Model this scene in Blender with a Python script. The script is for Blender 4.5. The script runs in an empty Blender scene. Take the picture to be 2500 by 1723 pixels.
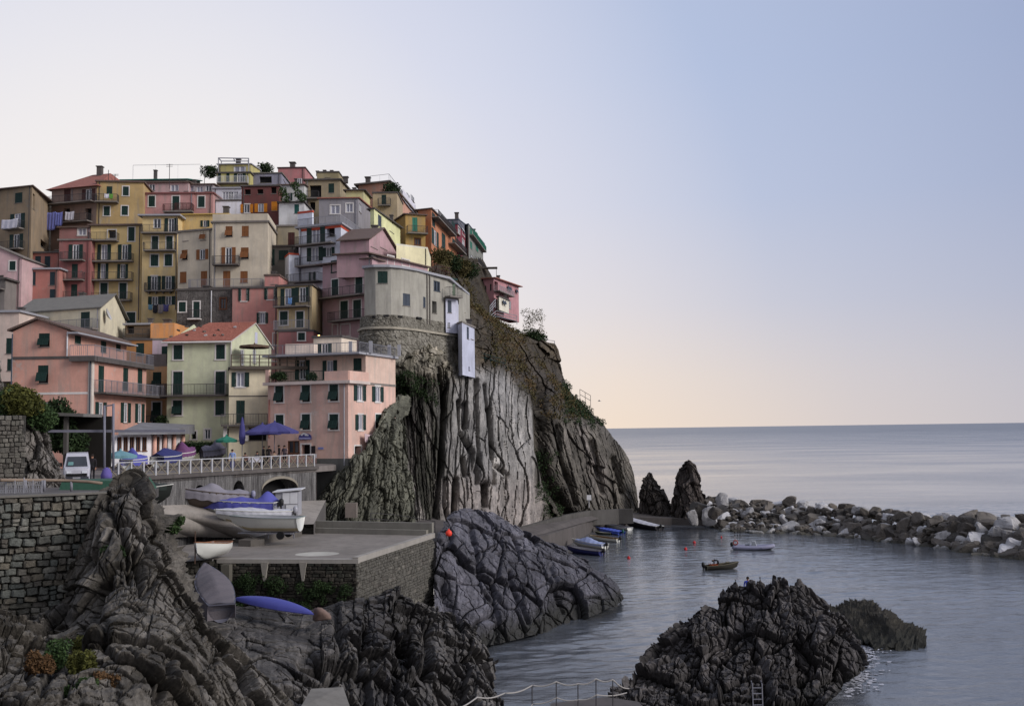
import bpy, math, random
import numpy as np
from mathutils import Vector, Matrix

random.seed(7)
rng = np.random.RandomState(11)
SC = bpy.context.scene
COL = SC.collection

# ------------------------------------------------------------------ camera
FPX, PCX, PCY = 2430.6, 1250.0, 861.5          # focal length and centre in photo pixels
PITCH, ROLL = math.atan(187.0 / FPX), 0.0139
EYE = Vector((0.0, 0.0, 16.0))
_f = Vector((0, math.cos(PITCH), math.sin(PITCH)))
_u0 = Vector((0, -math.sin(PITCH), math.cos(PITCH)))
_r0 = Vector((1, 0, 0))
CR = _r0 * math.cos(ROLL) - _u0 * math.sin(ROLL)
CU = _r0 * math.sin(ROLL) + _u0 * math.cos(ROLL)
cam_data = bpy.data.cameras.new("camera")
cam_data.sensor_width = 36.0
cam_data.lens = 35.0
cam_data.clip_start = 0.5
cam_data.clip_end = 90000.0
cam = bpy.data.objects.new("camera", cam_data)
COL.objects.link(cam)
cam.matrix_world = Matrix(((CR.x, CU.x, -_f.x, EYE.x), (CR.y, CU.y, -_f.y, EYE.y), (CR.z, CU.z, -_f.z, EYE.z), (0, 0, 0, 1)))
SC.camera = cam

# ------------------------------------------------------------------ world
SUN_AZ, SUN_EL = math.radians(112), math.radians(26)   # broad soft skylight from the open sea, right of the view
world = bpy.data.worlds.new("World")
SC.world = world
world.use_nodes = True
nt = world.node_tree
nt.nodes.clear()
def N(tree, kind, **kw):
    n = tree.nodes.new(kind)
    for k, v in kw.items():
        setattr(n, k, v)
    return n
def ramp(tree, fac, stops, interp='LINEAR'):
    n = tree.nodes.new('ShaderNodeValToRGB')
    n.color_ramp.interpolation = interp
    el = n.color_ramp.elements
    while len(el) < len(stops):
        el.new(0.5)
    for e, (p, c) in zip(el, stops):
        e.position = p
        e.color = (c[0], c[1], c[2], 1)
    if fac is not None:
        tree.links.new(fac, n.inputs[0])
    return n.outputs[0]
def lin(r, g=None, b=None):
    if g is None:
        r, g, b = r
    f = lambda v: ((v / 255.0 + 0.055) / 1.055) ** 2.4 if v > 10 else v / 255.0 / 12.92
    return (f(r), f(g), f(b))
def math_node(tree, op, a, b=None, clamp=False):
    n = tree.nodes.new('ShaderNodeMath')
    n.operation = op
    n.use_clamp = clamp
    for i, v in enumerate((a, b)):
        if v is None:
            continue
        if isinstance(v, (int, float)):
            n.inputs[i].default_value = v
        else:
            tree.links.new(v, n.inputs[i])
    return n.outputs[0]
def mixc(tree, fac, a, b, mode='MIX'):
    n = tree.nodes.new('ShaderNodeMix')
    n.data_type = 'RGBA'
    n.blend_type = mode
    for i, v in ((0, fac), (6, a), (7, b)):
        if isinstance(v, (int, float)):
            n.inputs[i].default_value = v
        elif isinstance(v, tuple):
            n.inputs[i].default_value = (v[0], v[1], v[2], 1)
        else:
            tree.links.new(v, n.inputs[i])
    return n.outputs[2]
tc = N(nt, 'ShaderNodeTexCoord')
nrm = N(nt, 'ShaderNodeVectorMath', operation='NORMALIZE')
nt.links.new(tc.outputs['Generated'], nrm.inputs[0])
gd = Vector((math.sin(math.radians(-21)) * math.cos(math.radians(3)), math.cos(math.radians(-21)) * math.cos(math.radians(3)), math.sin(math.radians(3))))
dot = N(nt, 'ShaderNodeVectorMath', operation='DOT_PRODUCT')
nt.links.new(nrm.outputs[0], dot.inputs[0])
dot.inputs[1].default_value = gd
dd = math_node(nt, 'MULTIPLY_ADD', dot.outputs['Value'], 0.5)
nt.nodes[-1].inputs[2].default_value = 0.5
S = lambda deg: (math.cos(math.radians(deg)) + 1) / 2
glow = ramp(nt, dd, [(0.0, lin(206, 206, 216)), (0.4, lin(200, 203, 218)), (S(78), lin(180, 190, 216)), (S(52), lin(162, 175, 207)),
                     (S(36), lin(184, 197, 226)), (S(24), lin(220, 223, 239)), (S(13), lin(246, 242, 242)), (1.0, lin(252, 248, 245))])
sep = N(nt, 'ShaderNodeSeparateXYZ')
nt.links.new(nrm.outputs[0], sep.inputs[0])
hz = ramp(nt, sep.outputs['Z'], [(0.0, (1, 1, 1)), (0.05, (.8, .8, .8)), (0.12, (.42, .42, .42)), (0.22, (.12, .12, .12)), (0.34, (0, 0, 0))])
warm = ramp(nt, dd, [(0.0, lin(206, 200, 206)), (0.5, lin(196, 192, 202)), (S(50), lin(200, 196, 203)), (S(40), lin(220, 210, 208)), (S(27), lin(247, 228, 210)), (1.0, lin(252, 238, 226))])
grad = mixc(nt, hz, glow, warm)
sky = N(nt, 'ShaderNodeTexSky', sky_type='NISHITA')
sky.sun_disc = False
sky.sun_elevation = SUN_EL
sky.sun_rotation = SUN_AZ
sky.air_density = 1.0
sky.dust_density = 1.5
skys = N(nt, 'ShaderNodeVectorMath', operation='SCALE')
nt.links.new(sky.outputs[0], skys.inputs[0])
skys.inputs['Scale'].default_value = 0.09
full = mixc(nt, 0.06, grad, skys.outputs[0])
bgn = N(nt, 'ShaderNodeBackground')
bgn.inputs['Strength'].default_value = 1.0
nt.links.new(full, bgn.inputs[0])
wo = N(nt, 'ShaderNodeOutputWorld')
nt.links.new(bgn.outputs[0], wo.inputs[0])

sun = bpy.data.objects.new("sun", bpy.data.lights.new("sun", 'SUN'))
sun.data.energy = 2.7
sun.data.angle = math.radians(24)
sun.data.color = (1.0, 0.955, 0.93)
COL.objects.link(sun)
sd = Vector((math.sin(SUN_AZ) * math.cos(SUN_EL), math.cos(SUN_AZ) * math.cos(SUN_EL), math.sin(SUN_EL)))
sun.rotation_euler = sd.to_track_quat('Z', 'Y').to_euler()
SC.view_settings.view_transform = 'Standard'
SC.view_settings.look = 'None'
SC.view_settings.exposure = 0.0
SC.view_settings.gamma = 1.0
SC.view_settings.use_curve_mapping = False
SC.render.engine = 'CYCLES'
SC.cycles.max_bounces = 5
SC.cycles.diffuse_bounces = 3
SC.cycles.glossy_bounces = 2
SC.cycles.use_denoising = True

# ------------------------------------------------------------------ photo pixel -> place
def ray(px, py):
    return _f + CR * ((px - PCX) / FPX) - CU * ((py - PCY) / FPX)
def W(px, py, Y):                       # the point seen at a pixel, at world depth Y
    d = ray(px, py)
    return EYE + d * (Y / d.y)
def G(px, py, z):                       # the point seen at a pixel, on level z
    d = ray(px, py)
    return EYE + d * ((z - EYE.z) / d.z)
def PX(P):                              # numpy (n,3) -> photo pixels
    d = P - np.array(EYE)
    zf = d @ np.array(_f)
    return PCX + FPX * (d @ np.array(CR)) / zf, PCY - FPX * (d @ np.array(CU)) / zf
CROPS = {'A': (0, 380, 3.989), 'B': (430, 370, 3.894), 'C': (860, 400, 3.991), 'D': (0, 700, 3.47), 'E': (400, 680, 3.326),
         'F': (600, 760, 3.99), 'G': (860, 640, 3.8), 'N': (0, 0, 1.0), 'V': (80, 1080, 8.908), 'U': (300, 1040, 7.72), 'T': (560, 1040, 7.72),
         'S': (380, 1160, 5.514), 'K': (780, 1100, 7.2375), 'M': (1340, 1260, 10.527), 'R': (1660, 1280, 8.271), 'P': (360, 1060, 4.2)}
def cp(c, x, y):
    o = CROPS[c]
    return o[0] + x / o[2], o[1] + y / o[2]

# ------------------------------------------------------------------ noise (numpy)
def _h(ix, iy, iz, s):
    n = (ix.astype(np.int64) * 73856093) ^ (iy.astype(np.int64) * 19349663) ^ (iz.astype(np.int64) * 83492791) ^ (s * 2654435761 & 0x7fffffff)
    n = (n ^ (n >> 13)) * 1274126177 & 0x7fffffffffff
    n = (n ^ (n >> 16)) * 2246822519 & 0x7fffffffffff
    return ((n ^ (n >> 15)) & 0xffffff).astype(np.float64) / 16777215.0
def vnoise(P, s=0):
    i = np.floor(P)
    f = P - i
    i = i.astype(np.int64)
    f = f * f * f * (f * (f * 6 - 15) + 10)
    r = 0
    for dx in (0, 1):
        for dy in (0, 1):
            for dz in (0, 1):
                w = (f[:, 0] if dx else 1 - f[:, 0]) * (f[:, 1] if dy else 1 - f[:, 1]) * (f[:, 2] if dz else 1 - f[:, 2])
                r = r + w * _h(i[:, 0] + dx, i[:, 1] + dy, i[:, 2] + dz, s)
    return r * 2 - 1
def fbm(P, o=4, s=0, ridge=False):
    r, a, t = 0, 1.0, 0
    for k in range(o):
        v = vnoise(P * 2.03 ** k + 17.3 * k, s + k)
        if ridge:
            v = 1 - 2 * np.abs(v)
        r = r + a * v
        t += a
        a *= 0.5
    return r / t
def facets(P, s=0, tilt=.65):                     # fractured blocks: a tilted plane for each Voronoi cell, and the distance to the joints
    i = np.floor(P).astype(np.int64)
    n = len(P)
    b1 = np.full(n, 1e9); b2 = np.full(n, 1e9); val = np.zeros(n); cid = np.zeros(n)
    for dx in (-1, 0, 1):
        for dy in (-1, 0, 1):
            for dz in (-1, 0, 1):
                cx, cy, cz = i[:, 0] + dx, i[:, 1] + dy, i[:, 2] + dz
                c = np.stack([cx + _h(cx, cy, cz, s), cy + _h(cx, cy, cz, s + 1), cz + _h(cx, cy, cz, s + 2)], 1)
                d = P - c
                q = (d * d).sum(1)
                hh = _h(cx, cy, cz, s + 3)
                v = hh + (d[:, 0] * (_h(cx, cy, cz, s + 4) - .5) + d[:, 1] * (_h(cx, cy, cz, s + 5) - .5) + d[:, 2] * (_h(cx, cy, cz, s + 6) - .5)) * tilt
                m = q < b1
                b2 = np.where(m, b1, np.minimum(b2, q))
                val = np.where(m, v, val)
                cid = np.where(m, hh, cid)
                b1 = np.where(m, q, b1)
    return val, np.sqrt(b2) - np.sqrt(b1), cid

# ------------------------------------------------------------------ scene helpers
def link(o, parent=None):
    COL.objects.link(o)
    if parent is not None:
        o.parent = parent
    return o
def tag(o, label=None, cat=None, group=None, kind=None):
    if label: o['label'] = label
    if cat: o['category'] = cat
    if group: o['group'] = group
    if kind: o['kind'] = kind
    return o
def empty(name, loc, label=None, cat=None, group=None, kind=None, rz=0.0):
    o = bpy.data.objects.new(name, None)
    o.location = loc
    o.rotation_euler = (0, 0, rz)
    link(o)
    return tag(o, label, cat, group, kind)
class MB:
    def __init__(s):
        s.v, s.f = [], []
    def quad(s, a, b, c, d):
        n = len(s.v)
        s.v += [tuple(a), tuple(b), tuple(c), tuple(d)]
        s.f.append((n, n + 1, n + 2, n + 3))
    def poly(s, pts):
        n = len(s.v)
        s.v += [tuple(p) for p in pts]
        s.f.append(tuple(range(n, n + len(pts))))
    def hexa(s, p):                     # 8 points: bottom ring 0-3, top ring 4-7
        n = len(s.v)
        s.v += [tuple(q) for q in p]
        s.f += [(n, n + 3, n + 2, n + 1), (n + 4, n + 5, n + 6, n + 7)] + [(n + k, n + (k + 1) % 4, n + 4 + (k + 1) % 4, n + 4 + k) for k in range(4)]
    def box(s, x0, x1, y0, y1, z0, z1):
        s.hexa([(x0, y0, z0), (x1, y0, z0), (x1, y1, z0), (x0, y1, z0), (x0, y0, z1), (x1, y0, z1), (x1, y1, z1), (x0, y1, z1)])
    def obox(s, o, ax, ay, az):         # box from a corner point and three edge vectors
        o, ax, ay, az = Vector(o), Vector(ax), Vector(ay), Vector(az)
        s.hexa([o, o + ax, o + ax + ay, o + ay, o + az, o + ax + az, o + ax + ay + az, o + ay + az])
    def bar(s, a, b, w, h=None):        # square bar between two points
        a, b = Vector(a), Vector(b)
        d = (b - a).normalized()
        up = Vector((0, 0, 1)) if abs(d.z) < .9 else Vector((0, 1, 0))
        x = d.cross(up).normalized() * (w / 2)
        y = x.cross(d).normalized() * ((h or w) / 2)
        s.hexa([a - x - y, a + x - y, a + x + y, a - x + y, b - x - y, b + x - y, b + x + y, b - x + y])
    def tube(s, pts, r, n=8, cap=True):
        pts = [Vector(p) for p in pts]
        rs = r if isinstance(r, (list, tuple)) else [r] * len(pts)
        base = len(s.v)
        for k, p in enumerate(pts):
            d = (pts[min(k + 1, len(pts) - 1)] - pts[max(k - 1, 0)]).normalized()
            up = Vector((0, 0, 1)) if abs(d.z) < .9 else Vector((0, 1, 0))
            x = d.cross(up).normalized()
            y = x.cross(d).normalized()
            for j in range(n):
                a = 2 * math.pi * j / n
                s.v.append(tuple(p + (x * math.cos(a) + y * math.sin(a)) * rs[k]))
        for k in range(len(pts) - 1):
            for j in range(n):
                s.f.append((base + k * n + j, base + k * n + (j + 1) % n, base + (k + 1) * n + (j + 1) % n, base + (k + 1) * n + j))
        if cap:
            s.f.append(tuple(base + j for j in reversed(range(n))))
            s.f.append(tuple(base + (len(pts) - 1) * n + j for j in range(n)))
    def lathe(s, c, prof, n=16):        # profile of (radius, z) about a vertical axis at c
        base = len(s.v)
        for r, z in prof:
            for j in range(n):
                a = 2 * math.pi * j / n
                s.v.append((c[0] + r * math.cos(a), c[1] + r * math.sin(a), c[2] + z))
        for k in range(len(prof) - 1):
            for j in range(n):
                s.f.append((base + k * n + j, base + k * n + (j + 1) % n, base + (k + 1) * n + (j + 1) % n, base + (k + 1) * n + j))
    def mesh(s, name, m, smooth=False):
        me = bpy.data.meshes.new(name)
        me.from_pydata(s.v, [], s.f)
        for q in (m if isinstance(m, (list, tuple)) else [m]):
            me.materials.append(q)
        if smooth:
            me.polygons.foreach_set('use_smooth', [True] * len(me.polygons))
        me.update()
        return me
    def build(s, name, m, parent=None, smooth=False, loc=None):
        o = bpy.data.objects.new(name, s.mesh(name, m, smooth))
        if loc is not None:
            o.location = loc
        return link(o, parent)
def grid_mesh(name, P, nu, nv, m, smooth=True, attrs=None, wrap=False):
    me = bpy.data.meshes.new(name)
    idx = np.arange(nu * nv).reshape(nv, nu)
    if wrap:
        idx = np.concatenate([idx, idx[:, :1]], 1)
    q = np.stack([idx[:-1, :-1], idx[:-1, 1:], idx[1:, 1:], idx[1:, :-1]], -1).reshape(-1, 4)
    me.vertices.add(len(P))
    me.vertices.foreach_set('co', P.astype(np.float32).ravel())
    me.loops.add(q.size)
    me.loops.foreach_set('vertex_index', q.astype(np.int32).ravel())
    me.polygons.add(len(q))
    me.polygons.foreach_set('loop_start', np.arange(0, q.size, 4, dtype=np.int32))
    me.polygons.foreach_set('use_smooth', np.full(len(q), smooth))
    me.materials.append(m)
    for k, a in (attrs or {}).items():
        if a.ndim == 2:
            at = me.attributes.new(k, 'FLOAT_COLOR', 'POINT')
            at.data.foreach_set('color', np.concatenate([a, np.ones((len(a), 1))], 1).astype(np.float32).ravel())
        else:
            at = me.attributes.new(k, 'FLOAT', 'POINT')
            at.data.foreach_set('value', a.astype(np.float32))
    me.update(calc_edges=True)
    me.validate()
    return me
# ------------------------------------------------------------------ materials
MATS = {}
def new_mat(name):
    m = bpy.data.materials.new(name)
    m.use_nodes = True
    t = m.node_tree
    t.nodes.clear()
    out = N(t, 'ShaderNodeOutputMaterial')
    b = N(t, 'ShaderNodeBsdfPrincipled')
    t.links.new(b.outputs[0], out.inputs[0])
    return m, t, b
def setc(t, b, c, rough=0.8):
    if isinstance(c, tuple):
        b.inputs['Base Color'].default_value = (c[0], c[1], c[2], 1)
    else:
        t.links.new(c, b.inputs['Base Color'])
    b.inputs['Roughness'].default_value = rough
def bump(t, b, h, strength=0.3, dist=0.05):
    n = N(t, 'ShaderNodeBump')
    n.inputs['Strength'].default_value = strength
    n.inputs['Distance'].default_value = dist
    t.links.new(h, n.inputs['Height'])
    t.links.new(n.outputs[0], b.inputs['Normal'])
def noise(t, vec, scale, detail=4, rough=0.6, mapscale=None):
    if mapscale:
        mp = N(t, 'ShaderNodeMapping')
        mp.inputs['Scale'].default_value = mapscale
        t.links.new(vec, mp.inputs[0])
        vec = mp.outputs[0]
    n = N(t, 'ShaderNodeTexNoise')
    n.inputs['Scale'].default_value = scale
    n.inputs['Detail'].default_value = detail
    n.inputs['Roughness'].default_value = rough
    t.links.new(vec, n.inputs['Vector'])
    return n.outputs['Fac']
def pos(t):
    return N(t, 'ShaderNodeNewGeometry').outputs['Position']
def mul(c, k):
    return (min(c[0] * k, 1), min(c[1] * k, 1), min(c[2] * k, 1))
def plaster(c, dirt=1.0, key=None):
    key = ('plaster', c, dirt)
    if key in MATS: return MATS[key]
    m, t, b = new_mat('painted_plaster')
    p = pos(t)
    base = lin(c) if c[0] > 1 else c
    g0 = base[0] * .3 + base[1] * .5 + base[2] * .2
    base = tuple(min(1, (v * .76 + g0 * .24) * 1.17) for v in base)
    n1 = noise(t, p, 0.35, 5, 0.65)
    n2 = noise(t, p, 1.0, 5, 0.7, (1.6, 1.6, 0.22))
    c1 = mixc(t, ramp(t, n1, [(0.3, (0, 0, 0)), (0.75, (1, 1, 1))]), mul(base, 1.12), mul(base, 0.70))
    g = (base[0] * .5 + base[1] * .3 + base[2] * .2)
    stain = (g * 0.62, g * 0.58, g * 0.52)
    c2 = mixc(t, math_node(t, 'MULTIPLY', ramp(t, n2, [(0.48, (0, 0, 0)), (0.8, (1, 1, 1))]), 0.85 * dirt), c1, stain)
    n3 = noise(t, p, 7.0, 3, 0.7)
    c3 = mixc(t, math_node(t, 'MULTIPLY', ramp(t, n3, [(0.35, (0, 0, 0)), (0.8, (1, 1, 1))]), 0.22), c2, mul(base, 0.6))
    n4 = noise(t, p, 0.8, 6, 0.75)
    c3 = mixc(t, math_node(t, 'MULTIPLY', ramp(t, n4, [(0.60, (0, 0, 0)), (0.66, (1, 1, 1))]), 0.5 * dirt), c3, (g * .9, g * .86, g * .8))
    setc(t, b, c3, 0.9)
    b.inputs['Specular IOR Level'].default_value = 0.2
    bump(t, b, n3, 0.35, 0.03)
    MATS[key] = m
    return m
def paint(c, rough=0.5, var=0.15, metal=0.0):
    key = ('paint', c, rough, var, metal)
    if key in MATS: return MATS[key]
    m, t, b = new_mat('paint')
    base = lin(c) if max(c) > 1 else c
    n1 = noise(t, pos(t), 2.5, 4, 0.6)
    setc(t, b, mixc(t, n1, mul(base, 1 + var), mul(base, 1 - var * 1.6)), rough)
    b.inputs['Metallic'].default_value = metal
    b.inputs['Specular IOR Level'].default_value = 0.3
    MATS[key] = m
    return m
def cloth_mat(c):
    key = ('cloth', c)
    if key in MATS: return MATS[key]
    m, t, b = new_mat('cloth')
    base = lin(c)
    n1 = noise(t, pos(t), 1.6, 4, 0.6)
    setc(t, b, mixc(t, n1, mul(base, 1.12), mul(base, 0.75)), 0.85)
    bump(t, b, noise(t, pos(t), 5.0, 3), 0.4, 0.06)
    MATS[key] = m
    return m
def emit(c, s):
    m, t, b = new_mat('lamp_glow')
    setc(t, b, c)
    b.inputs['Emission Color'].default_value = (c[0], c[1], c[2], 1)
    b.inputs['Emission Strength'].default_value = s
    return m
def glassm(c=(0.03, 0.035, 0.045), rough=0.12):
    key = ('glass', c)
    if key in MATS: return MATS[key]
    m, t, b = new_mat('window_glass')
    n1 = noise(t, pos(t), 0.9, 2)
    setc(t, b, mixc(t, n1, mul(c, 0.5), mul(c, 1.7)), rough)
    bump(t, b, n1, 0.05, 0.05)
    MATS[key] = m
    return m
GLASS = glassm()
CURTAIN = glassm((0.22, 0.22, 0.27), 0.3)
DARK = paint((0.012, 0.012, 0.013), 0.9)
WHITE = paint((205, 205, 208), 0.5, 0.08)
GREYWHITE = paint((150, 150, 156), 0.6, 0.1)
GREEN = paint((20, 47, 42), 0.6)
BROWN = paint((96, 62, 44), 0.7)
ORANGE = paint((128, 82, 48), 0.7)
DKRED = paint((70, 40, 38), 0.7)
TEAL = paint((44, 112, 92), 0.6)
GREYSH = paint((62, 70, 82), 0.6)
IRON = paint((60, 58, 60), 0.6)
IRONL = paint((120, 120, 128), 0.5)
CONC = plaster((118, 110, 104), 1.0)
CONCD = plaster((84, 78, 76), 1.2)
TRIM = plaster((196, 190, 186), 0.5)

def rockmat(name, cols, streak=(1, 1, 1), scale=1.0, wet=None, vein=0.5, tone=False, bs=0.6, warpk=1.2, dip=(0, 0, 0), lines=.6):
    """mottled rock: three base colours, stretched bedding, pale veins and specks, wet dark band by the water"""
    m, t, b = new_mat(name)
    p = pos(t)
    warp = N(t, 'ShaderNodeVectorMath', operation='ADD')
    wn = N(t, 'ShaderNodeTexNoise')
    wn.inputs['Scale'].default_value = 0.25 * scale
    t.links.new(p, wn.inputs['Vector'])
    sc = N(t, 'ShaderNodeVectorMath', operation='SCALE')
    t.links.new(wn.outputs['Color'], sc.inputs[0])
    sc.inputs['Scale'].default_value = warpk / scale
    t.links.new(p, warp.inputs[0])
    t.links.new(sc.outputs[0], warp.inputs[1])
    q = warp.outputs[0]
    n1 = noise(t, q, 0.5 * scale, 6, 0.7, streak)
    n2 = noise(t, q, 2.2 * scale, 6, 0.75, streak)
    n3 = noise(t, p, 9.0 * scale, 4, 0.7)
    base = ramp(t, n1, [(0.36, cols[0]), (0.5, cols[1]), (0.64, cols[2])])
    base = mixc(t, 0.55, base, ramp(t, n2, [(0.38, cols[0]), (0.52, cols[1]), (0.66, cols[2])]))
    if tone:
        at = N(t, 'ShaderNodeAttribute', attribute_name='tone')
        n5 = ramp(t, n2, [(0.25, (.45, .45, .45)), (0.5, (.95, .95, .95)), (0.75, (1.35, 1.35, 1.35))])
        n6 = ramp(t, n3, [(0.3, (.7, .7, .7)), (0.6, (1.1, 1.1, 1.1))])
        base = mixc(t, 1.0, mixc(t, 1.0, at.outputs['Color'], n5, 'MULTIPLY'), n6, 'MULTIPLY')
    base = mixc(t, math_node(t, 'MULTIPLY', ramp(t, n3, [(0.3, (1, 1, 1)), (0.62, (0, 0, 0))]), 0.55), base, mul(cols[0], 0.5))
    if lines:                            # thin dark bedding lines and pale quartz veins
        mr = N(t, 'ShaderNodeMapping')
        mr.inputs['Rotation'].default_value = dip
        t.links.new(q, mr.inputs[0])
        l1 = noise(t, mr.outputs[0], 1.0 * scale, 4, .7, (3.2, 3.2, .22))
        base = mixc(t, math_node(t, 'MULTIPLY', ramp(t, l1, [(.36, (1, 1, 1)), (.47, (0, 0, 0))]), lines), base, mul(cols[0], .38))
        base = mixc(t, math_node(t, 'MULTIPLY', ramp(t, l1, [(.58, (0, 0, 0)), (.72, (1, 1, 1))]), lines * .6), base, mul(cols[2], 1.25))
        l2 = noise(t, mr.outputs[0], .5 * scale, 4, .7, (1.6, 1.6, .5))
        base = mixc(t, math_node(t, 'MULTIPLY', ramp(t, l2, [(.492, (0, 0, 0)), (.5, (1, 1, 1)), (.508, (0, 0, 0))]), vein * .35), base, (.36, .35, .33))
    sp = ramp(t, noise(t, p, 3.0 * scale, 3, 0.8), [(0.70, (0, 0, 0)), (0.74, (1, 1, 1))])
    base = mixc(t, math_node(t, 'MULTIPLY', sp, vein), base, (0.34, 0.33, 0.31))
    if wet is not None:
        sx = N(t, 'ShaderNodeSeparateXYZ')
        t.links.new(p, sx.inputs[0])
        zz = math_node(t, 'ADD', sx.outputs['Z'], math_node(t, 'MULTIPLY', n1, 1.2))
        w = ramp(t, math_node(t, 'DIVIDE', zz, wet * 2, clamp=True), [(0.45, (1, 1, 1)), (0.75, (0, 0, 0))])
        base = mixc(t, math_node(t, 'MULTIPLY', w, 0.8), base, (0.028, 0.027, 0.022))
    setc(t, b, base, 0.85)
    b.inputs['Specular IOR Level'].default_value = 0.25
    hh = math_node(t, 'ADD', n2, math_node(t, 'MULTIPLY', n3, 0.5))
    if lines: hh = math_node(t, 'ADD', hh, l1)
    bump(t, b, hh, bs, 0.25 / scale)
    return m
# ------------------------------------------------------------------ rock and ground sheets
def cr(A, n, axis):                     # Catmull-Rom resampling of a control array along one axis
    A = np.moveaxis(A, axis, 0)
    k = len(A)
    t = np.linspace(0, k - 1, n)
    i = np.minimum(t.astype(int), k - 2)
    u = (t - i).reshape((-1,) + (1,) * (A.ndim - 1))
    p0, p1, p2, p3 = A[np.maximum(i - 1, 0)], A[i], A[i + 1], A[np.minimum(i + 2, k - 1)]
    r = 0.5 * ((2 * p1) + (-p0 + p2) * u + (2 * p0 - 5 * p1 + 4 * p2 - p3) * u * u + (-p0 + 3 * p1 - 3 * p2 + p3) * u ** 3)
    return np.moveaxis(r, 0, axis)
def rotm(az, tilt):                     # frame whose third axis is the bedding direction, leaning by tilt towards azimuth az
    d = Vector((math.sin(az) * math.sin(tilt), math.cos(az) * math.sin(tilt), math.cos(tilt)))
    a = d.cross(Vector((math.cos(az), -math.sin(az), 0))).normalized()
    b = d.cross(a)
    return np.array([list(a), list(b), list(d)]).T
def block_disp(P, M, layers, seed=0, tilt=.65):
    """layers: (cell size along the three axes, amplitude, joint depth, joint width)"""
    Q = P @ M
    Q = Q + 0.5 * np.stack([vnoise(P * .35, 91), vnoise(P * .35, 92), vnoise(P * .35, 93)], 1)
    d = np.zeros(len(P)); cid = None
    for k, (s, amp, jd, jw) in enumerate(layers):
        v, e, c = facets(Q / np.array(s), seed + 10 * k, tilt)
        d += amp * (v - .5) - jd * np.exp(-(e / jw) ** 2)
        cid = c if cid is None else cid
    return d, cid
def bands(q, py, specs, seed=0):
    """bedding: sharp-edged slabs across q, broken along py; specs = (width, length, offset, gap depth)"""
    n = len(q); z = np.zeros(n, np.int64); d = np.zeros(n); tone = np.ones(n)
    for k, (w, L, amp, g) in enumerate(specs):
        s = seed + 31 * k
        qq = q + w * .6 * vnoise(np.stack([q / (w * 4), py / (L * .45), np.zeros(n)], 1), s) + w * .10 * vnoise(np.stack([q / w, py / (L * .08), np.zeros(n)], 1), s + 1)
        c = np.floor(qq / w).astype(np.int64); fr = qq / w - c
        yy = py / L + _h(c, z, z, s + 2) * 7 + (fr - .5) * (_h(c, z, z, s + 3) - .5) * 1.2
        r = np.floor(yy).astype(np.int64)
        hv = _h(c, r, z, s + 4)
        d += amp * (hv - .5) + amp * .5 * (fr - .5) * (_h(c, r, z, s + 5) - .5) * 2
        e = np.minimum(fr, 1 - fr) * w
        d -= g * np.exp(-(e / 1.15) ** 2) * (_h(c, z, z, s + 6) > .35)
        ey = (yy - r); ey = np.minimum(ey, 1 - ey) * L
        d -= g * .5 * np.exp(-(ey / 1.6) ** 2) * (_h(c, r, z, s + 8) > .5)
        tone *= 1 + (.5, .36, .2, .2)[min(k, 3)] * (_h(c, r, z, s + 7) - .5)
    return d, tone
def seg_dist(x, y, pts):
    best = np.full(len(x), 1e9)
    for (ax, ay), (bx, by) in zip(pts[:-1], pts[1:]):
        dx, dy = bx - ax, by - ay
        t = np.clip(((x - ax) * dx + (y - ay) * dy) / (dx * dx + dy * dy), 0, 1)
        best = np.minimum(best, np.hypot(x - ax - t * dx, y - ay - t * dy))
    return best
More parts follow.
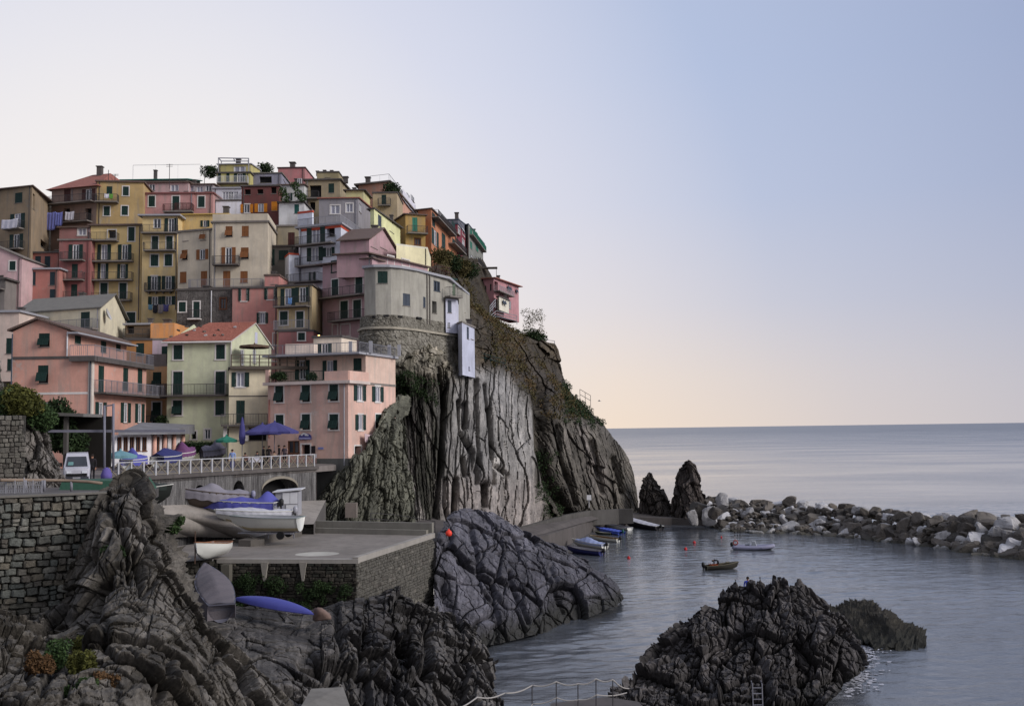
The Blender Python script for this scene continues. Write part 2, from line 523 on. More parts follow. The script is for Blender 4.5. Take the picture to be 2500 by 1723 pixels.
def sheet(name, rows, nu, nv, m, M=None, layers=(), fine=(0, 1), back=None, seed=0, cuts=(), tone=None, kind=None, label=None, cat=None, group=None, flat=False, edge0=0.0, ampf=None, tilt=.65, bnd=None, face=1.2):
    C = np.array([[list(W(*p)) if not isinstance(p, Vector) else list(p) for p in r] for r in rows], dtype=float)
    if back:
        top = C[-1]
        ext = [top + np.array([b[0], b[1], b[2]]) for b in back]
        C = np.concatenate([C, np.stack(ext)], 0)
    nvt = int(nv * (1 + 0.5 * (len(back) if back else 0) / len(rows)))
    Gd = cr(cr(C, nvt, 0), nu, 1)
    du = np.gradient(Gd, axis=1); dv = np.gradient(Gd, axis=0)
    nn = np.cross(du, dv)
    nn /= np.linalg.norm(nn, axis=2, keepdims=True) + 1e-9
    P = Gd.reshape(-1, 3); nn = nn.reshape(-1, 3)
    mid = P[len(P) // 2 // 1]
    if (nn * (np.array(EYE) - P)).sum(1).mean() < 0: nn = -nn
    d = np.zeros(len(P)); cid = np.zeros(len(P))
    if layers:
        d, cid = block_disp(P, M, layers, seed, tilt)
    if fine[0]:
        Q = P @ M if M is not None else P
        d += fine[0] * fbm(Q / np.array(fine[1]), 4, seed + 50, True)
    px, py = PX(P)
    if ampf is not None:
        d *= ampf(px, py)
    tv = np.ones(len(P))
    if bnd is not None:
        bd, tv = bnd(px, py)
        d += bd
    for pts, w, dep in cuts:
        d -= dep * np.exp(-(seg_dist(px, py, pts) / w) ** 2)
    if edge0:
        iv = np.repeat(np.arange(nvt), nu) / nvt
        d *= np.clip(iv / edge0, 0, 1)
    tc_ = np.array(EYE) - P; tc_ /= np.linalg.norm(tc_, axis=1, keepdims=True)
    nn = nn + face * tc_; nn /= np.linalg.norm(nn, axis=1, keepdims=True)   # relief stands out towards the open harbour side
    P2 = P + nn * d[:, None]
    at = {}
    if tone is not None:
        sp = 1 + .16 * vnoise(np.stack([px / 4.0, py / 14.0, np.zeros(len(px))], 1), 77) + .3 * vnoise(np.stack([px / 9.0, py / 60.0, np.zeros(len(px))], 1), 78)
        tn = tone(px, py, P, cid) if callable(tone) else np.tile(np.array(lin(tone)), (len(px), 1))
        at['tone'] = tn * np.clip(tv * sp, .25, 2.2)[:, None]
    me = grid_mesh(name, P2, nu, nvt, m, flat, at)
    o = link(bpy.data.objects.new(name, me))
    return tag(o, label, cat, group, kind)
UPM = rotm(0.0, 0.0)
blend = lambda a, b, k: a * (1 - k)[:, None] + b * k[:, None]
def inside(px, py, x0, x1, y0, y1, s):
    f = lambda v: 1 / (1 + np.exp(-np.clip(v / s, -30, 30)))
    return f(px - x0) * f(x1 - px) * f(py - y0) * f(y1 - py)

def tonemat(name, wet=None, sc=1.0, vein=.3):
    m, t, b = new_mat(name)
    p = pos(t)
    at = N(t, 'ShaderNodeAttribute', attribute_name='tone')
    n2 = noise(t, p, 1.6 * sc, 5, .7); n3 = noise(t, p, 6.0 * sc, 4, .7)
    c = mixc(t, 1.0, at.outputs['Color'], ramp(t, n2, [(.32, (.55, .55, .55)), (.5, (1, 1, 1)), (.68, (1.35, 1.33, 1.3))]), 'MULTIPLY')
    c = mixc(t, 1.0, c, ramp(t, n3, [(.35, (.7, .7, .7)), (.6, (1.1, 1.1, 1.1))]), 'MULTIPLY')
    c = mixc(t, math_node(t, 'MULTIPLY', ramp(t, noise(t, p, 2.2 * sc, 3, .8), [(.68, (0, 0, 0)), (.72, (1, 1, 1))]), vein), c, (.30, .29, .27))
    if wet is not None:
        sx = N(t, 'ShaderNodeSeparateXYZ'); t.links.new(p, sx.inputs[0])
        zz = math_node(t, 'ADD', sx.outputs['Z'], math_node(t, 'MULTIPLY', n2, 1.2))
        c = mixc(t, math_node(t, 'MULTIPLY', ramp(t, math_node(t, 'DIVIDE', zz, wet * 2, clamp=True), [(.45, (1, 1, 1)), (.75, (0, 0, 0))]), .85), c, (.022, .022, .018))
    setc(t, b, c, .85)
    b.inputs['Specular IOR Level'].default_value = .25
    bump(t, b, math_node(t, 'ADD', n2, math_node(t, 'MULTIPLY', n3, .5)), .6, .18 / sc)
    return m
ROCK_CLIFF = tonemat('cliff_rock', None, .6, .12)
ROCK_GREY = tonemat('grey_rock', None, 1.6, .5)
ROCK_PURPLE = tonemat('slate_rock', 1.7, 1.0, .35)
ROCK_ISLE = tonemat('dark_rock', 1.2, 1.3, .35)
ROCK_GREEN = tonemat('green_grey_rock', None, 1.0, .3)
BLADE_D = rockmat('dark_blade_rock', [lin(34, 32, 32), lin(66, 62, 62), lin(112, 107, 104)], (1.5, 1.5, 0.4), 1.0, 0.8, 0.5, dip=(.1, -.35, 0), bs=.7, lines=.3)
BLADE_G = rockmat('grey_blade_rock', [lin(48, 45, 43), lin(88, 84, 80), lin(136, 130, 122)], (1, 1, 0.6), 1.2, None, 0.6, bs=.7, lines=.3)
SCRUB_GROUND = rockmat('scrubby_ground', [lin(38, 33, 28), lin(62, 54, 43), lin(84, 76, 60)], (1, 1, 0.8), 1.2, None, 0.0)

# water: one sheet to the horizon
def water():
    m, t, b = new_mat('sea_water')
    p = pos(t)
    setc(t, b, (0.075, 0.082, 0.095), 0.06)
    b.inputs['IOR'].default_value = 1.6
    mp = N(t, 'ShaderNodeMapping')
    mp.inputs['Scale'].default_value = (0.55, 1.25, 1)
    mp.inputs['Rotation'].default_value = (0, 0, 0.25)
    t.links.new(p, mp.inputs[0])
    a1 = N(t, 'ShaderNodeTexNoise'); a1.inputs['Scale'].default_value = 0.7; a1.inputs['Detail'].default_value = 6; a1.inputs['Roughness'].default_value = 0.62
    a2 = N(t, 'ShaderNodeTexNoise'); a2.inputs['Scale'].default_value = 0.10; a2.inputs['Detail'].default_value = 3
    a3 = N(t, 'ShaderNodeTexNoise'); a3.inputs['Scale'].default_value = 0.018; a3.inputs['Detail'].default_value = 4
    for a in (a1, a2, a3): t.links.new(mp.outputs[0], a.inputs['Vector'])
    amp = ramp(t, a3.outputs[0], [(0.32, (.35, .35, .35)), (0.62, (1, 1, 1))])
    h = math_node(t, 'ADD', math_node(t, 'MULTIPLY', a1.outputs[0], math_node(t, 'MULTIPLY', amp, 0.5)), math_node(t, 'MULTIPLY', a2.outputs[0], 0.5))
    bump(t, b, h, 0.75, 0.4)
    rr = ramp(t, a3.outputs[0], [(0.35, (.04, .04, .04)), (0.65, (.11, .11, .11))])
    sy_ = N(t, 'ShaderNodeSeparateXYZ'); t.links.new(p, sy_.inputs[0])
    far = ramp(t, math_node(t, 'DIVIDE', sy_.outputs['Y'], 2500.0, clamp=True), [(.07, (0, 0, 0)), (.35, (.17, .17, .17)), (1, (.26, .26, .26))])
    t.links.new(math_node(t, 'ADD', rr, far), b.inputs['Roughness'])
    mb = MB()
    x0, x1, y0, y1 = -14.0, 112.0, 46.0, 210.0
    for a, b_, c, d in ((-30000, x0, -200, 80000), (x1, 60000, -200, 80000), (x0, x1, -200, y0), (x0, x1, y1, 80000)):
        mb.quad((a, c, 0), (b_, c, 0), (b_, d, 0), (a, d, 0))
    tag(mb.build('sea', m), kind='structure')
    nx, ny = 520, 760                    # harbour surface with real small waves
    X, Y = np.meshgrid(np.linspace(x0, x1, nx), np.linspace(y0, y1, ny))
    P = np.stack([X.ravel(), Y.ravel(), np.zeros(nx * ny)], 1)
    c_, s_ = math.cos(.3), math.sin(.3)
    Q = np.stack([(P[:, 0] * c_ + P[:, 1] * s_) * .55, -P[:, 0] * s_ + P[:, 1] * c_, P[:, 2]], 1)
    gust = np.clip(.75 + .7 * vnoise(P * .035, 3), .25, 1.4)
    z = (.034 * vnoise(Q / 1.3, 1) + .030 * vnoise(Q / .75 + 7, 2) + .018 * vnoise(Q / .45 + 3, 4)) * gust + .02 * vnoise(Q / 4.0, 5)
    ed = np.minimum(np.minimum(P[:, 0] - x0, x1 - P[:, 0]), np.minimum(P[:, 1] - y0, (y1 - P[:, 1]) * .3))
    P[:, 2] = z * np.clip(ed / 6, 0, 1)
    tag(link(bpy.data.objects.new('harbour_water', grid_mesh('harbour_water', P, nx, ny, m, True))), kind='structure')
water()

# hill the town stands on
HR = lambda y, Ys: [(x, yy, Y) for x, yy, Y in zip((-260, 0, 200, 420, 640, 830, 960, 1080, 1170, 1210), y, Ys)]
sheet('hillside', [
    HR((1180, 1150, 1150, 1140, 1135, 1130, 1130, 1130, 1130, 1130), (104, 106, 108, 110, 112, 114, 120, 128, 150, 170)),
    HR((960, 950, 950, 940, 930, 930, 930, 930, 940, 940), (128, 128, 126, 124, 122, 122, 124, 132, 155, 175)),
    HR((820, 800, 790, 790, 790, 800, 800, 790, 780, 790), (140, 140, 138, 136, 134, 132, 130, 140, 165, 185)),
    HR((700, 690, 670, 650, 650, 660, 680, 680, 690, 730), (152, 152, 154, 150, 148, 144, 142, 152, 178, 195)),
    HR((600, 580, 550, 530, 530, 550, 570, 600, 640, 700), (165, 165, 166, 166, 164, 160, 160, 170, 192, 205)),
    HR((540, 520, 480, 470, 460, 480, 520, 570, 640, 720), (178, 178, 178, 178, 178, 178, 180, 190, 205, 215)),
    HR((700, 650, 600, 580, 580, 600, 650, 700, 760, 820), (220, 220, 220, 220, 220, 220, 225, 230, 240, 245)),
], 200, 180, SCRUB_GROUND, fine=(0.6, (3, 3, 3)), kind='structure', seed=5)

# the sea cliff under the tower and out to the point
def cliff_tone(px, py, P, cid):
    n = len(px)
    w = 25 * vnoise(P * .22, 7)
    px = px + w; 
    col = np.tile(np.array(lin(74, 68, 62)), (n, 1))
    sc = np.array(lin(66, 58, 46))
    col = blend(col, np.tile(sc, (n, 1)), 1 - inside(px, py, -1e4, 1e4, 905, 5000, 14))
    # brown scrub on the upper slope, paler grey rock slabs below the tower, green-dark banded rock at left
    right = np.array(lin(90, 86, 80))
    k = inside(px, py, 1320, 5000, 1010, 5000, 16)
    col = blend(col, np.tile(right, (n, 1)), k)
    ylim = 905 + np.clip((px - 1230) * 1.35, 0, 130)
    lit = inside(px, py, 1078, 1312, 0, 5000, 4) * (1 / (1 + np.exp(-np.clip((py - ylim) / 6, -30, 30))))  # mask of the slabs whose stone itself is paler grey
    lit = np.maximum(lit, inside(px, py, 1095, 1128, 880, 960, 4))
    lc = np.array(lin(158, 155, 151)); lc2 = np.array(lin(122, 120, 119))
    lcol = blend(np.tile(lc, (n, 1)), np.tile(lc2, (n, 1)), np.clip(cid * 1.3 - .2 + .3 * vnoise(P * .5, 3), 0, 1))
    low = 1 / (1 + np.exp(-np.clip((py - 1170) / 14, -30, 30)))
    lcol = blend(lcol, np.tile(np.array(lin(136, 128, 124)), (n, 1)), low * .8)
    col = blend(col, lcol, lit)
    left = inside(px, py, 700, 1078, 930, 5000, 8)
    g = np.array(lin(66, 66, 59)); g2 = np.array(lin(112, 108, 104)); g3 = np.array(lin(46, 44, 40))
    s = (P[:, 0] * .5 + P[:, 1] * .85)
    band = np.clip(.5 + .9 * vnoise(np.stack([s * 1.8, P[:, 2] * .12, s * 0], 1), 21), 0, 1)
    lc3 = blend(np.tile(g3, (n, 1)), np.tile(g, (n, 1)), band)
    pale = np.clip(1.6 * vnoise(np.stack([s * .9, P[:, 2] * .10, s * 0], 1), 33) - .3, 0, 1) * inside(px, py, 990, 1078, 1000, 5000, 12)
    lc3 = blend(lc3, np.tile(g2, (n, 1)), np.clip(pale * 1.6, 0, 1))
    col = blend(col, lc3, left)
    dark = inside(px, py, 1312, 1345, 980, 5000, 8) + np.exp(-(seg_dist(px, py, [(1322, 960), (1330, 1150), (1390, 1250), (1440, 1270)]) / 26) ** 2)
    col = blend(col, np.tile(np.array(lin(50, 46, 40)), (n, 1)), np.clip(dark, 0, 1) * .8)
    st = np.exp(-(seg_dist(px, py, [(1400, 1040), (1440, 1110), (1470, 1200)]) / 18) ** 2)
    col = blend(col, np.tile(np.array(lin(120, 114, 110)), (n, 1)), st * .7)
    # stone rubble face under the tower
    tw = inside(px, py, 880, 1120, 700, 925, 8)
    tc_ = blend(np.tile(np.array(lin(92, 88, 76)), (n, 1)), np.tile(np.array(lin(140, 134, 122)), (n, 1)), np.clip(.5 + vnoise(P * 1.3, 44), 0, 1))
    col = blend(col, tc_, tw * .9)
    return col
def cliff_bands(px, py):
    sg = lambda v: 1 / (1 + np.exp(-np.clip(v, -30, 30)))
    dl, tl = bands(px - .06 * py, py, [(26, 210, .8, .5), (9, 90, .35, .3), (4.2, 50, .14, .12)], 5)
    dm, tm = bands(px + .02 * py, py, [(46, 380, 1.3, 2.2), (18, 230, .55, 1.2), (7, 110, .12, .15)], 15)
    dr, tr_ = bands(px - .30 * py, py, [(40, 150, 1.5, 1.0), (14, 80, .6, .45), (6, 40, .2, .15)], 25)
    ka, kb = sg((px - 1076) / 3), sg((px - (1312 + .10 * (py - 980))) / 4)
    up = sg((py - (905 + np.clip((px - 1230) * 1.35, 0, 130))) / 8)
    du, tu = bands(px - .1 * py, py, [(50, 60, 1.3, .5), (20, 30, .6, .3), (8, 16, .25, .12)], 35)
    d = dl * (1 - ka) + dm * ka * (1 - kb) + dr * kb; t = tl * (1 - ka) + (1 + (tm - 1) * .8) * ka * (1 - kb) + tr_ * kb
    return d * up + du * (1 - up), t * up + tu * (1 - up)
CUTS = [([(1322, 950), (1326, 1100), (1345, 1190), (1400, 1265)], 13, 3.5),
        ([(1118, 980), (1124, 1060), (1150, 1110), (1152, 1150)], 3.5, 0.9), ([(1132, 985), (1134, 1045)], 3, .8),
        ([(1160, 930), (1162, 1010), (1166, 1100), (1160, 1180)], 4, 1.2), ([(1196, 1000), (1201, 1100), (1206, 1180)], 4.5, 1.3),
        ([(1183, 940), (1192, 1000)], 3, .8), ([(1128, 1120), (1134, 1160)], 4.5, 1.0), ([(1086, 1170), (1084, 1230), (1097, 1280)], 3, .7),
        ([(1180, 1185), (1184, 1235)], 7, 1.6), ([(1112, 1170), (1108, 1280)], 5, 1.2), ([(1216, 1140), (1240, 1160), (1236, 1190)], 4, .7),
        ([(915, 960), (925, 1010), (955, 1080), (985, 1180)], 6, 1.4), ([(1078, 900), (1082, 1000), (1075, 1150), (1060, 1290)], 4, 1.0),
        ([(965, 1140), (975, 1210), (1010, 1300)], 5, 1.0), ([(938, 1220), (965, 1262)], 13, 2.2), ([(1360, 1040), (1375, 1130), (1410, 1230)], 5, 1.0),
        ([(1440, 1080), (1475, 1200)], 6, .8), ([(1500, 1120), (1520, 1200)], 7, 1.0), ([(835, 1170), (800, 1230)], 8, 1.2)]
CUTS = [(p, max(w, 4.5) * 1.15, dep * 2.2 if w < 10 else dep * 1.3) for p, w, dep in CUTS]
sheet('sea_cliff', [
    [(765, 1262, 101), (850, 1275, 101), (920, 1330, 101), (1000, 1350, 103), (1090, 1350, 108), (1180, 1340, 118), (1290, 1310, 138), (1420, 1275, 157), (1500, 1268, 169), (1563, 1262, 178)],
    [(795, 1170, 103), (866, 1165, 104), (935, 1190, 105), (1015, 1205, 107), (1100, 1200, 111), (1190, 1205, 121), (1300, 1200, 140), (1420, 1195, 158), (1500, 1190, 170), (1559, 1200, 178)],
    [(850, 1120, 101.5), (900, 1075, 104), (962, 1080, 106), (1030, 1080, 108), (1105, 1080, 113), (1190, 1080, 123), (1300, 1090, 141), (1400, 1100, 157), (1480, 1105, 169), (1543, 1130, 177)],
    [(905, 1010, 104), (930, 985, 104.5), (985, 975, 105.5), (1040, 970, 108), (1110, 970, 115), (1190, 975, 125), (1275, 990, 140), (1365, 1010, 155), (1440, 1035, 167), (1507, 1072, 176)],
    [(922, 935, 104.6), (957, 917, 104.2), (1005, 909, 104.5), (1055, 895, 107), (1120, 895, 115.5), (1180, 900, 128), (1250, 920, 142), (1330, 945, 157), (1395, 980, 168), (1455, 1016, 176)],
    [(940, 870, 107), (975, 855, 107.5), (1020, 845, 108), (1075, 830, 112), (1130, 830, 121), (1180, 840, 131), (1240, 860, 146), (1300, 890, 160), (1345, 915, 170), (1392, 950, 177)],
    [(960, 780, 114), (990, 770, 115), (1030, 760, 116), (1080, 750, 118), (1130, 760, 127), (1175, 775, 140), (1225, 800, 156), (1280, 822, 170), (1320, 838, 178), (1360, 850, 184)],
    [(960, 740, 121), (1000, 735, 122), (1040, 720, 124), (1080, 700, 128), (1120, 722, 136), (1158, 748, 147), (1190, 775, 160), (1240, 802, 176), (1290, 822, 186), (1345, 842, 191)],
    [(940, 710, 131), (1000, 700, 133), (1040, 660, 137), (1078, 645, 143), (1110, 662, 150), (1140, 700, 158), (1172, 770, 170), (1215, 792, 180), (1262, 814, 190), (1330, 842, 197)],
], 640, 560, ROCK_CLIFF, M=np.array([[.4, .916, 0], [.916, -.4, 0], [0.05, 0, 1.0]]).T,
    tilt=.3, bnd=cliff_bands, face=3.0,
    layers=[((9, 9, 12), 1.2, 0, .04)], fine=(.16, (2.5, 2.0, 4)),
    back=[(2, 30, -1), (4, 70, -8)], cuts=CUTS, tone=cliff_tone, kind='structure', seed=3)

# piazza terrace slab and ramp ground
ZT = 13.0
TA, TB = G(262, 1168, ZT), G(772, 1138, ZT)
def ground_poly(name, pts, m, thick=2.0, kind='structure', label=None, cat=None):
    mb = MB()
    n = len(pts)
    top = [Vector(p) for p in pts]
    bot = [p - Vector((0, 0, thick)) for p in top]
    mb.v = [tuple(p) for p in top + bot]
    mb.f = [tuple(range(n)), tuple(reversed(range(n, 2 * n)))] + [(k + n, (k + 1) % n + n, (k + 1) % n, k) for k in range(n)]
    return tag(mb.build(name, m), label, cat, None, kind)
PAVING = plaster((112, 104, 100), 1.0)
ground_poly('piazza', [TA + Vector((-9, -4, 0)), TA, TB, TB + Vector((1.2, 3.2, 0)), (TB.x - 3, 99, ZT + .75), (-60, 99, ZT + .75), (-60, 66, ZT)], PAVING, 0.5)
# ------------------------------------------------------------------ slipway, quay walls, terrace wall
ZP = 8.0
A0, A1, A2 = G(520, 1365, ZP), G(870, 1366, ZP), G(1057, 1306, ZP)       # front edge and right corner of the slipway
def stone_mesh(seed, sub=2):
    r = np.random.RandomState(seed)
    mb = MB()
    xs = (-.5, -.36, .36, .5)
    n = 4
    pts = {}
    k = 0
    base = [(-.5, -.3), (-.42, -.5), (0, -.46), (.42, -.5), (.5, -.3), (.47, .05), (.5, .36), (.36, .5), (-.05, .47), (-.4, .5), (-.5, .3)]
    ring = [(x + r.uniform(-.05, .05), z + r.uniform(-.05, .05)) for x, z in base]
    m = len(ring)
    mb.v = [(x, 0.0, z) for x, z in ring] + [(x * .97, -.62, z * .97) for x, z in ring] + [(x * .72 + r.uniform(-.04, .04), -1.0 + r.uniform(-.12, .05), z * .72) for x, z in ring]
    mb.f = [(j, (j + 1) % m, m + (j + 1) % m, m + j) for j in range(m)] + [(m + j, m + (j + 1) % m, 2 * m + (j + 1) % m, 2 * m + j) for j in range(m)] + [tuple(range(2 * m, 3 * m))]
    return mb
def stone_mat(name, cs):
    m, t, b = new_mat(name)
    oi = N(t, 'ShaderNodeObjectInfo')
    p = pos(t)
    base = ramp(t, oi.outputs['Random'], [(i / max(1, len(cs) - 1), lin(c)) for i, c in enumerate(cs)])
    n1 = noise(t, p, 3.0, 6, .72)
    n2 = noise(t, p, 14.0, 4, .7)
    c = mixc(t, 1.0, base, ramp(t, n1, [(.3, (.5, .5, .5)), (.52, (1, 1, 1)), (.75, (1.35, 1.33, 1.28))]), 'MULTIPLY')
    c = mixc(t, math_node(t, 'MULTIPLY', ramp(t, n2, [(.35, (1, 1, 1)), (.6, (0, 0, 0))]), .45), c, (.02, .02, .018))
    setc(t, b, c, .9)
    b.inputs['Specular IOR Level'].default_value = .2
    bump(t, b, math_node(t, 'ADD', n1, n2), .6, .08)
    return m
STONES_A = stone_mat('wall_stone', [(84, 84, 80), (112, 112, 106), (96, 100, 96), (134, 132, 124), (94, 90, 84), (116, 110, 98), (80, 84, 82)])
STONES_B = stone_mat('dark_wall_stone', [(44, 42, 38), (62, 58, 52), (50, 52, 46), (84, 78, 70), (40, 40, 38)])
STONES_C = stone_mat('rubble_stone', [(80, 76, 70), (108, 104, 98), (92, 90, 84), (124, 120, 112), (74, 70, 66)])
MORTAR = rockmat('mortar', [lin(36, 34, 31), lin(54, 51, 47), lin(72, 68, 62)], (1, 1, 1), 3.0, None, 0)
MORTARC = rockmat('rubble_mortar', [lin(50, 48, 46), lin(74, 72, 68), lin(92, 88, 82)], (1, 1, 1), 3.0, None, .2)
PROTO = {}
def stone_wall(parent, P0, P1, z_top, z_bot, rows, wmin, wmax, mat, limit=300, proud=.12, seed=0, skip=None, jitter=.5, base_dep=None, stuff_after=True):
    """courses of separate stones on the face from P0 to P1 (left to right seen from the front); z_top, z_bot are functions of s"""
    r = random.Random(seed)
    P0, P1 = Vector(P0), Vector(P1)
    L = (Vector((P1.x - P0.x, P1.y - P0.y, 0))).length
    t = Vector((P1.x - P0.x, P1.y - P0.y, 0)) / L
    nrm = Vector((t.y, -t.x, 0))
    H = max(z_top(s) - z_bot(s) for s in (0, L * .5, L))
    cells = []
    zt = 0.0
    hs = [r.uniform(.7, 1.3) for _ in range(rows)]
    k = H / sum(hs)
    for h in hs:
        h *= k
        s = -r.uniform(0, wmin)
        while s < L:
            w = r.uniform(wmin, wmax)
            if r.random() < .18: w *= 1.5
            sub = [(0, 1)] if (r.random() < .75 or h < .25) else [(0, .5), (.5, 1)]
            for a, b in sub:
                cells.append((s + w / 2, z_top(min(max(s, 0), L)) - zt - h * (a + b) / 2, w, h * (b - a)))
            s += w
        zt += h
    cells = [c for c in cells if 0 < c[0] < L and c[1] > z_bot(c[0]) + .02 and not (skip and skip(c[0], c[1]))]
    objs, extra = [], MB()
    big = sorted(cells, key=lambda c: -c[2] * c[3])
    keep = set(id(c) for c in big[:limit])
    for i, c in enumerate(cells):
        sd_ = r.randrange(8)
        if sd_ not in PROTO: PROTO[sd_] = stone_mesh(100 + sd_)
        x, z, w, h = c
        ang = r.uniform(-.07, .07) * jitter * 2
        dep = proud * r.uniform(.45, 1.2)
        o3 = P0 + t * x
        w2, h2 = w * r.uniform(.88, 1.0), h * r.uniform(.85, 1.02)
        z += h * r.uniform(-.1, .1)
        ca, sa = math.cos(ang), math.sin(ang)
        ax = (t * ca + Vector((0, 0, sa))) * w2
        az = (Vector((0, 0, ca)) - t * sa) * h2
        org = Vector((o3.x, o3.y, z))
        if id(c) in keep:
            key = ('m', sd_, mat.name)
            if key not in PROTO: PROTO[key] = PROTO[sd_].mesh('stone', mat)
            o = bpy.data.objects.new('stone', PROTO[key])
            M = Matrix(((ax.x, -nrm.x * dep, az.x, org.x), (ax.y, -nrm.y * dep, az.y, org.y), (ax.z, 0, az.z, org.z), (0, 0, 0, 1)))
            link(o, parent)
            o.matrix_basis = parent.matrix_basis.inverted() @ M
        elif stuff_after:
            nb = len(extra.v)
            for v in PROTO[sd_].v:
                q = org + ax * v[0] + nrm * (-v[1] * dep) + az * v[2]
                extra.v.append(tuple(q - parent.location))
            extra.f += [tuple(nb + j for j in f) for f in PROTO[sd_].f]
    if extra.v:
        tag(extra.build('small_stones', mat, parent), kind='stuff')
def wall_core(name, P0, P1, z_top, z_bot, thick, m, parent, segs=1):
    mb = MB()
    P0, P1 = Vector(P0), Vector(P1)
    L = Vector((P1.x - P0.x, P1.y - P0.y, 0)).length
    t = Vector((P1.x - P0.x, P1.y - P0.y, 0)) / L
    nb = -Vector((t.y, -t.x, 0)) * thick
    for k in range(segs):
        a, b = L * k / segs, L * (k + 1) / segs
        pa, pb = P0 + t * a, P0 + t * b
        f = lambda p, z: Vector((p.x, p.y, z)) - parent.location
        mb.hexa([f(pa, z_bot(a)), f(pb, z_bot(b)), f(pb + nb, z_bot(b)), f(pa + nb, z_bot(a)), f(pa, z_top(a)), f(pb, z_top(b)), f(pb + nb, z_top(b)), f(pa + nb, z_top(a))])
    return mb.build(name, m, parent)

# platform
WALLM0 = plaster((88, 84, 82), 1.2)
RAMP = plaster((122, 114, 106), 1.15)
root = empty('slipway', Vector((A0.x, A0.y, 0)), 'raised concrete slipway platform with rubble stone walls and pale grey kerb', 'slipway')
def local(root, p): return Vector(p) - root.location
mb = MB()
B2 = G(1057, 1306, ZP) + Vector((-1.0, 9, 0))
zr = lambda y: ZP + max(0, (y - 72)) * 0.055
pts = [A0 + Vector((-4.5, -.3, 0)), A0, A1, A2, G(900, 1285, ZP) * 1.0]
Kq = [G(x, y, ZP) for x, y in ((740, 1292), (737, 1304), (612, 1330), (560, 1316))]
deck = [(-27, 60), (A0.x, A0.y), (A1.x, A1.y), (A2.x, A2.y)] + [(k_.x, k_.y) for k_ in Kq] + [(-27, 68)]
# level pad and sloping boat yard as one grid-like sheet
q = [Vector((x, y, ZP)) for x, y in deck]
mb.poly([local(root, p) for p in q])
mb.build('deck', RAMP, root)
mb = MB()
zf = lambda s: ZP
root_wall = root
wall_core('wall_core', A0, A1, lambda s: ZP - .02, lambda s: 3.5, 1.2, MORTAR, root)
stone_wall(root, A0, A1, lambda s: ZP - .22, lambda s: 4.2, 16, .22, .6, STONES_B, 190, .14, 3)
wall_core('wall_core', Vector((-27.5, 60.2, 0)), A0 + Vector((-.02, .02, 0)), lambda s: ZP - .03, lambda s: 3.0, 1.2, MORTAR, root)
stone_wall(root, Vector((-27.5, 60.2, 0)), A0, lambda s: ZP - .1, lambda s: 4.2, 14, .22, .6, STONES_B, 0, .14, 23)
wall_core('wall_core', A1, A2, lambda s: ZP - .02, lambda s: 2.5, 1.2, MORTARC, root)
stone_wall(root, A1, A2, lambda s: ZP - .22, lambda s: 2.8, 22, .2, .5, STONES_C, 110, .10, 4)
# concrete coping, drain spouts and back kerb
mb = MB()
tf = (A1 - A0).normalized(); nf = Vector((tf.y, -tf.x, 0))
ts = (A2 - A1).normalized(); ns = Vector((ts.y, -ts.x, 0))
mb.obox(local(root, A0 + nf * .12 + tf * .3 + Vector((0, 0, -.22))), tf * ((A1 - A0).length - .15), -nf * .5, Vector((0, 0, .26)))
mb.obox(local(root, A1 + ns * .12 + Vector((0, 0, -.2))), ts * ((A2 - A1).length + .15), -ns * .4, Vector((0, 0, .36)))
mb.build('coping', plaster((140, 134, 126), .8), root)
for px in (647, 741):
    mb = MB(); p = G(px, 1366, ZP)
    mb.hexa([local(root, p + nf * .06 + tf * x * w + Vector((0, 0, z))) + nf * d for z, w in ((-1.3, .06), (-.15, .24)) for x, d in ((-1, .10), (1, .10), (1, -.2), (-1, -.2))])
    mb.build('drain_spout', plaster((128, 122, 112), 1.2), root)
mb = MB()
pl = G(541, 1368, ZP)
mb.obox(local(root, pl + nf * .1 + Vector((0, 0, -3.6))), tf * .55, -nf * .5, Vector((0, 0, 3.35)))
mb.build('buttress', plaster((88, 84, 74), 1.0), root)
# pale disc painted on the pad
mb = MB()
c0 = G(768, 1356, ZP) ; cx_, cy_ = c0.x, c0.y
mb.poly([local(root, (cx_ + math.cos(a) * 1.45, cy_ + .9 + math.sin(a) * 1.15, ZP + .006)) for a in np.linspace(0, 2 * math.pi, 40, endpoint=False)])
mb.build('pale_disc', plaster((168, 164, 152), .5), root)
# stepped parapet behind the pad, and low wall along the boat yard edge
Bk0, Bk1 = G(736, 1300, ZP), G(1040, 1330, ZP)
Bk1 = A2 + Vector((-.5, -.2, 0))
tb = (Bk1 - Bk0); Lb = tb.length; tb = tb.normalized(); nb_ = Vector((tb.y, -tb.x, 0))
mb = MB()
mb.obox(local(root, Bk0 + Vector((0, 0, -.1))), tb * Lb, -nb_ * .5, Vector((0, 0, .5)))
mb.obox(local(root, Bk0 - nb_ * .42 + Vector((0, 0, -.1))), tb * (Lb + .3), -nb_ * .35, Vector((0, 0, 1.02)))
mb.build('parapet', plaster((122, 118, 108), .8), root)
K0, K1, K2 = G(560, 1320, ZP), G(612, 1334, ZP), G(737, 1308, ZP)
mb = MB()
for a, b, h0, h1 in ((K0, K1, .12, .45), (K1, K2, .45, .8)):
    t_ = (b - a).normalized(); n_ = Vector((t_.y, -t_.x, 0))
    mb.hexa([local(root, p) for p in (a, b, b - n_ * 1.0, a - n_ * 1.0)] + [local(root, p) + Vector((0, 0, h)) for p, h in ((a, h0), (b, h1), (b - n_ * 1.0, h1 + .02), (a - n_ * 1.0, h0))])
mb.build('kerb', plaster((90, 84, 78), 1.2), root)
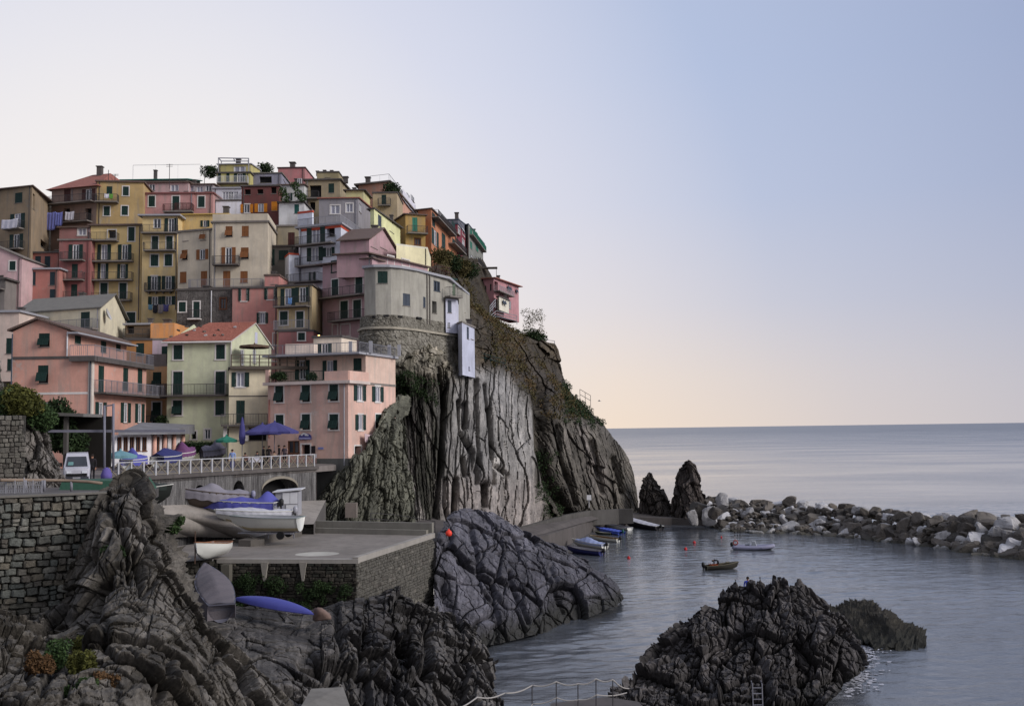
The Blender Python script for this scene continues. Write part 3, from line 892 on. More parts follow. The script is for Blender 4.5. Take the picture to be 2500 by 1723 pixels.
# boat yard surface rising to the foot of the terrace wall
def yard_z(x, y):
    pts_ = [((K1.x, K1.y), ZP + .46), ((K2.x, K2.y), ZP + .81), ((TB.x, TB.y), 10.0), ((TA.x, TA.y), 11.25), ((K0.x - 5, K0.y - 2), ZP + .7)]
    w = [1 / (.5 + (x - a) ** 2 + (y - b) ** 2) for (a, b), _ in pts_]
    return sum(wi * z for wi, (_, z) in zip(w, pts_)) / sum(w)
fl = [K0 + Vector((-7, -3, -.3)), K0 + Vector((-3, 0, 0)), K0 + Vector((0, .9, 0)), K1 + Vector((0, .95, 0)), K1.lerp(K2, .5) + Vector((0, .9, 0)), K2 + Vector((0, .9, 0)), K2 + Vector((.7, 1.1, 0))]
bl_ = [TA + Vector((-4, -3, 0)), TA, TA.lerp(TB, .2), TA.lerp(TB, .4), TA.lerp(TB, .6), TA.lerp(TB, .8), TB + Vector((.8, .3, 0))]
hf = [.5, .35, .15, .46, .63, .81, .81]
ny_ = 44; mb = MB(); nc_ = len(fl)
for k in range(ny_ + 1):
    t = k / ny_
    for i, (a, b) in enumerate(zip(fl, bl_)):
        zb_ = 11.25 - 1.25 * i / (nc_ - 1)
        mb.v.append((a.x + (b.x - a.x) * t - root.location.x, a.y + (b.y - a.y) * t - root.location.y, (ZP + hf[i]) * (1 - t) + zb_ * t))
for k in range(ny_):
    for i in range(nc_ - 1): mb.f.append((k * nc_ + i, k * nc_ + i + 1, (k + 1) * nc_ + i + 1, (k + 1) * nc_ + i))
mb.build('boat_yard', plaster((138, 130, 122), 1.1), root)
mb = MB()
for k in range(ny_):                    # side of the yard down to the path
    t0, t1 = k / ny_, (k + 1) / ny_; a, b = fl[-1].lerp(bl_[-1], t0), fl[-1].lerp(bl_[-1], t1)
    za_, zb2_ = (ZP + hf[-1]) * (1 - t0) + 10 * t0, (ZP + hf[-1]) * (1 - t1) + 10 * t1; lo = root.location
    mb.quad(Vector((a.x, a.y, 6)) - lo, Vector((b.x, b.y, 6)) - lo, Vector((b.x, b.y, zb2_)) - lo, Vector((a.x, a.y, za_)) - lo)
mb.build('yard_side', WALLM0, root)

# terrace wall with arches under the piazza
WALLM = rockmat('stained_wall', [lin(62, 60, 60), lin(98, 96, 96), lin(150, 148, 146)], (1.8, 1.8, .12), 1.5, None, 0.0, bs=.4, warpk=.15, lines=.7)
troot = empty('terrace_wall', Vector((TA.x, TA.y, 0)), 'grey streaked retaining wall with arched openings under the white piazza railing', 'wall')
def arch_wall(P0, P1, zt, zb, arches, thick, m, parent):
    P0, P1 = Vector(P0), Vector(P1)
    L = Vector((P1.x - P0.x, P1.y - P0.y, 0)).length
    t = Vector((P1.x - P0.x, P1.y - P0.y, 0)) / L
    n = Vector((t.y, -t.x, 0))
    mb = MB(); dk = MB()
    F = lambda s, z, d=0: Vector((P0.x, P0.y, 0)) + t * s - n * d + Vector((0, 0, z)) - parent.location
    s0 = 0
    for (c, w, spring, crown) in arches:
        a, b = c - w / 2, c + w / 2
        mb.quad(F(s0, zb), F(a, zb), F(a, zt), F(s0, zt))
        K = 14
        arcp = [(c - w / 2 * math.cos(math.pi * k / K), spring + (crown - spring) * math.sin(math.pi * k / K)) for k in range(K + 1)]
        arcp[0] = (a, spring); arcp[-1] = (b, spring)
        for (x0, z0), (x1, z1) in zip(arcp[:-1], arcp[1:]):
            mb.quad(F(x0, z0), F(x1, z1), F(x1, zt), F(x0, zt))
            mb.quad(F(x0, z0), F(x0, z0, thick), F(x1, z1, thick), F(x1, z1))
        mb.quad(F(a, zb), F(a, zb, thick), F(a, spring, thick), F(a, spring))
        mb.quad(F(b, zb, thick), F(b, zb), F(b, spring), F(b, spring, thick))
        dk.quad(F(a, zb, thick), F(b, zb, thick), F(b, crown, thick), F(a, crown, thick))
        s0 = b
    mb.quad(F(s0, zb), F(L, zb), F(L, zt), F(s0, zt))
    mb.build('wall_face', m, parent)
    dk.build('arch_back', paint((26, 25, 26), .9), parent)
    return L, t, n, F
Lw = (TB - TA).length
tw_ = (TB - TA).normalized()
def s_at(px, py):                      # distance along the terrace edge seen at a pixel column
    d = ray(px, py); n = Vector((tw_.y, -tw_.x, 0))
    k = (TA - EYE).dot(n) / d.dot(n)
    return (EYE + d * k - TA).dot(tw_), (EYE + d * k).z
c1, z1 = s_at(488, 1185); c2, z2 = s_at(583, 1177); c3, z3 = s_at(683, 1168)
ZB = 7.5; z1, z2, z3 = z1, z2, z3
L_, t_w, n_w, FW = arch_wall(TA, TB, ZT - .25, ZB, [(c1, 1.2, z1 - .7, z1 + .05), (c2, 1.2, z2 - .7, z2 + .15), (c3, 4.4, z3 - .95, z3)], 1.4, WALLM, troot)
mb = MB()
mb.obox(FW(0, ZT - .25, -.15), t_w * (Lw + .2), -n_w * .6, Vector((0, 0, .27)))
mb.build('coping', CONCD, troot)
mb = MB()
K = 14
arcp = [(c3 - 2.2 * math.cos(math.pi * k / K), z3 - .95 + .95 * math.sin(math.pi * k / K)) for k in range(K + 1)]
for (x0, zz0), (x1, zz1) in zip(arcp[:-1], arcp[1:]):
    mb.hexa([FW(x0, zz0, -.08), FW(x1, zz1, -.08), FW(x1, zz1, .2), FW(x0, zz0, .2), FW(x0, zz0 + .22, -.08), FW(x1, zz1 + .22, -.08), FW(x1, zz1 + .22, .2), FW(x0, zz0 + .22, .2)])
mb.build('arch_moulding', plaster((128, 120, 106), 1.0), troot)
# white railing with crossed braces along the piazza
RAILW = paint((168, 168, 172), .5, .1)
RAILX = paint((122, 114, 100), .6, .15)
froot = empty('piazza_railing', TA, 'long white railing with crossed wooden braces along the piazza edge above the arches', 'railing')
nspan = 20
fr = lambda s, z, d=.25: FW(s, z, d) + troot.location - froot.location
for k in range(nspan + 1):
    s = Lw * k / nspan
    mb = MB(); mb.obox(fr(s - .06, ZT, .19), t_w * .12, -n_w * .12, Vector((0, 0, 1.08))); mb.build('post', RAILW, froot)
    if k < nspan:
        s2 = Lw * (k + 1) / nspan
        for za, zb2 in ((.08, 1.0), (1.0, .08)):
            mb = MB(); mb.bar(fr(s + .06, ZT + za), fr(s2 - .06, ZT + zb2), .055); mb.build('brace', RAILX, froot)
mb = MB(); mb.bar(fr(0, ZT + 1.06), fr(Lw, ZT + 1.06), .07); mb.build('rail', RAILW, froot)
mb = MB(); mb.bar(fr(0, ZT + .09), fr(Lw, ZT + .09), .05); mb.build('rail', RAILX, froot)

# stone wall at the left edge, nearest to the viewer
WL0, WL1 = W(-160, 1212, 31.0), W(238, 1205, 33.5)
zl = WL1.z
lroot = empty('stone_wall', Vector((WL0.x, WL0.y, 0)), 'rough stone retaining wall of large uneven blocks beside the dark crag', 'wall')
wall_core('wall_core', WL0, WL1, lambda s: zl - .02, lambda s: zl - 5.5, 1.0, MORTAR, lroot)
stone_wall(lroot, WL0, WL1, lambda s: zl, lambda s: zl - 4.4, 20, .15, .46, STONES_A, 290, .2, 8, jitter=1.2)
mb = MB()
mb.obox(Vector((WL0.x, WL0.y, zl)) - lroot.location + Vector((0, -.1, 0)), Vector((WL1.x - WL0.x + .3, WL1.y - WL0.y, 0)), Vector((0, .6, 0)), Vector((0, 0, .07)))
mb.build('coping', plaster((104, 100, 94), 1.0), lroot)
# path behind that wall and the road with the van
ground_poly('path', [(WL0.x - 6, WL0.y, zl), (WL0.x, WL0.y + .3, zl), (WL1.x + .2, WL1.y + .3, zl), (-14, 38, zl - .3), (-17, 48, zl - .6), (-40, 52, zl - .4), (-40, 33, zl)], CONCD, .4)
ZR = 12.9
ground_poly('road', [(-60, 46, ZR), (-18.5, 44, ZR - .2), (-22.0, 58, ZR), (-29, 69, ZT - .02), (-34, 74, ZT - .02), (-60, 76, ZT - .02)], PAVING, .5)

# low walls and paths behind the slipway, and the quay running out to the point
QUAY = plaster((80, 77, 74), 1.3)
p = [G(735, 1262, 8.3), G(860, 1268, 7.6), G(990, 1302, 6.6), G(1100, 1330, 5.5)]
ground_poly('shore_path', [p[0], p[1], p[2], p[3], G(1120, 1300, 4.5), Vector((-8, 112, 6.6)), Vector((-17, 112, 8.4)), Vector((-23, 104, 8.4))], CONCD, 4.0)
ground_poly('quay', [G(1070, 1340, 3.2), G(1225, 1330, 2.6), G(1330, 1308, 2.3), G(1400, 1285, 2.2), G(1455, 1266, 1.6), G(1535, 1262, 1.3), G(1640, 1264, 1.1), G(1722, 1268, 1.0), G(1722, 1258, 1.0), G(1600, 1252, 1.2), G(1520, 1250, 1.6),
                     G(1420, 1262, 2.6), G(1320, 1280, 3.0), G(1200, 1300, 3.4), G(1080, 1310, 4.0)], CONCD, 5.0)
qroot = empty('quay_wall', Vector((0, 140, 0)), 'curving grey concrete parapet between the cliff foot and the moored boats', 'wall')
mb = MB()
line = [(1165, 1312), (1250, 1292), (1320, 1272), (1385, 1254), (1440, 1244), (1510, 1240), (1545, 1240)]
Ql = [G(x, y + 2, 3.2) for x, y in line]
for a, b in zip(Ql[:-1], Ql[1:]):
    t_ = (b - a).normalized(); n_ = Vector((-t_.y, t_.x, 0)) * .6
    lo = Vector((0, 0, -2.3))
    mb.hexa([a + lo - qroot.location, b + lo - qroot.location, b + n_ + lo - qroot.location, a + n_ + lo - qroot.location, a - qroot.location, b - qroot.location, b + n_ - qroot.location, a + n_ - qroot.location])
mb.build('parapet', QUAY, qroot)

# breakwater boulders
broot = empty('breakwater', Vector((55, 140, 0)), 'long breakwater of big loose grey and white boulders closing the harbour', 'breakwater')
def boulder_mesh(seed, n=20):
    u = np.linspace(0, 2 * math.pi, n, endpoint=False); v = np.linspace(0.02, math.pi - .02, 14)
    U, V = np.meshgrid(u, v)
    P = np.stack([np.cos(U) * np.sin(V), np.sin(U) * np.sin(V), np.cos(V)], -1).reshape(-1, 3)
    r = np.random.RandomState(seed)
    d = np.full(len(P), 10.0)
    ax6 = [np.array(v, float) for v in ((1, 0, 0), (-1, 0, 0), (0, 1, 0), (0, -1, 0), (0, 0, 1), (0, 0, -1))]
    for k in range(13):
        a = (ax6[k] + r.normal(size=3) * .28) if k < 6 else r.normal(size=3)
        a /= np.linalg.norm(a)
        q = P @ a
        d = np.where(q > 0, np.minimum(d, (r.uniform(.6, .85) if k < 6 else r.uniform(.78, .98)) / np.maximum(q, 1e-3)), d)
    d = np.minimum(d, 1.3) * (1 + .04 * vnoise(P * 3, seed))
    return P * d[:, None] * .5
BOULDERS = []
bm_, bt_, bb_ = new_mat('boulder_rock')
oi = N(bt_, 'ShaderNodeObjectInfo')
pp_ = pos(bt_)
bc = ramp(bt_, oi.outputs['Random'], [(0, lin(52, 48, 44)), (.3, lin(80, 74, 68)), (.55, lin(102, 96, 90)), (.64, lin(92, 84, 74)), (.7, lin(150, 148, 148)), (1, lin(190, 189, 192))])
n1 = noise(bt_, pp_, 1.2, 6, .7); n2 = noise(bt_, pp_, 5.0, 4, .7)
bc = mixc(bt_, 1.0, bc, ramp(bt_, n1, [(.3, (.5, .5, .5)), (.5, (1, 1, 1)), (.75, (1.2, 1.2, 1.2))]), 'MULTIPLY')
sx_ = N(bt_, 'ShaderNodeSeparateXYZ'); bt_.links.new(pp_, sx_.inputs[0])
wv = ramp(bt_, math_node(bt_, 'ADD', sx_.outputs['Z'], math_node(bt_, 'MULTIPLY', n1, .8)), [(.55, (1, 1, 1)), (1.0, (0, 0, 0))])
bc = mixc(bt_, math_node(bt_, 'MULTIPLY', wv, .75), bc, (.04, .038, .026))
setc(bt_, bb_, bc, .85)
bump(bt_, bb_, math_node(bt_, 'ADD', n1, n2), .6, .2)
for k in range(10):
    BOULDERS.append(grid_mesh('boulder', boulder_mesh(k), 20, 14, bm_, False, {}, True))
edge = [(1690, 1268), (1760, 1292), (1840, 1300), (1950, 1302), (2060, 1310), (2170, 1322), (2280, 1335), (2380, 1350), (2520, 1368), (2640, 1385)]
crest = [(1700, 1222), (1760, 1222), (1840, 1228), (1950, 1232), (2060, 1240), (2170, 1252), (2280, 1262), (2380, 1268), (2520, 1278), (2640, 1290)]
Ef = [G(x, y, 0.0) for x, y in edge]
Cf = [G(x, y + 6, 3.2) for x, y in crest]
r = random.Random(77)
cnt = 0
def lerp_line(Ls, t):
    t = t * (len(Ls) - 1); i = min(int(t), len(Ls) - 2)
    return Ls[i].lerp(Ls[i + 1], t - i)
rowsn = [(0.0, 62), (.22, 56), (.45, 52), (.7, 46), (.95, 40), (1.3, 30)]
for q, nn_ in rowsn:
    for k in range(nn_):
        t = (k + r.uniform(.1, .9)) / nn_
        e, c = lerp_line(Ef, t), lerp_line(Cf, t)
        p = e.lerp(c, min(q, 1.0) + r.uniform(-.08, .08))
        if q > 1: p = c + (c - e) * .35 + Vector((0, 0, -.8))
        s = r.uniform(1.4, 2.8) * (1.15 if t > .75 else .9)
        o = bpy.data.objects.new('boulder', BOULDERS[r.randrange(10)])
        o.location = p - broot.location + Vector((0, 0, -.35 + (r.uniform(-.2, .5) if q > .8 else 0)))
        o.scale = (s * r.uniform(.9, 1.5), s * r.uniform(.8, 1.2), s * r.uniform(.6, .95))
        o.rotation_euler = (r.uniform(-.5, .5), r.uniform(-.5, .5), r.uniform(0, 6.28))
        link(o, broot); cnt += 1
mb = MB(); BM_ = [boulder_mesh(k) for k in range(10)]
BF_ = [(j * 20 + i, j * 20 + (i + 1) % 20, (j + 1) * 20 + (i + 1) % 20, (j + 1) * 20 + i) for j in range(13) for i in range(20)]
for k in range(330):                     # smaller stones wedged between the counted blocks
    t = r.random(); q = r.uniform(-.02, 1.05); p = lerp_line(Ef, t).lerp(lerp_line(Cf, t), q) - broot.location; s = r.uniform(.5, 1.1)
    R_ = Matrix.Rotation(r.uniform(0, 6.3), 3, 'Z') @ Matrix.Rotation(r.uniform(-.6, .6), 3, 'X')
    A_ = (BM_[k % 10] * np.array([s * 1.3, s, s * .8])) @ np.array(R_).T + np.array([p.x, p.y, p.z + .15]); b0 = len(mb.v)
    mb.v += [tuple(v) for v in A_]; mb.f += [tuple(b0 + i for i in f) for f in BF_]
tag(mb.build('loose_rocks', rockmat('loose_rock', [lin(52, 48, 44), lin(88, 82, 76), lin(134, 130, 126)], (1, 1, 1), .9, .5, .2, lines=0), broot), kind='stuff')
mb = MB()
for k in range(12):
    t0, t1 = k / 12, (k + 1) / 12
    a, b = lerp_line(Ef, t0), lerp_line(Ef, t1); c, d = lerp_line(Cf, t1), lerp_line(Cf, t0)
    o_ = broot.location
    mb.quad(a - o_ - Vector((0, 0, .6)), b - o_ - Vector((0, 0, .6)), c - o_ - Vector((0, 0, 1.3)), d - o_ - Vector((0, 0, 1.3)))
    mb.quad(d - o_ - Vector((0, 0, 1.3)), c - o_ - Vector((0, 0, 1.3)), c - o_ + (c - b) * .8 - Vector((0, 0, 5)), d - o_ + (d - a) * .8 - Vector((0, 0, 5)))
mb.build('core', paint((40, 37, 34), .95), broot)
# three pale outcrops where the breakwater meets the stack
for k, (px, py, Y, s) in enumerate([(1708, 1246, 160, 3.8), (1730, 1256, 158, 3.0), (1762, 1222, 158, 2.9), (1745, 1252, 154, 2.4), (1690, 1262, 157, 2.6)]):
    o = bpy.data.objects.new('boulder', BOULDERS[k])
    o.location = W(px, py, Y) - broot.location; o.scale = (s, s * .9, s * (.95 if k < 2 else .75)); o.rotation_euler = (k, k * .4, k)
    link(o, broot)

# small stone wall on the bank at the far left edge
v0, v1 = W(-70, 1015, 49.5), W(62, 1018, 50.5)
vroot = empty('stone_wall', Vector((v0.x, v0.y, 0)), 'dry stone wall of small pale blocks on the overgrown bank at far left', 'wall')
wall_core('wall_core', v0, v1, lambda s: v0.z, lambda s: v0.z - 5, 1.0, MORTARC, vroot)
stone_wall(vroot, v0, v1, lambda s: v0.z, lambda s: v0.z - 4.0, 17, .16, .36, STONES_C, 110, .1, 12)
def crag_bands(px, py):
    k = 1 / (1 + np.exp(-(py - (1430 + (px - 300) * .55)) / 16))
    a, ta = bands(px + .22 * py, py, [(52, 200, .42, .45), (21, 100, .14, .18)], 61)
    b, tb2 = bands(px * .35 + py * .95, px, [(75, 180, .32, .3), (30, 90, .1, .12)], 63)
    return a * (1 - k) + b * k, ta * (1 - k) + tb2 * k
def crag_tone(px, py, P, cid):
    a, b = np.array(lin(94, 90, 85)), np.array(lin(60, 56, 50))
    k = np.clip(.5 + .9 * vnoise(P * .7, 12), 0, 1)
    return blend(np.tile(a, (len(px), 1)), np.tile(b, (len(px), 1)), k)
def ribs_bands(px, py):
    k = 1 / (1 + np.exp(-((px - 800) + (py - 1560) * .5) / 12))
    a, ta = bands(px - .08 * py, py, [(56, 220, 1.0, 1.0), (22, 110, .3, .4)], 65)
    b, tb2 = bands(px * .4 + py, px, [(40, 120, .12, .06)], 67)
    return a * k + b * (1 - k), ta * k + (.5 + .5 * tb2) * (1 - k)
def ribs_tone(px, py, P, cid):
    a, b = np.array(lin(88, 85, 83)), np.array(lin(54, 52, 52))
    return blend(np.tile(a, (len(px), 1)), np.tile(b, (len(px), 1)), np.clip(.5 + .9 * vnoise(P * .5, 14), 0, 1))
# central dark headland beside the slipway
def purple_tone(px, py, P, cid):
    return np.tile(np.array(lin(92, 88, 98)), (len(px), 1))
sheet('harbour_headland', [
    [(1068, 1560, 71), (1100, 1575, 71.5), (1140, 1585, 72.5), (1190, 1575, 74), (1250, 1562, 76), (1320, 1545, 79), (1390, 1525, 83), (1450, 1505, 86), (1495, 1485, 89), (1522, 1462, 93)],
    [(1062, 1480, 73), (1090, 1490, 73), (1140, 1520, 74), (1200, 1515, 75.5), (1265, 1505, 78), (1325, 1488, 81), (1390, 1468, 85), (1445, 1458, 88), (1490, 1450, 91), (1519, 1440, 95)],
    [(1062, 1390, 76.5), (1095, 1400, 76.5), (1140, 1430, 77), (1200, 1430, 79), (1265, 1420, 82), (1325, 1415, 85), (1380, 1415, 88), (1430, 1415, 91), (1470, 1420, 93.5), (1507, 1420, 96)],
    [(1068, 1320, 81), (1100, 1320, 81), (1145, 1340, 82), (1200, 1345, 84), (1255, 1350, 87), (1310, 1360, 90), (1360, 1375, 92), (1405, 1385, 94), (1445, 1395, 96), (1480, 1400, 98)],
    [(1085, 1285, 86), (1110, 1270, 87), (1145, 1275, 88), (1195, 1290, 90), (1240, 1300, 92), (1285, 1322, 94), (1330, 1342, 96), (1375, 1360, 98), (1415, 1370, 100), (1450, 1385, 101)],
    [(1105, 1258, 93), (1130, 1245, 94), (1160, 1242, 95), (1195, 1258, 96), (1230, 1278, 97), (1270, 1300, 98), (1315, 1325, 100), (1360, 1345, 102), (1400, 1355, 103), (1435, 1372, 104)],
], 480, 380, ROCK_PURPLE, M=rotm(0.4, 0.95), layers=[((3.6, 5, 10), 1.5, .7, .035), ((1.7, 2.2, 4.5), .5, .35, .04), ((.6, .8, 1.6), .08, .07, .07)],
    fine=(.12, (.6, .6, .9)), back=[(0.5, 6, -2), (1, 12, -7)], kind='structure', seed=21, tone=(82, 81, 88), tilt=.4,
    bnd=lambda px, py: bands(px - .55 * py, py, [(90, 260, .35, .4), (34, 110, .10, .16)], 41),
    cuts=[([(1085, 1420), (1100, 1470), (1120, 1530)], 14, 1.3), ([(1240, 1400), (1290, 1520)], 5, .7), ([(1150, 1290), (1175, 1400), (1235, 1480)], 6, .8), ([(1180, 1440), (1210, 1470)], 5, .6), ([(1340, 1390), (1385, 1490)], 5, .6)])

# right-hand islet of tilted blades
sheet('sea_islet', [
    [(1440, 1740, 55), (1520, 1790, 50), (1620, 1800, 50), (1720, 1800, 50), (1820, 1790, 51), (1900, 1780, 52), (1975, 1750, 54), (2030, 1705, 57), (2075, 1665, 60), (2100, 1632, 64)],
    [(1500, 1705, 57), (1570, 1690, 57), (1640, 1690, 57), (1730, 1680, 58), (1820, 1660, 58), (1900, 1650, 59), (1965, 1635, 60), (2020, 1612, 61), (2065, 1595, 62.5), (2106, 1590, 66)],
    [(1545, 1655, 60), (1600, 1630, 60.5), (1660, 1610, 61), (1730, 1590, 61), (1815, 1580, 61), (1890, 1570, 61.5), (1950, 1560, 62), (2005, 1550, 63), (2050, 1545, 65), (2096, 1552, 68)],
    [(1575, 1612, 63), (1630, 1570, 63.5), (1680, 1540, 64), (1735, 1525, 64), (1810, 1510, 64), (1880, 1500, 64), (1935, 1495, 64.5), (1985, 1495, 65.5), (2025, 1500, 67), (2070, 1518, 70)],
    [(1640, 1560, 66), (1690, 1525, 66), (1722, 1495, 66), (1760, 1470, 66), (1825, 1455, 66), (1885, 1445, 66), (1925, 1450, 66.5), (1965, 1460, 67.5), (2000, 1480, 69), (2040, 1498, 71)],
    [(1672, 1535, 68), (1704, 1508, 68), (1738, 1470, 68), (1775, 1432, 68), (1830, 1425, 68), (1885, 1432, 68), (1925, 1430, 68.5), (1965, 1432, 69), (1992, 1462, 71), (2025, 1490, 72)],
], 480, 400, ROCK_ISLE, M=rotm(-0.9, 0.38), layers=[((1.7, 2.0, 6.0), 1.5, .7, .05), ((.7, .9, 2.8), .4, .25, .06), ((.25, .3, .9), .07, .03, .1)],
    fine=(.14, (.35, .35, .9)), back=[(0.3, 2.2, -1.6), (1, 5, -6)], kind='structure', seed=33, tone=(72, 69, 69), tilt=.4,
    bnd=lambda px, py: bands((px - 1835) / (1 + (py - 1420) / 420), py, [(40, 130, .9, .5), (16, 70, .3, .25)], 43),
    cuts=[([(1865, 1420), (1870, 1450)], 7, .9), ([(1738, 1470), (1735, 1440)], 8, .8), ([(1840, 1590), (1870, 1640), (1865, 1700)], 8, 1.0), ([(1930, 1440), (1940, 1500)], 6, .7)])
# standing blades on the crest of the islet
def shard(name, base, top, w, d, m, lean=0, label=None, cat=None, kind=None, seed=0, n=28):
    """an upright splinter of rock from a base point to a tip"""
    base, top = Vector(base), Vector(top)
    H = (top - base).length
    ax = (top - base).normalized()
    sx = ax.cross(Vector((0, 1, 0))).normalized() * -1
    sy = ax.cross(sx)
    u = np.linspace(0, 2 * math.pi, n, endpoint=False); v = np.linspace(0, 1, n)
    U, V = np.meshgrid(u, v)
    prof = np.clip(1 - V ** 2.6, 0.02, 1) * (0.72 + 0.28 * (1 - V))
    X = np.cos(U) * prof * w / 2; Y = np.sin(U) * prof * d / 2
    P = np.array(base) + X[..., None] * np.array(sx) + Y[..., None] * np.array(sy) + V[..., None] * H * np.array(ax)
    P = P.reshape(-1, 3)
    nd = (X[..., None] * np.array(sx) + Y[..., None] * np.array(sy)).reshape(-1, 3)
    nd /= np.linalg.norm(nd, axis=1, keepdims=True) + 1e-6
    disp, _ = block_disp(P + seed * 3.1, rotm(-0.9, 0.3), [((.45 * w, .45 * w, H * .6), .25 * w, .06 * w, .1), ((.16 * w, .16 * w, H * .25), .06 * w, .02, .1)], seed)
    P = P + nd * disp[:, None]
    o = link(bpy.data.objects.new(name, grid_mesh(name, P, n, n, m, True, {}, True)))
    return tag(o, label, cat, None, kind)
for k, (bx, by, tx, ty, w, Y) in enumerate([(1792, 1468, 1796, 1414, 1.0, 67.5), (1765, 1460, 1765, 1437, .6, 67.6), (1858, 1470, 1855, 1408, 1.5, 68.2), (1906, 1470, 1902, 1408, .9, 68), (1918, 1480, 1910, 1412, .6, 68.4),
                                            (1955, 1490, 1950, 1412, 1.5, 68.6), (1670, 1620, 1676, 1545, 1.0, 64), (1690, 1610, 1690, 1550, .8, 64.5), (1588, 1670, 1592, 1603, .9, 61), (1655, 1660, 1640, 1580, 1.2, 62.5),
                                            (1875, 1480, 1873, 1425, 1.2, 67.6), (1960, 1500, 1975, 1450, 1.2, 68), (1730, 1560, 1735, 1515, 1.6, 65.8)]):
    shard('rock_blade', W(bx, by + 15, Y), W(tx, ty, Y + .2), w, w * .6, BLADE_D, kind='structure', seed=40 + k)
sheet('low_sea_rock', [
    [(2030, 1512, 80), (2070, 1545, 76), (2120, 1570, 73), (2180, 1588, 72), (2225, 1590, 72), (2262, 1582, 73)],
    [(2028, 1496, 81), (2065, 1510, 78), (2115, 1530, 76), (2170, 1552, 74), (2220, 1572, 73.5), (2260, 1572, 74)],
    [(2036, 1492, 83), (2068, 1486, 81), (2112, 1496, 79), (2160, 1512, 76.5), (2215, 1545, 75.5), (2254, 1556, 75.5)],
    [(2050, 1486, 85), (2078, 1476, 84), (2112, 1478, 82), (2150, 1502, 80), (2196, 1538, 78), (2236, 1552, 77)],
], 200, 160, ROCK_ISLE, M=rotm(0.9, 0.7), layers=[((1.3, 1.6, 2.8), 1.1, .5, .06), ((.5, .6, 1.3), .4, .25, .08)], fine=(.2, (.4, .4, .5)),
    back=[(0.3, 2.5, -1.2), (.5, 5, -4)], kind='structure', seed=52, tone=(50, 47, 41), tilt=.5, bnd=lambda px, py: bands(px - .4 * py, py, [(30, 60, .4, .2)], 45))
# two sea stacks off the point
sheet('small_sea_stack', [
    [(1558, 1262, 171), (1580, 1264, 170), (1610, 1266, 169), (1635, 1266, 169), (1652, 1264, 170)],
    [(1560, 1215, 172), (1580, 1215, 171), (1605, 1222, 170), (1628, 1232, 170), (1645, 1240, 171)],
    [(1570, 1188, 173), (1580, 1180, 172.4), (1596, 1188, 172), (1612, 1205, 172), (1632, 1222, 172)],
    [(1578, 1170, 174), (1583, 1157, 174), (1590, 1158, 174), (1602, 1178, 174), (1622, 1205, 174)],
], 120, 120, ROCK_ISLE, M=rotm(0.2, .15), layers=[((1.8, 2, 6), 1.2, .5, .06), ((.7, .7, 2.2), .4, .2, .08)], fine=(.3, (.9, .9, 1.5)), back=[(0.3, 3, -4), (1, 6, -12)], kind='structure', seed=61, tone=(62, 57, 54), bnd=lambda px, py: bands(px - .3 * py, py, [(18, 60, .6, .3)], 47))
sheet('tall_sea_stack', [
    [(1640, 1262, 168), (1662, 1266, 166), (1688, 1268, 165), (1710, 1266, 166), (1728, 1258, 168)],
    [(1641, 1205, 169), (1662, 1200, 168), (1688, 1200, 167), (1706, 1200, 168), (1718, 1208, 169)],
    [(1652, 1160, 170.5), (1664, 1155, 169.5), (1682, 1152, 169), (1697, 1156, 169.5), (1707, 1165, 170.5)],
    [(1662, 1138, 172), (1669, 1131, 171.5), (1677, 1127, 171.3), (1685, 1130, 171.5), (1692, 1142, 172)],
], 120, 150, ROCK_ISLE, M=rotm(0.2, .1), layers=[((2, 2.2, 7), 1.2, .5, .06), ((.7, .7, 2.2), .4, .2, .08)], fine=(.3, (.9, .9, 1.5)), back=[(0.3, 3, -4), (1, 6, -14)], kind='structure', seed=67, tone=(66, 60, 57), bnd=lambda px, py: bands(px - .15 * py, py, [(20, 80, .6, .3)], 49))

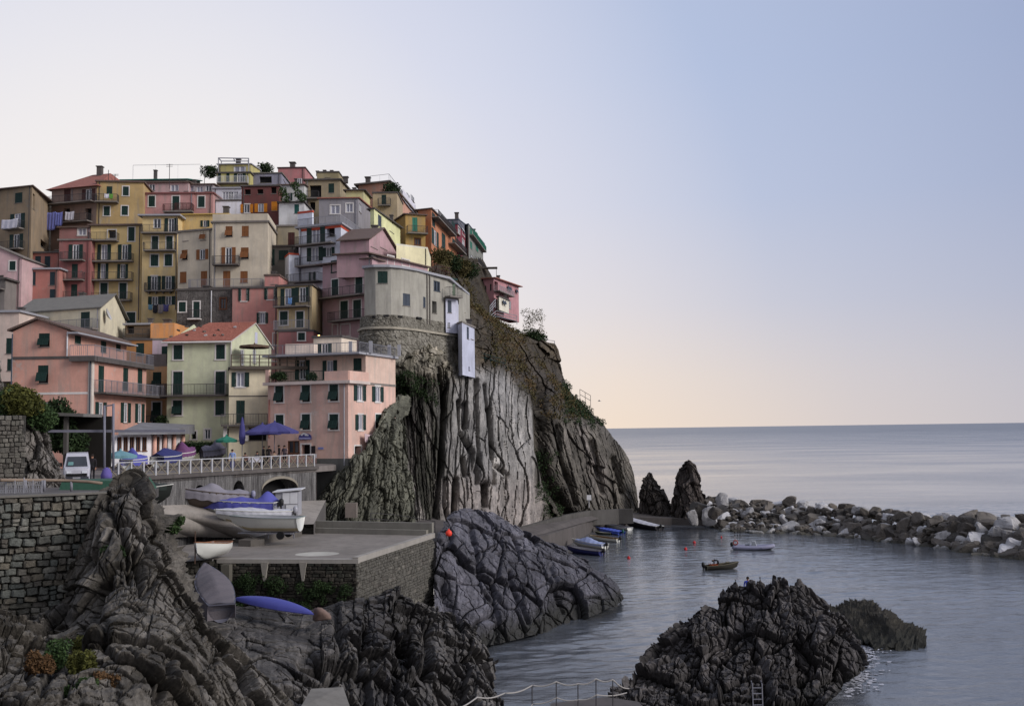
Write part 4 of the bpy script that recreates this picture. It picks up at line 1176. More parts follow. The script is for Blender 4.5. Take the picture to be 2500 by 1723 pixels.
# gully floor below the slipway and the upright ribs down to the water
sheet('rock_ribs', [
    [(560, 1850, 34), (660, 1850, 35), (760, 1850, 37), (850, 1850, 40), (940, 1850, 43), (1020, 1850, 46), (1090, 1830, 49), (1150, 1800, 52), (1190, 1770, 55), (1230, 1740, 58)],
    [(500, 1700, 40), (600, 1690, 41), (700, 1680, 42.5), (800, 1670, 45), (880, 1660, 48), (950, 1655, 51), (1040, 1650, 54), (1110, 1650, 57), (1170, 1660, 60), (1208, 1670, 63)],
    [(480, 1600, 46), (570, 1590, 47), (660, 1590, 48), (750, 1590, 50), (850, 1570, 52.5), (930, 1570, 55), (1020, 1575, 58), (1090, 1570, 60), (1155, 1580, 62.5), (1200, 1605, 65)],
    [(470, 1550, 50), (560, 1550, 50.5), (650, 1548, 52), (750, 1540, 54), (835, 1500, 56), (905, 1495, 58), (985, 1500, 60), (1060, 1530, 62), (1120, 1535, 64), (1175, 1560, 66.5)],
    [(460, 1515, 53), (560, 1515, 54), (650, 1515, 55), (750, 1515, 57), (850, 1478, 59), (920, 1472, 61), (1000, 1480, 63), (1070, 1505, 65), (1118, 1515, 67), (1160, 1540, 69)],
    [(450, 1470, 60), (560, 1475, 60), (650, 1490, 60), (750, 1500, 61), (860, 1470, 63), (930, 1468, 65), (1010, 1475, 67), (1080, 1500, 69), (1115, 1512, 70), (1150, 1540, 71)],
], 520, 420, ROCK_GREY, M=rotm(0.3, 0.22), layers=[((2.0, 2.2, 8.0), 1.4, .8, .05), ((.8, .9, 3.4), .3, .25, .07)],
    fine=(.12, (.4, .4, 1.0)), back=[(0, 1, -3)], kind='structure', seed=71, tone=ribs_tone, tilt=.4, bnd=ribs_bands, ampf=lambda px, py: .22 + .78 / (1 + np.exp(-((px - 815) + (py - 1560) * 1.2) / 14)),
    cuts=[([(1000, 1520), (995, 1570)], 12, 1.2), ([(890, 1540), (880, 1640)], 9, 1.0), ([(1045, 1530), (1040, 1640)], 9, 1.0), ([(740, 1620), (800, 1630)], 16, .8), ([(820, 1490), (830, 1600), (800, 1700)], 8, .8)])

# near rocks: the pinnacle by the wall and the tumbled foreground
sheet('foreground_crag', [
    [(-140, 1900, 17), (0, 1900, 17), (120, 1900, 17), (240, 1900, 18), (350, 1900, 19), (450, 1900, 21), (540, 1900, 24), (640, 1880, 27), (740, 1860, 30), (800, 1850, 32)],
    [(-120, 1680, 20), (20, 1680, 20), (120, 1690, 20.5), (240, 1680, 21), (350, 1660, 22), (450, 1650, 24), (530, 1650, 27), (590, 1660, 30), (660, 1700, 33), (710, 1740, 35)],
    [(-100, 1560, 23), (20, 1570, 23), (130, 1600, 23.5), (240, 1560, 24), (330, 1530, 25), (430, 1520, 27), (505, 1565, 30), (560, 1600, 33), (610, 1650, 35), (670, 1710, 37)],
    [(-80, 1500, 26), (20, 1520, 26), (140, 1540, 26.5), (235, 1480, 27), (310, 1430, 27.5), (400, 1440, 29), (470, 1500, 32), (505, 1560, 35), (550, 1600, 37), (620, 1670, 38)],
    [(0, 1520, 29), (80, 1530, 29), (170, 1500, 29), (230, 1400, 29.5), (300, 1350, 30), (370, 1360, 31), (405, 1412, 33), (436, 1458, 35.5), (460, 1518, 38), (486, 1594, 40)],
    [(80, 1510, 31), (150, 1480, 31), (200, 1400, 31), (250, 1300, 31), (300, 1260, 31.5), (350, 1265, 32.5), (364, 1312, 34), (398, 1378, 36), (424, 1432, 38), (458, 1518, 41)],
    [(150, 1470, 32), (185, 1400, 32), (225, 1300, 32), (262, 1230, 32.5), (300, 1200, 33), (340, 1215, 34), (356, 1258, 35.5), (380, 1320, 37), (404, 1382, 39), (440, 1462, 42)],
    [(195, 1370, 33), (220, 1290, 33), (245, 1225, 33.5), (270, 1192, 34), (300, 1175, 34.5), (330, 1185, 35), (346, 1232, 37), (370, 1274, 38.5), (392, 1332, 40), (418, 1400, 43)],
], 620, 620, ROCK_GREY, M=rotm(-0.5, 0.35), layers=[((1.5, 1.8, 4.0), 1.0, .45, .05), ((.55, .7, 1.5), .16, .12, .06)],
    fine=(.07, (.22, .22, .5)), back=[(0.2, 2, -2), (.5, 4, -7)], kind='structure', seed=81, tone=crag_tone, tilt=.4, bnd=crag_bands,
    cuts=[([(262, 1240), (300, 1300), (320, 1400)], 9, .6), ([(330, 1340), (355, 1420), (350, 1450)], 8, .6), ([(250, 1400), (215, 1500), (180, 1560)], 16, .7), ([(385, 1270), (360, 1350)], 7, .4),
          ([(255, 1510), (260, 1560)], 8, .4), ([(80, 1560), (75, 1650)], 8, .4), ([(400, 1620), (390, 1700)], 8, .4), ([(430, 1340), (395, 1400), (360, 1440)], 6, .35), ([(135, 1600), (100, 1700)], 8, .35)])
for k, (bx, by, tx, ty, w, Y) in enumerate([(300, 1240, 300, 1160, .62, 34.6), (340, 1260, 352, 1178, .65, 35.2), (368, 1300, 378, 1232, .7, 37), (262, 1270, 262, 1195, .6, 34), (300, 1230, 285, 1170, .4, 34.2), (395, 1340, 404, 1290, .6, 39), (228, 1330, 240, 1225, .6, 33.2)]):
    shard('rock_blade', W(bx, by + 15, Y), W(tx, ty, Y + .2), w, w * .7, BLADE_G, kind='structure', seed=80 + k, n=40)
# overgrown bank behind the road at far left
sheet('left_bank', [
    [(-200, 1230, 50), (-60, 1230, 50), (30, 1230, 50.5), (100, 1225, 51), (150, 1215, 52), (178, 1200, 54)],
    [(-200, 1130, 51), (-60, 1130, 51), (30, 1130, 51.5), (90, 1120, 52), (122, 1120, 53), (140, 1130, 55)],
    [(-200, 1040, 52), (-60, 1040, 52), (30, 1040, 52.5), (80, 1035, 53), (108, 1042, 54), (120, 1060, 56)],
    [(-200, 960, 54), (-60, 960, 54), (-20, 965, 54.5), (35, 1000, 55), (75, 1022, 56), (108, 1045, 58)],
    [(-200, 800, 56), (-60, 800, 56), (-45, 830, 57), (-5, 945, 58), (45, 1000, 59), (92, 1030, 60)],
    [(-200, 770, 58), (-60, 760, 58), (-40, 755, 59), (-18, 860, 60), (25, 975, 61), (80, 1020, 63)],
], 180, 240, ROCK_GREY, M=rotm(0.1, 0.1), layers=[((1.1, 1.2, 2.6), .6, .25, .06), ((.4, .4, 1.0), .2, .1, .07)], fine=(.12, (.4, .4, .6)), back=[(-4, 8, -1), (-6, 16, -10)], kind='structure', seed=91, tone=(104, 100, 96), bnd=lambda px, py: bands(px - .2 * py, py, [(30, 70, .3, .2)], 55))

# greenish rock between the pink house plinth and the shore path
sheet('shore_rock', [
    [(758, 1268, 90.5), (795, 1272, 90.5), (830, 1278, 91), (862, 1284, 92), (895, 1292, 93), (930, 1305, 95), (968, 1318, 98), (1010, 1330, 100)],
    [(766, 1238, 91), (800, 1228, 90.8), (832, 1218, 91), (862, 1208, 91.5), (895, 1205, 93), (930, 1215, 95), (968, 1230, 98), (1010, 1240, 101)],
    [(775, 1215, 92), (806, 1188, 91.2), (834, 1168, 91), (862, 1150, 91), (893, 1140, 92.5), (928, 1130, 95), (962, 1130, 98), (1000, 1135, 102)],
    [(784, 1204, 93), (812, 1168, 91.8), (836, 1148, 91.2), (862, 1128, 91), (890, 1112, 92.5), (918, 1082, 94.5), (948, 1050, 97), (985, 1040, 102)],
    [(790, 1200, 94), (816, 1162, 92.6), (840, 1145, 92), (864, 1118, 91.6), (888, 1100, 93), (912, 1062, 95), (938, 1010, 97.5), (978, 990, 102.5)],
    [(796, 1198, 95), (820, 1160, 94), (845, 1142, 93.4), (868, 1112, 93), (892, 1095, 94), (920, 1045, 96), (950, 990, 99.5), (985, 960, 104)],
], 260, 240, ROCK_GREEN, M=rotm(1.3, 0.5), layers=[((1.6, 1.8, 4.5), 1.0, .35, .06), ((.6, .7, 1.8), .35, .16, .07)], fine=(.12, (.5, .5, .9)), back=[(0, 1, -2)], kind='structure', seed=131, tone=(90, 90, 80), tilt=.4, bnd=lambda px, py: bands(px + .35 * py, py, [(28, 90, .4, .25), (12, 50, .12, .1)], 57))
# ------------------------------------------------------------------ house kit
class Face:
    """one vertical wall plane: origin at its left end, t along it (left to right seen from outside), n outward"""
    def __init__(s, P0, P1):
        s.o = Vector((P0.x, P0.y, 0)); d = Vector((P1.x - P0.x, P1.y - P0.y, 0))
        s.L = d.length; s.t = d / s.L; s.n = Vector((s.t.y, -s.t.x, 0))
    def hit(s, px, py):
        d = ray(px, py)
        k = (s.o - EYE).dot(s.n) / d.dot(s.n)
        q = EYE + d * k
        return (q - s.o).dot(s.t), q.z
    def p(s, a, z, out=0.0):
        return s.o + s.t * a + s.n * out + Vector((0, 0, z))
    def rect(s, c, x, y, w, h):
        X0, Y0 = cp(c, x - w / 2, y); X1, _ = cp(c, x + w / 2, y)
        Xc, Yt = cp(c, x, y - h / 2); _, Yb = cp(c, x, y + h / 2)
        return s.hit(X0, Y0)[0], s.hit(X1, Y0)[0], s.hit(Xc, Yb)[1], s.hit(Xc, Yt)[1]
UNIT = {}
def unit(key, fn, m):
    k = (key, m.name, id(m))
    if k not in UNIT:
        mb = MB(); fn(mb)
        UNIT[k] = mb.mesh(key, m)
    return UNIT[k]
def _leaf(mb):                          # louvred shutter leaf in a 1 x 1 x 1 box (y is thickness)
    mb.box(0, .09, 0, 1, 0, 1); mb.box(.91, 1, 0, 1, 0, 1); mb.box(.09, .91, 0, 1, 0, .05); mb.box(.09, .91, 0, 1, .95, 1); mb.box(.09, .91, 0, 1, .47, .53)
    mb.box(.09, .91, .35, .5, .05, .95)
    for k in range(14):
        z = .06 + k * .064
        mb.obox((.09, .1, z), (.82, 0, 0), (0, .6, .02), (0, 0, .022))
def _pane(mb): mb.box(0, 1, 0, 1, 0, 1)
def _frame(mb):
    mb.box(0, .12, 0, 1, 0, 1); mb.box(.88, 1, 0, 1, 0, 1); mb.box(.12, .88, 0, 1, 0, .05); mb.box(.12, .88, 0, 1, .94, 1); mb.box(.44, .56, 0, 1, .05, .94)
def put(name, me, parent, face, a0, a1, z0, z1, out0, out1, tilt=None):
    """scaled unit mesh on a face; tilt swings the bottom outward by that angle"""
    o = bpy.data.objects.new(name, me)
    X = face.t * (a1 - a0); Yv = face.n * (out1 - out0); Z = Vector((0, 0, z1 - z0)); O = face.p(a0, z0, out0)
    if tilt:
        h = z1 - z0
        Z = Vector((0, 0, h * math.cos(tilt))) - face.n * h * math.sin(tilt)
        O = face.p(a0, z1, out0) - Z
    M = Matrix(((X.x, Yv.x, Z.x, O.x), (X.y, Yv.y, Z.y, O.y), (X.z, Yv.z, Z.z, O.z), (0, 0, 0, 1)))
    link(o, parent)
    pw = Matrix.Identity(4); q = parent
    while q is not None:
        pw = q.matrix_basis @ pw; q = q.parent
    o.matrix_basis = pw.inverted() @ M
    return o
def add_window(root, face, r, code, shut=None, trimc=None):
    a0, a1, z0, z1 = r
    c = code[0]
    w, h = a1 - a0, z1 - z0
    shut = shut or GREEN
    if c == 'o':                        # open shutters: the opening is the middle of the drawn width
        q = w * .27
        oa0, oa1 = a0 + q, a1 - q
    else:
        oa0, oa1 = a0, a1
    # window object: the trim (or a thin sill) that belongs to the opening
    mb = MB()
    f = lambda a, z, out: face.p(a, z, out) - root.location
    def bx(x0, x1, zz0, zz1, d0, d1):
        mb.hexa([f(x0, zz0, d1), f(x1, zz0, d1), f(x1, zz0, d0), f(x0, zz0, d0), f(x0, zz1, d1), f(x1, zz1, d1), f(x1, zz1, d0), f(x0, zz1, d0)])
    door = 'D' in code
    if 'w' in code:
        tw = .13
        bx(oa0 - tw, oa0, z0, z1 + tw, -.02, .035); bx(oa1, oa1 + tw, z0, z1 + tw, -.02, .035); bx(oa0, oa1, z1, z1 + tw, -.02, .035)
        if not door: bx(oa0 - tw - .03, oa1 + tw + .03, z0 - .12, z0, -.02, .07)
        m = trimc or TRIM
    else:
        bx(oa0 - .05, oa1 + .05, z0 - .07, z0, -.02, .06)
        m = trimc or CONC
    win = mb.build('window', m, root)
    if c in 'so x'.replace(' ', ''):
        lf = unit('shutter', _leaf, shut)
    if c == 's':
        mid = (a0 + a1) / 2
        put('shutter', lf, win, face, a0, mid - .01, z0, z1, -.06, -.01)
        put('shutter', lf, win, face, mid + .01, a1, z0, z1, -.06, -.01)
    elif c == 'x':                      # shutters with their lower half pushed out
        mid = (a0 + a1) / 2; zs = z0 + h * .52
        put('pane', unit('pane', _pane, DARK), win, face, a0, a1, z0, z1, -.17, -.14)
        for x0, x1 in ((a0, mid - .01), (mid + .01, a1)):
            put('shutter', lf, win, face, x0, x1, zs, z1, -.05, 0)
            put('shutter', lf, win, face, x0, x1, z0, zs, 0, .05, .6)
    elif c == 'o':
        put('shutter', lf, win, face, a0 - .0, oa0 - .02, z0, z1, .01, .06)
        put('shutter', lf, win, face, oa1 + .02, a1, z0, z1, .01, .06)
        put('pane', unit('pane', _pane, CURTAIN if 'c' in code else GLASS), win, face, oa0, oa1, z0, z1, -.17, -.14)
        put('frame', unit('frame', _frame, WHITE), win, face, oa0, oa1, z0, z1, -.13, -.06)
    elif c == 'g':
        put('pane', unit('pane', _pane, CURTAIN if 'c' in code else GLASS), win, face, a0, a1, z0, z1, -.17, -.14)
        put('frame', unit('frame', _frame, trimc or WHITE), win, face, a0, a1, z0, z1, -.13, -.06)
    elif c == 'd':
        put('pane', unit('pane', _pane, DARK), win, face, a0, a1, z0, z1, -.6, -.57)
    return (oa0, oa1, z0, z1, .6 if c == 'd' else .18)
def wall_with_holes(mb, face, a0, a1, z0, z1, holes, off, ztopf=None):
    """wall rectangle with real openings and reveals; ztopf gives the z of the top edge for gables"""
    holes = [h for h in holes if h[0] > a0 + .02 and h[1] < a1 - .02 and h[3] < z1 - .02 and h[2] >= z0 - 5]
    xs = sorted(set([a0, a1] + [h[0] for h in holes] + [h[1] for h in holes]))
    zs = sorted(set([z0, z1] + [max(h[2], z0) for h in holes] + [h[3] for h in holes]))
    f = lambda a, z, out=0: face.p(a, z, out) - off
    for x0, x1 in zip(xs[:-1], xs[1:]):
        run = None
        for zz0, zz1 in zip(zs[:-1], zs[1:]):
            cx, cz = (x0 + x1) / 2, (zz0 + zz1) / 2
            hole = any(h[0] < cx < h[1] and h[2] < cz < h[3] for h in holes)
            if not hole:
                mb.quad(f(x0, zz0), f(x1, zz0), f(x1, zz1), f(x0, zz1))
    for h in holes:
        d = -h[4]
        x0, x1, b, t = h[0], h[1], max(h[2], z0), h[3]
        mb.quad(f(x0, b), f(x0, t), f(x0, t, d), f(x0, b, d)); mb.quad(f(x1, b), f(x1, b, d), f(x1, t, d), f(x1, t))
        mb.quad(f(x0, t), f(x1, t), f(x1, t, d), f(x0, t, d)); mb.quad(f(x0, b), f(x0, b, d), f(x1, b, d), f(x1, b))
        mb.quad(f(x0, b, d), f(x1, b, d), f(x1, t, d), f(x0, t, d))
RAILH = 1.0
def balcony(root, face, a0, a1, z, depth=1.0, rail=None, m=None, solid=None, slab=True, h=RAILH, sides=True, brackets=0):
    f = lambda a, zz, out: face.p(a, zz, out) - root.location
    mb = MB()
    def bx(x0, x1, zz0, zz1, d0, d1):
        mb.hexa([f(x0, zz0, d1), f(x1, zz0, d1), f(x1, zz0, d0), f(x0, zz0, d0), f(x0, zz1, d1), f(x1, zz1, d1), f(x1, zz1, d0), f(x0, zz1, d0)])
    if slab:
        bx(a0, a1, z - .16, z, -.02, depth)
        for k in range(brackets):
            a = a0 + (a1 - a0) * (k + .5) / brackets
            bx(a - .08, a + .08, z - .4, z - .16, -.01, depth * .7)
    par = mb.build('balcony', m or CONC, root) if slab else root
    mb = MB()
    if solid:
        bx(a0, a1, z, z + h, depth - .12, depth); bx(a0, a0 + .12, z, z + h, 0, depth - .12); bx(a1 - .12, a1, z, z + h, 0, depth - .12)
        mb.build('parapet', solid, par)
        return
    d = depth - .05
    g = lambda a, zz, o: f(a, zz, o)
    mb.bar(g(a0, z + h, d), g(a1, z + h, d), .05); mb.bar(g(a0, z + .1, d), g(a1, z + .1, d), .035)
    n = max(3, int((a1 - a0) / .14))
    for k in range(n + 1):
        a = a0 + (a1 - a0) * k / n
        mb.bar(g(a, z, d), g(a, z + h, d), .02 if k % 8 else .045)
    if sides:
        for a in (a0, a1):
            mb.bar(g(a, z + h, 0), g(a, z + h, d), .04)
            for k in range(int(depth / .14)):
                mb.bar(g(a, z, k * .14), g(a, z + h, k * .14), .02)
    mb.build('railing', rail or IRON, par)
def house(label, crop, L, C, top, base, col, R=None, depth=9.0, roof='flat', roofm=None, rh=1.0, oh=.3, win=(), swin=(), bal=(), sbal=(), shut=None,
          chim=(), par=0.0, parm=None, dirt=1.0, name='house', group=None, face2=None, trim_c=None, pipes=(), bands=(), wallm=None, cat='house', gx=None, topR=None, trimc=None):
    """L, C, R: (crop x, depth) of the left, near and right corners; top/base: crop y at the near corner"""
    c = crop
    def gp(x, Y, y):
        X, Yp = cp(c, x, y)
        return W(X, Yp, Y)
    Pc = gp(C[0], C[1], top)
    zt = Pc.z
    zb = gp(C[0], C[1], base).z if base > 60 else base
    # pixel row matters little for plan position; use the top row
    Pl = gp(L[0], L[1], top)
    if R is not None:
        Pr = gp(R[0], R[1], top)
    else:
        d = (Pc - Pl); d.z = 0; d.normalize()
        Pr = Pc + Vector((-d.y, d.x, 0)) * depth
    Pb = Pl + (Pr - Pc)
    for q in (Pl, Pc, Pr, Pb): q.z = 0
    front, side = Face(Pl, Pc), Face(Pc, Pr)
    back, left = Face(Pr, Pb), Face(Pb, Pl)
    root = empty(name, Vector(((Pl.x + Pc.x) / 2, (Pl.y + Pc.y) / 2, zb)), label, cat, group)
    off = root.location
    wm = wallm or plaster(col, dirt)
    fh, sh = [], []
    for wdef in win:
        x, y, w, h, code = wdef[:5]
        fh.append(add_window(root, front, front.rect(c, x, y, w, h), code, wdef[5] if len(wdef) > 5 else shut, wdef[6] if len(wdef) > 6 else trimc))
    for wdef in swin:
        x, y, w, h, code = wdef[:5]
        sh.append(add_window(root, side, side.rect(c, x, y, w, h), code, wdef[5] if len(wdef) > 5 else shut, wdef[6] if len(wdef) > 6 else trimc))
    mb = MB()
    wall_with_holes(mb, front, 0, front.L, zb, zt, fh, off)
    wall_with_holes(mb, side, 0, side.L, zb, zt, sh, off)
    for fc in (back, left):
        mb.quad(fc.p(0, zb) - off, fc.p(fc.L, zb) - off, fc.p(fc.L, zt) - off, fc.p(0, zt) - off)
    K = lambda P, z: Vector((P.x, P.y, z)) - off
    o = [(p - (Pl + Pr) / 2).normalized() for p in (Pl, Pc, Pr, Pb)]
    q = [p + (front.n + left.n) * oh for p in (Pl,)] + [Pc + (front.n + side.n) * oh, Pr + (side.n + back.n) * oh, Pb + (back.n + left.n) * oh]
    rm = roofm or CONC
    rb = MB()
    if roof == 'flat':
        rb.hexa([K(p, zt) for p in q] + [K(p, zt + .22) for p in q])
    elif roof == 'shed':                # rising to the back
        rb.hexa([K(q[0], zt), K(q[1], zt), K(q[2], zt + rh), K(q[3], zt + rh), K(q[0], zt + .15), K(q[1], zt + .15), K(q[2], zt + rh + .15), K(q[3], zt + rh + .15)])
        mb.poly([K(Pc, zt), K(Pr, zt), K(Pr, zt + rh)]); mb.poly([K(Pl, zt), K(Pl, zt + rh) + (Pb - Pl), K(Pb, zt)])
    elif roof == 'shedx':               # rising to the left along the front
        rb.hexa([K(q[0], zt + rh), K(q[1], zt), K(q[2], zt), K(q[3], zt + rh), K(q[0], zt + rh + .15), K(q[1], zt + .15), K(q[2], zt + .15), K(q[3], zt + rh + .15)])
        mb.poly([K(Pl, zt), K(Pc, zt), K(Pl, zt + rh)])
    elif roof == 'gable_side':          # ridge parallel to the front, gable on the side walls
        m0, m1 = (q[0] + q[3]) / 2, (q[1] + q[2]) / 2
        if gx is not None: m0, m1 = q[0].lerp(q[3], gx), q[1].lerp(q[2], gx)
        for a, b in ((q[0], q[1]), (q[2], q[3])):
            ra, rb2 = (m0, m1) if a is q[0] else (m1, m0)
            rb.hexa([K(a, zt), K(b, zt), K(rb2, zt + rh), K(ra, zt + rh), K(a, zt + .14), K(b, zt + .14), K(rb2, zt + rh + .14), K(ra, zt + rh + .14)])
        gxx = .5 if gx is None else gx
        mc = Pc.lerp(Pr, gxx); ml = Pl.lerp(Pb, gxx)
        mb.poly([K(Pc, zt), K(Pr, zt), K(mc, zt + rh)]); mb.poly([K(Pb, zt), K(Pl, zt), K(ml, zt + rh)])
    elif roof == 'gable_front':
        g_ = .5 if gx is None else gx
        m0, m1 = q[0].lerp(q[1], g_), q[3].lerp(q[2], g_)
        for a, b, x, y in ((q[0], q[3], m1, m0), (q[1], q[2], m1, m0)):
            rb.hexa([K(a, zt), K(b, zt), K(x, zt + rh), K(y, zt + rh), K(a, zt + .16), K(b, zt + .16), K(x, zt + rh + .16), K(y, zt + rh + .16)])
        mb.poly([K(Pl, zt), K(Pc, zt), K(Pl.lerp(Pc, g_), zt + rh)])
        mb.poly([K(Pr, zt), K(Pb, zt), K(Pb.lerp(Pr, g_), zt + rh)])
    elif roof == 'hip':
        cx0, cx1 = (q[0] + q[3]) / 2, (q[1] + q[2]) / 2
        m0, m1 = cx0.lerp(cx1, .32), cx0.lerp(cx1, .68)
        A_, B_ = K(m0, zt + rh), K(m1, zt + rh)
        rb.poly([K(q[0], zt), K(q[1], zt), B_, A_]); rb.poly([K(q[1], zt), K(q[2], zt), B_]); rb.poly([K(q[2], zt), K(q[3], zt), A_, B_]); rb.poly([K(q[3], zt), K(q[0], zt), A_])
        rb.poly([K(p, zt - .01) for p in reversed(q)])
    mb.build('wall', wm, root)
    ro = rb.build('roof', rm, root) if rb.v else None
    if ro is not None and roof in ('shed', 'gable_side', 'gable_front', 'hip'):
        pass
    if par:
        pb = MB()
        hh = par
        zz = zt + (.22 if roof == 'flat' else 0)
        for fc in (front, side, left):
            pb.obox(fc.p(0, zz) - off - fc.n * .0, fc.t * fc.L, -fc.n * .18, Vector((0, 0, hh)))
        pb.build('parapet', parm or wm, root)
    for b in bal:                        # (x0, x1, y, depth, kwargs) in crop pixels on the front
        x0, x1, y = b[:3]
        a0 = front.hit(*cp(c, x0, y))[0]; a1, z = front.hit(*cp(c, x1, y))
        z = front.hit(*cp(c, (x0 + x1) / 2, y))[1]
        balcony(root, front, a0, a1, z, b[3] if len(b) > 3 else 1.0, **(b[4] if len(b) > 4 else {}))
    for b in sbal:
        x0, x1, y = b[:3]
        a0 = side.hit(*cp(c, x0, y))[0]; a1 = side.hit(*cp(c, x1, y))[0]
        z = side.hit(*cp(c, (x0 + x1) / 2, y))[1]
        balcony(root, side, a0, a1, z, b[3] if len(b) > 3 else 1.0, **(b[4] if len(b) > 4 else {}))
    for ch in chim:                      # (crop x, crop top y, width m, depth behind)
        x, y, w = ch[:3]
        P = gp(x, C[1] + (ch[3] if len(ch) > 3 else 2.0), y)
        cb = MB()
        cb.box(P.x - w / 2 - off.x, P.x + w / 2 - off.x, P.y - w / 2 - off.y, P.y + w / 2 - off.y, zt - off.z, P.z - .15 - off.z)
        cb.box(P.x - w * .7 - off.x, P.x + w * .7 - off.x, P.y - w * .7 - off.y, P.y + w * .7 - off.y, P.z - .15 - off.z, P.z - off.z)
        cb.build('chimney', CONCD, ro if ro else root)
    for (x, y0, y1, which, m) in pipes:
        fc = front if which == 'f' else side
        a, z0 = fc.hit(*cp(c, x, y0)); _, z1 = fc.hit(*cp(c, x, y1))
        pb = MB(); pb.tube([fc.p(a, z1, .08) - off, fc.p(a, z0, .08) - off], .06, 6)
        pb.build('drainpipe', m, root)
    for (y, h, which, m) in bands:       # string courses
        for fc in ((front, side) if which == 'b' else ((front,) if which == 'f' else (side,))):
            X, Y_ = cp(c, L[0] * .5 + C[0] * .5, y)
            z = front.hit(X, Y_)[1] if fc is front else fc.hit(*cp(c, C[0], y))[1]
            bb = MB(); bb.obox(fc.p(0, z, -.02) - off, fc.t * fc.L, fc.n * .045, Vector((0, 0, h)))
            bb.build('string_course', m, root)
    rr = random.Random(int(abs(Pc.x * 31 + zt * 17)))
    if not pipes and front.L > 4 and zt > 20:
        pb = MB(); a = front.L - .35 if rr.random() < .6 else .35
        pb.tube([front.p(a, zt, .07) - off, front.p(a, zb + .2, .07) - off], .05, 5); pb.build('drainpipe', rr.choice((IRONL, IRON, CONCD)), root)
    if not chim and ro is not None and zt > 26 and rr.random() < .75:
        u, v_ = rr.uniform(.15, .85), rr.uniform(.35, .8)
        q0 = Pl.lerp(Pc, u) + (Pr - Pc) * v_; cb = MB(); zc = zt + (rh if roof != 'flat' else 0); w_ = rr.uniform(.22, .4)
        x, y = q0.x - off.x, q0.y - off.y
        cb.box(x - w_, x + w_, y - w_, y + w_, zt - off.z, zc + .9 - off.z); cb.box(x - w_ * 1.3, x + w_ * 1.3, y - w_ * 1.3, y + w_ * 1.3, zc + .9 - off.z, zc + 1.02 - off.z)
        cb.build('chimney', CONCD, ro)
    return dict(root=root, front=front, side=side, zt=zt, zb=zb, off=off, left=left, back=back, roof=ro, crop=c)
TILE = None
def tile_mat(name, c1, c2):
    m, t, b = new_mat(name)
    p = pos(t)
    wv = N(t, 'ShaderNodeTexWave'); wv.wave_type = 'BANDS'; wv.bands_direction = 'X'; wv.inputs['Scale'].default_value = 2.2; wv.inputs['Distortion'].default_value = .6
    t.links.new(p, wv.inputs['Vector'])
    n1 = noise(t, p, 1.6, 5, .7); n2 = noise(t, p, 8, 3, .7)
    c = mixc(t, n1, lin(c1), lin(c2))
    c = mixc(t, math_node(t, 'MULTIPLY', ramp(t, n2, [(.55, (0, 0, 0)), (.75, (1, 1, 1))]), .4), c, mul(lin(c2), .55))
    setc(t, b, c, .9)
    bump(t, b, math_node(t, 'ADD', wv.outputs['Fac'], n2), .5, .08)
    return m
TILE_R = tile_mat('clay_tiles', (158, 100, 86), (120, 72, 62))
TILE_B = tile_mat('old_tiles', (112, 92, 84), (78, 66, 60))
TILE_G = tile_mat('slate_tiles', (128, 124, 116), (90, 88, 84))
LILAC = plaster((176, 178, 200), .6)
CLOTHB, CLOTHW = cloth_mat((120, 128, 200)), cloth_mat((206, 204, 214))
def laundry(label, h, crop, x0, y0, x1, y1, m, out=1.1, which='front', sag=.12, name='laundry', cat='laundry', grp=None):
    f = h[which]
    a0, z1 = f.hit(*cp(crop, x0, y0)); a1, z0 = f.hit(*cp(crop, x1, y1))
    n, k = 14, 8
    mb = MB(); base = f.p((a0 + a1) / 2, z0, out)
    for j in range(k + 1):
        for i in range(n + 1):
            s = i / n; t = j / k
            z = z1 + (z0 - z1) * t - sag * math.sin(math.pi * s) * (1 - t * .3)
            o = out + .07 * math.sin(s * 19 + t) * (.3 + t)
            mb.v.append(tuple(f.p(a0 + (a1 - a0) * s, z, o) - base))
    for j in range(k):
        for i in range(n):
            q = j * (n + 1) + i
            mb.f.append((q, q + 1, q + n + 2, q + n + 1))
    o = mb.build(name, m, None, True, base)
    md = o.modifiers.new('thickness', 'SOLIDIFY'); md.thickness = .02
    return tag(o, label, cat, grp)
# ------------------------------------------------------------------ the houses, front rows first
# big pink house at left (three lower storeys, terrace, set-back gabled storey)
PK = (194, 136, 116)
s_low = dict(railc=1)
pinkL = house('salmon pink three storey house with a pale corner strip standing behind the white van', 'D', (-60 + 170, 84), (782, 84), 606, 1620, PK, R=(1242, 95.5), roof='flat', oh=.06, roofm=CONCD,
    win=[(365, 740, 88, 150, 'x'), (400, 1012, 90, 76, 'gc'), (840, 2400, 40, 100, 's')][:2],
    swin=[(857, 783, 48, 232, 'sD'), (1064, 782, 42, 190, 'sD'), (1186, 790, 40, 190, 'sD'), (852, 1062, 92, 172, 'o'), (1063, 1066, 82, 168, 'o'), (1182, 1070, 76, 160, 'o'), (845, 1316, 44, 138, 's')],
    sbal=[(792, 1312, 912, 1.1, dict(rail=IRONL, m=CONCD, sides=True))], pipes=[(770, 620, 1480, 'f', GREYSH), (110, 400, 1500, 'f', GREYSH)],
    bands=[(912, .18, 'f', TRIM), (1190, .18, 'f', TRIM)])
h = pinkL
mb = MB(); mb.obox(h['front'].p(h['front'].L - .32, h['zb'], .0) - h['off'], h['front'].t * .33, h['front'].n * .03, Vector((0, 0, h['zt'] - h['zb'] - .05)))
mb.obox(h['side'].p(-.02, h['zb'], .0) - h['off'], h['side'].t * .4, h['side'].n * .03, Vector((0, 0, h['zt'] - h['zb'] - .05)))
mb.build('corner_strip', plaster((190, 178, 166), .6), h['root'])
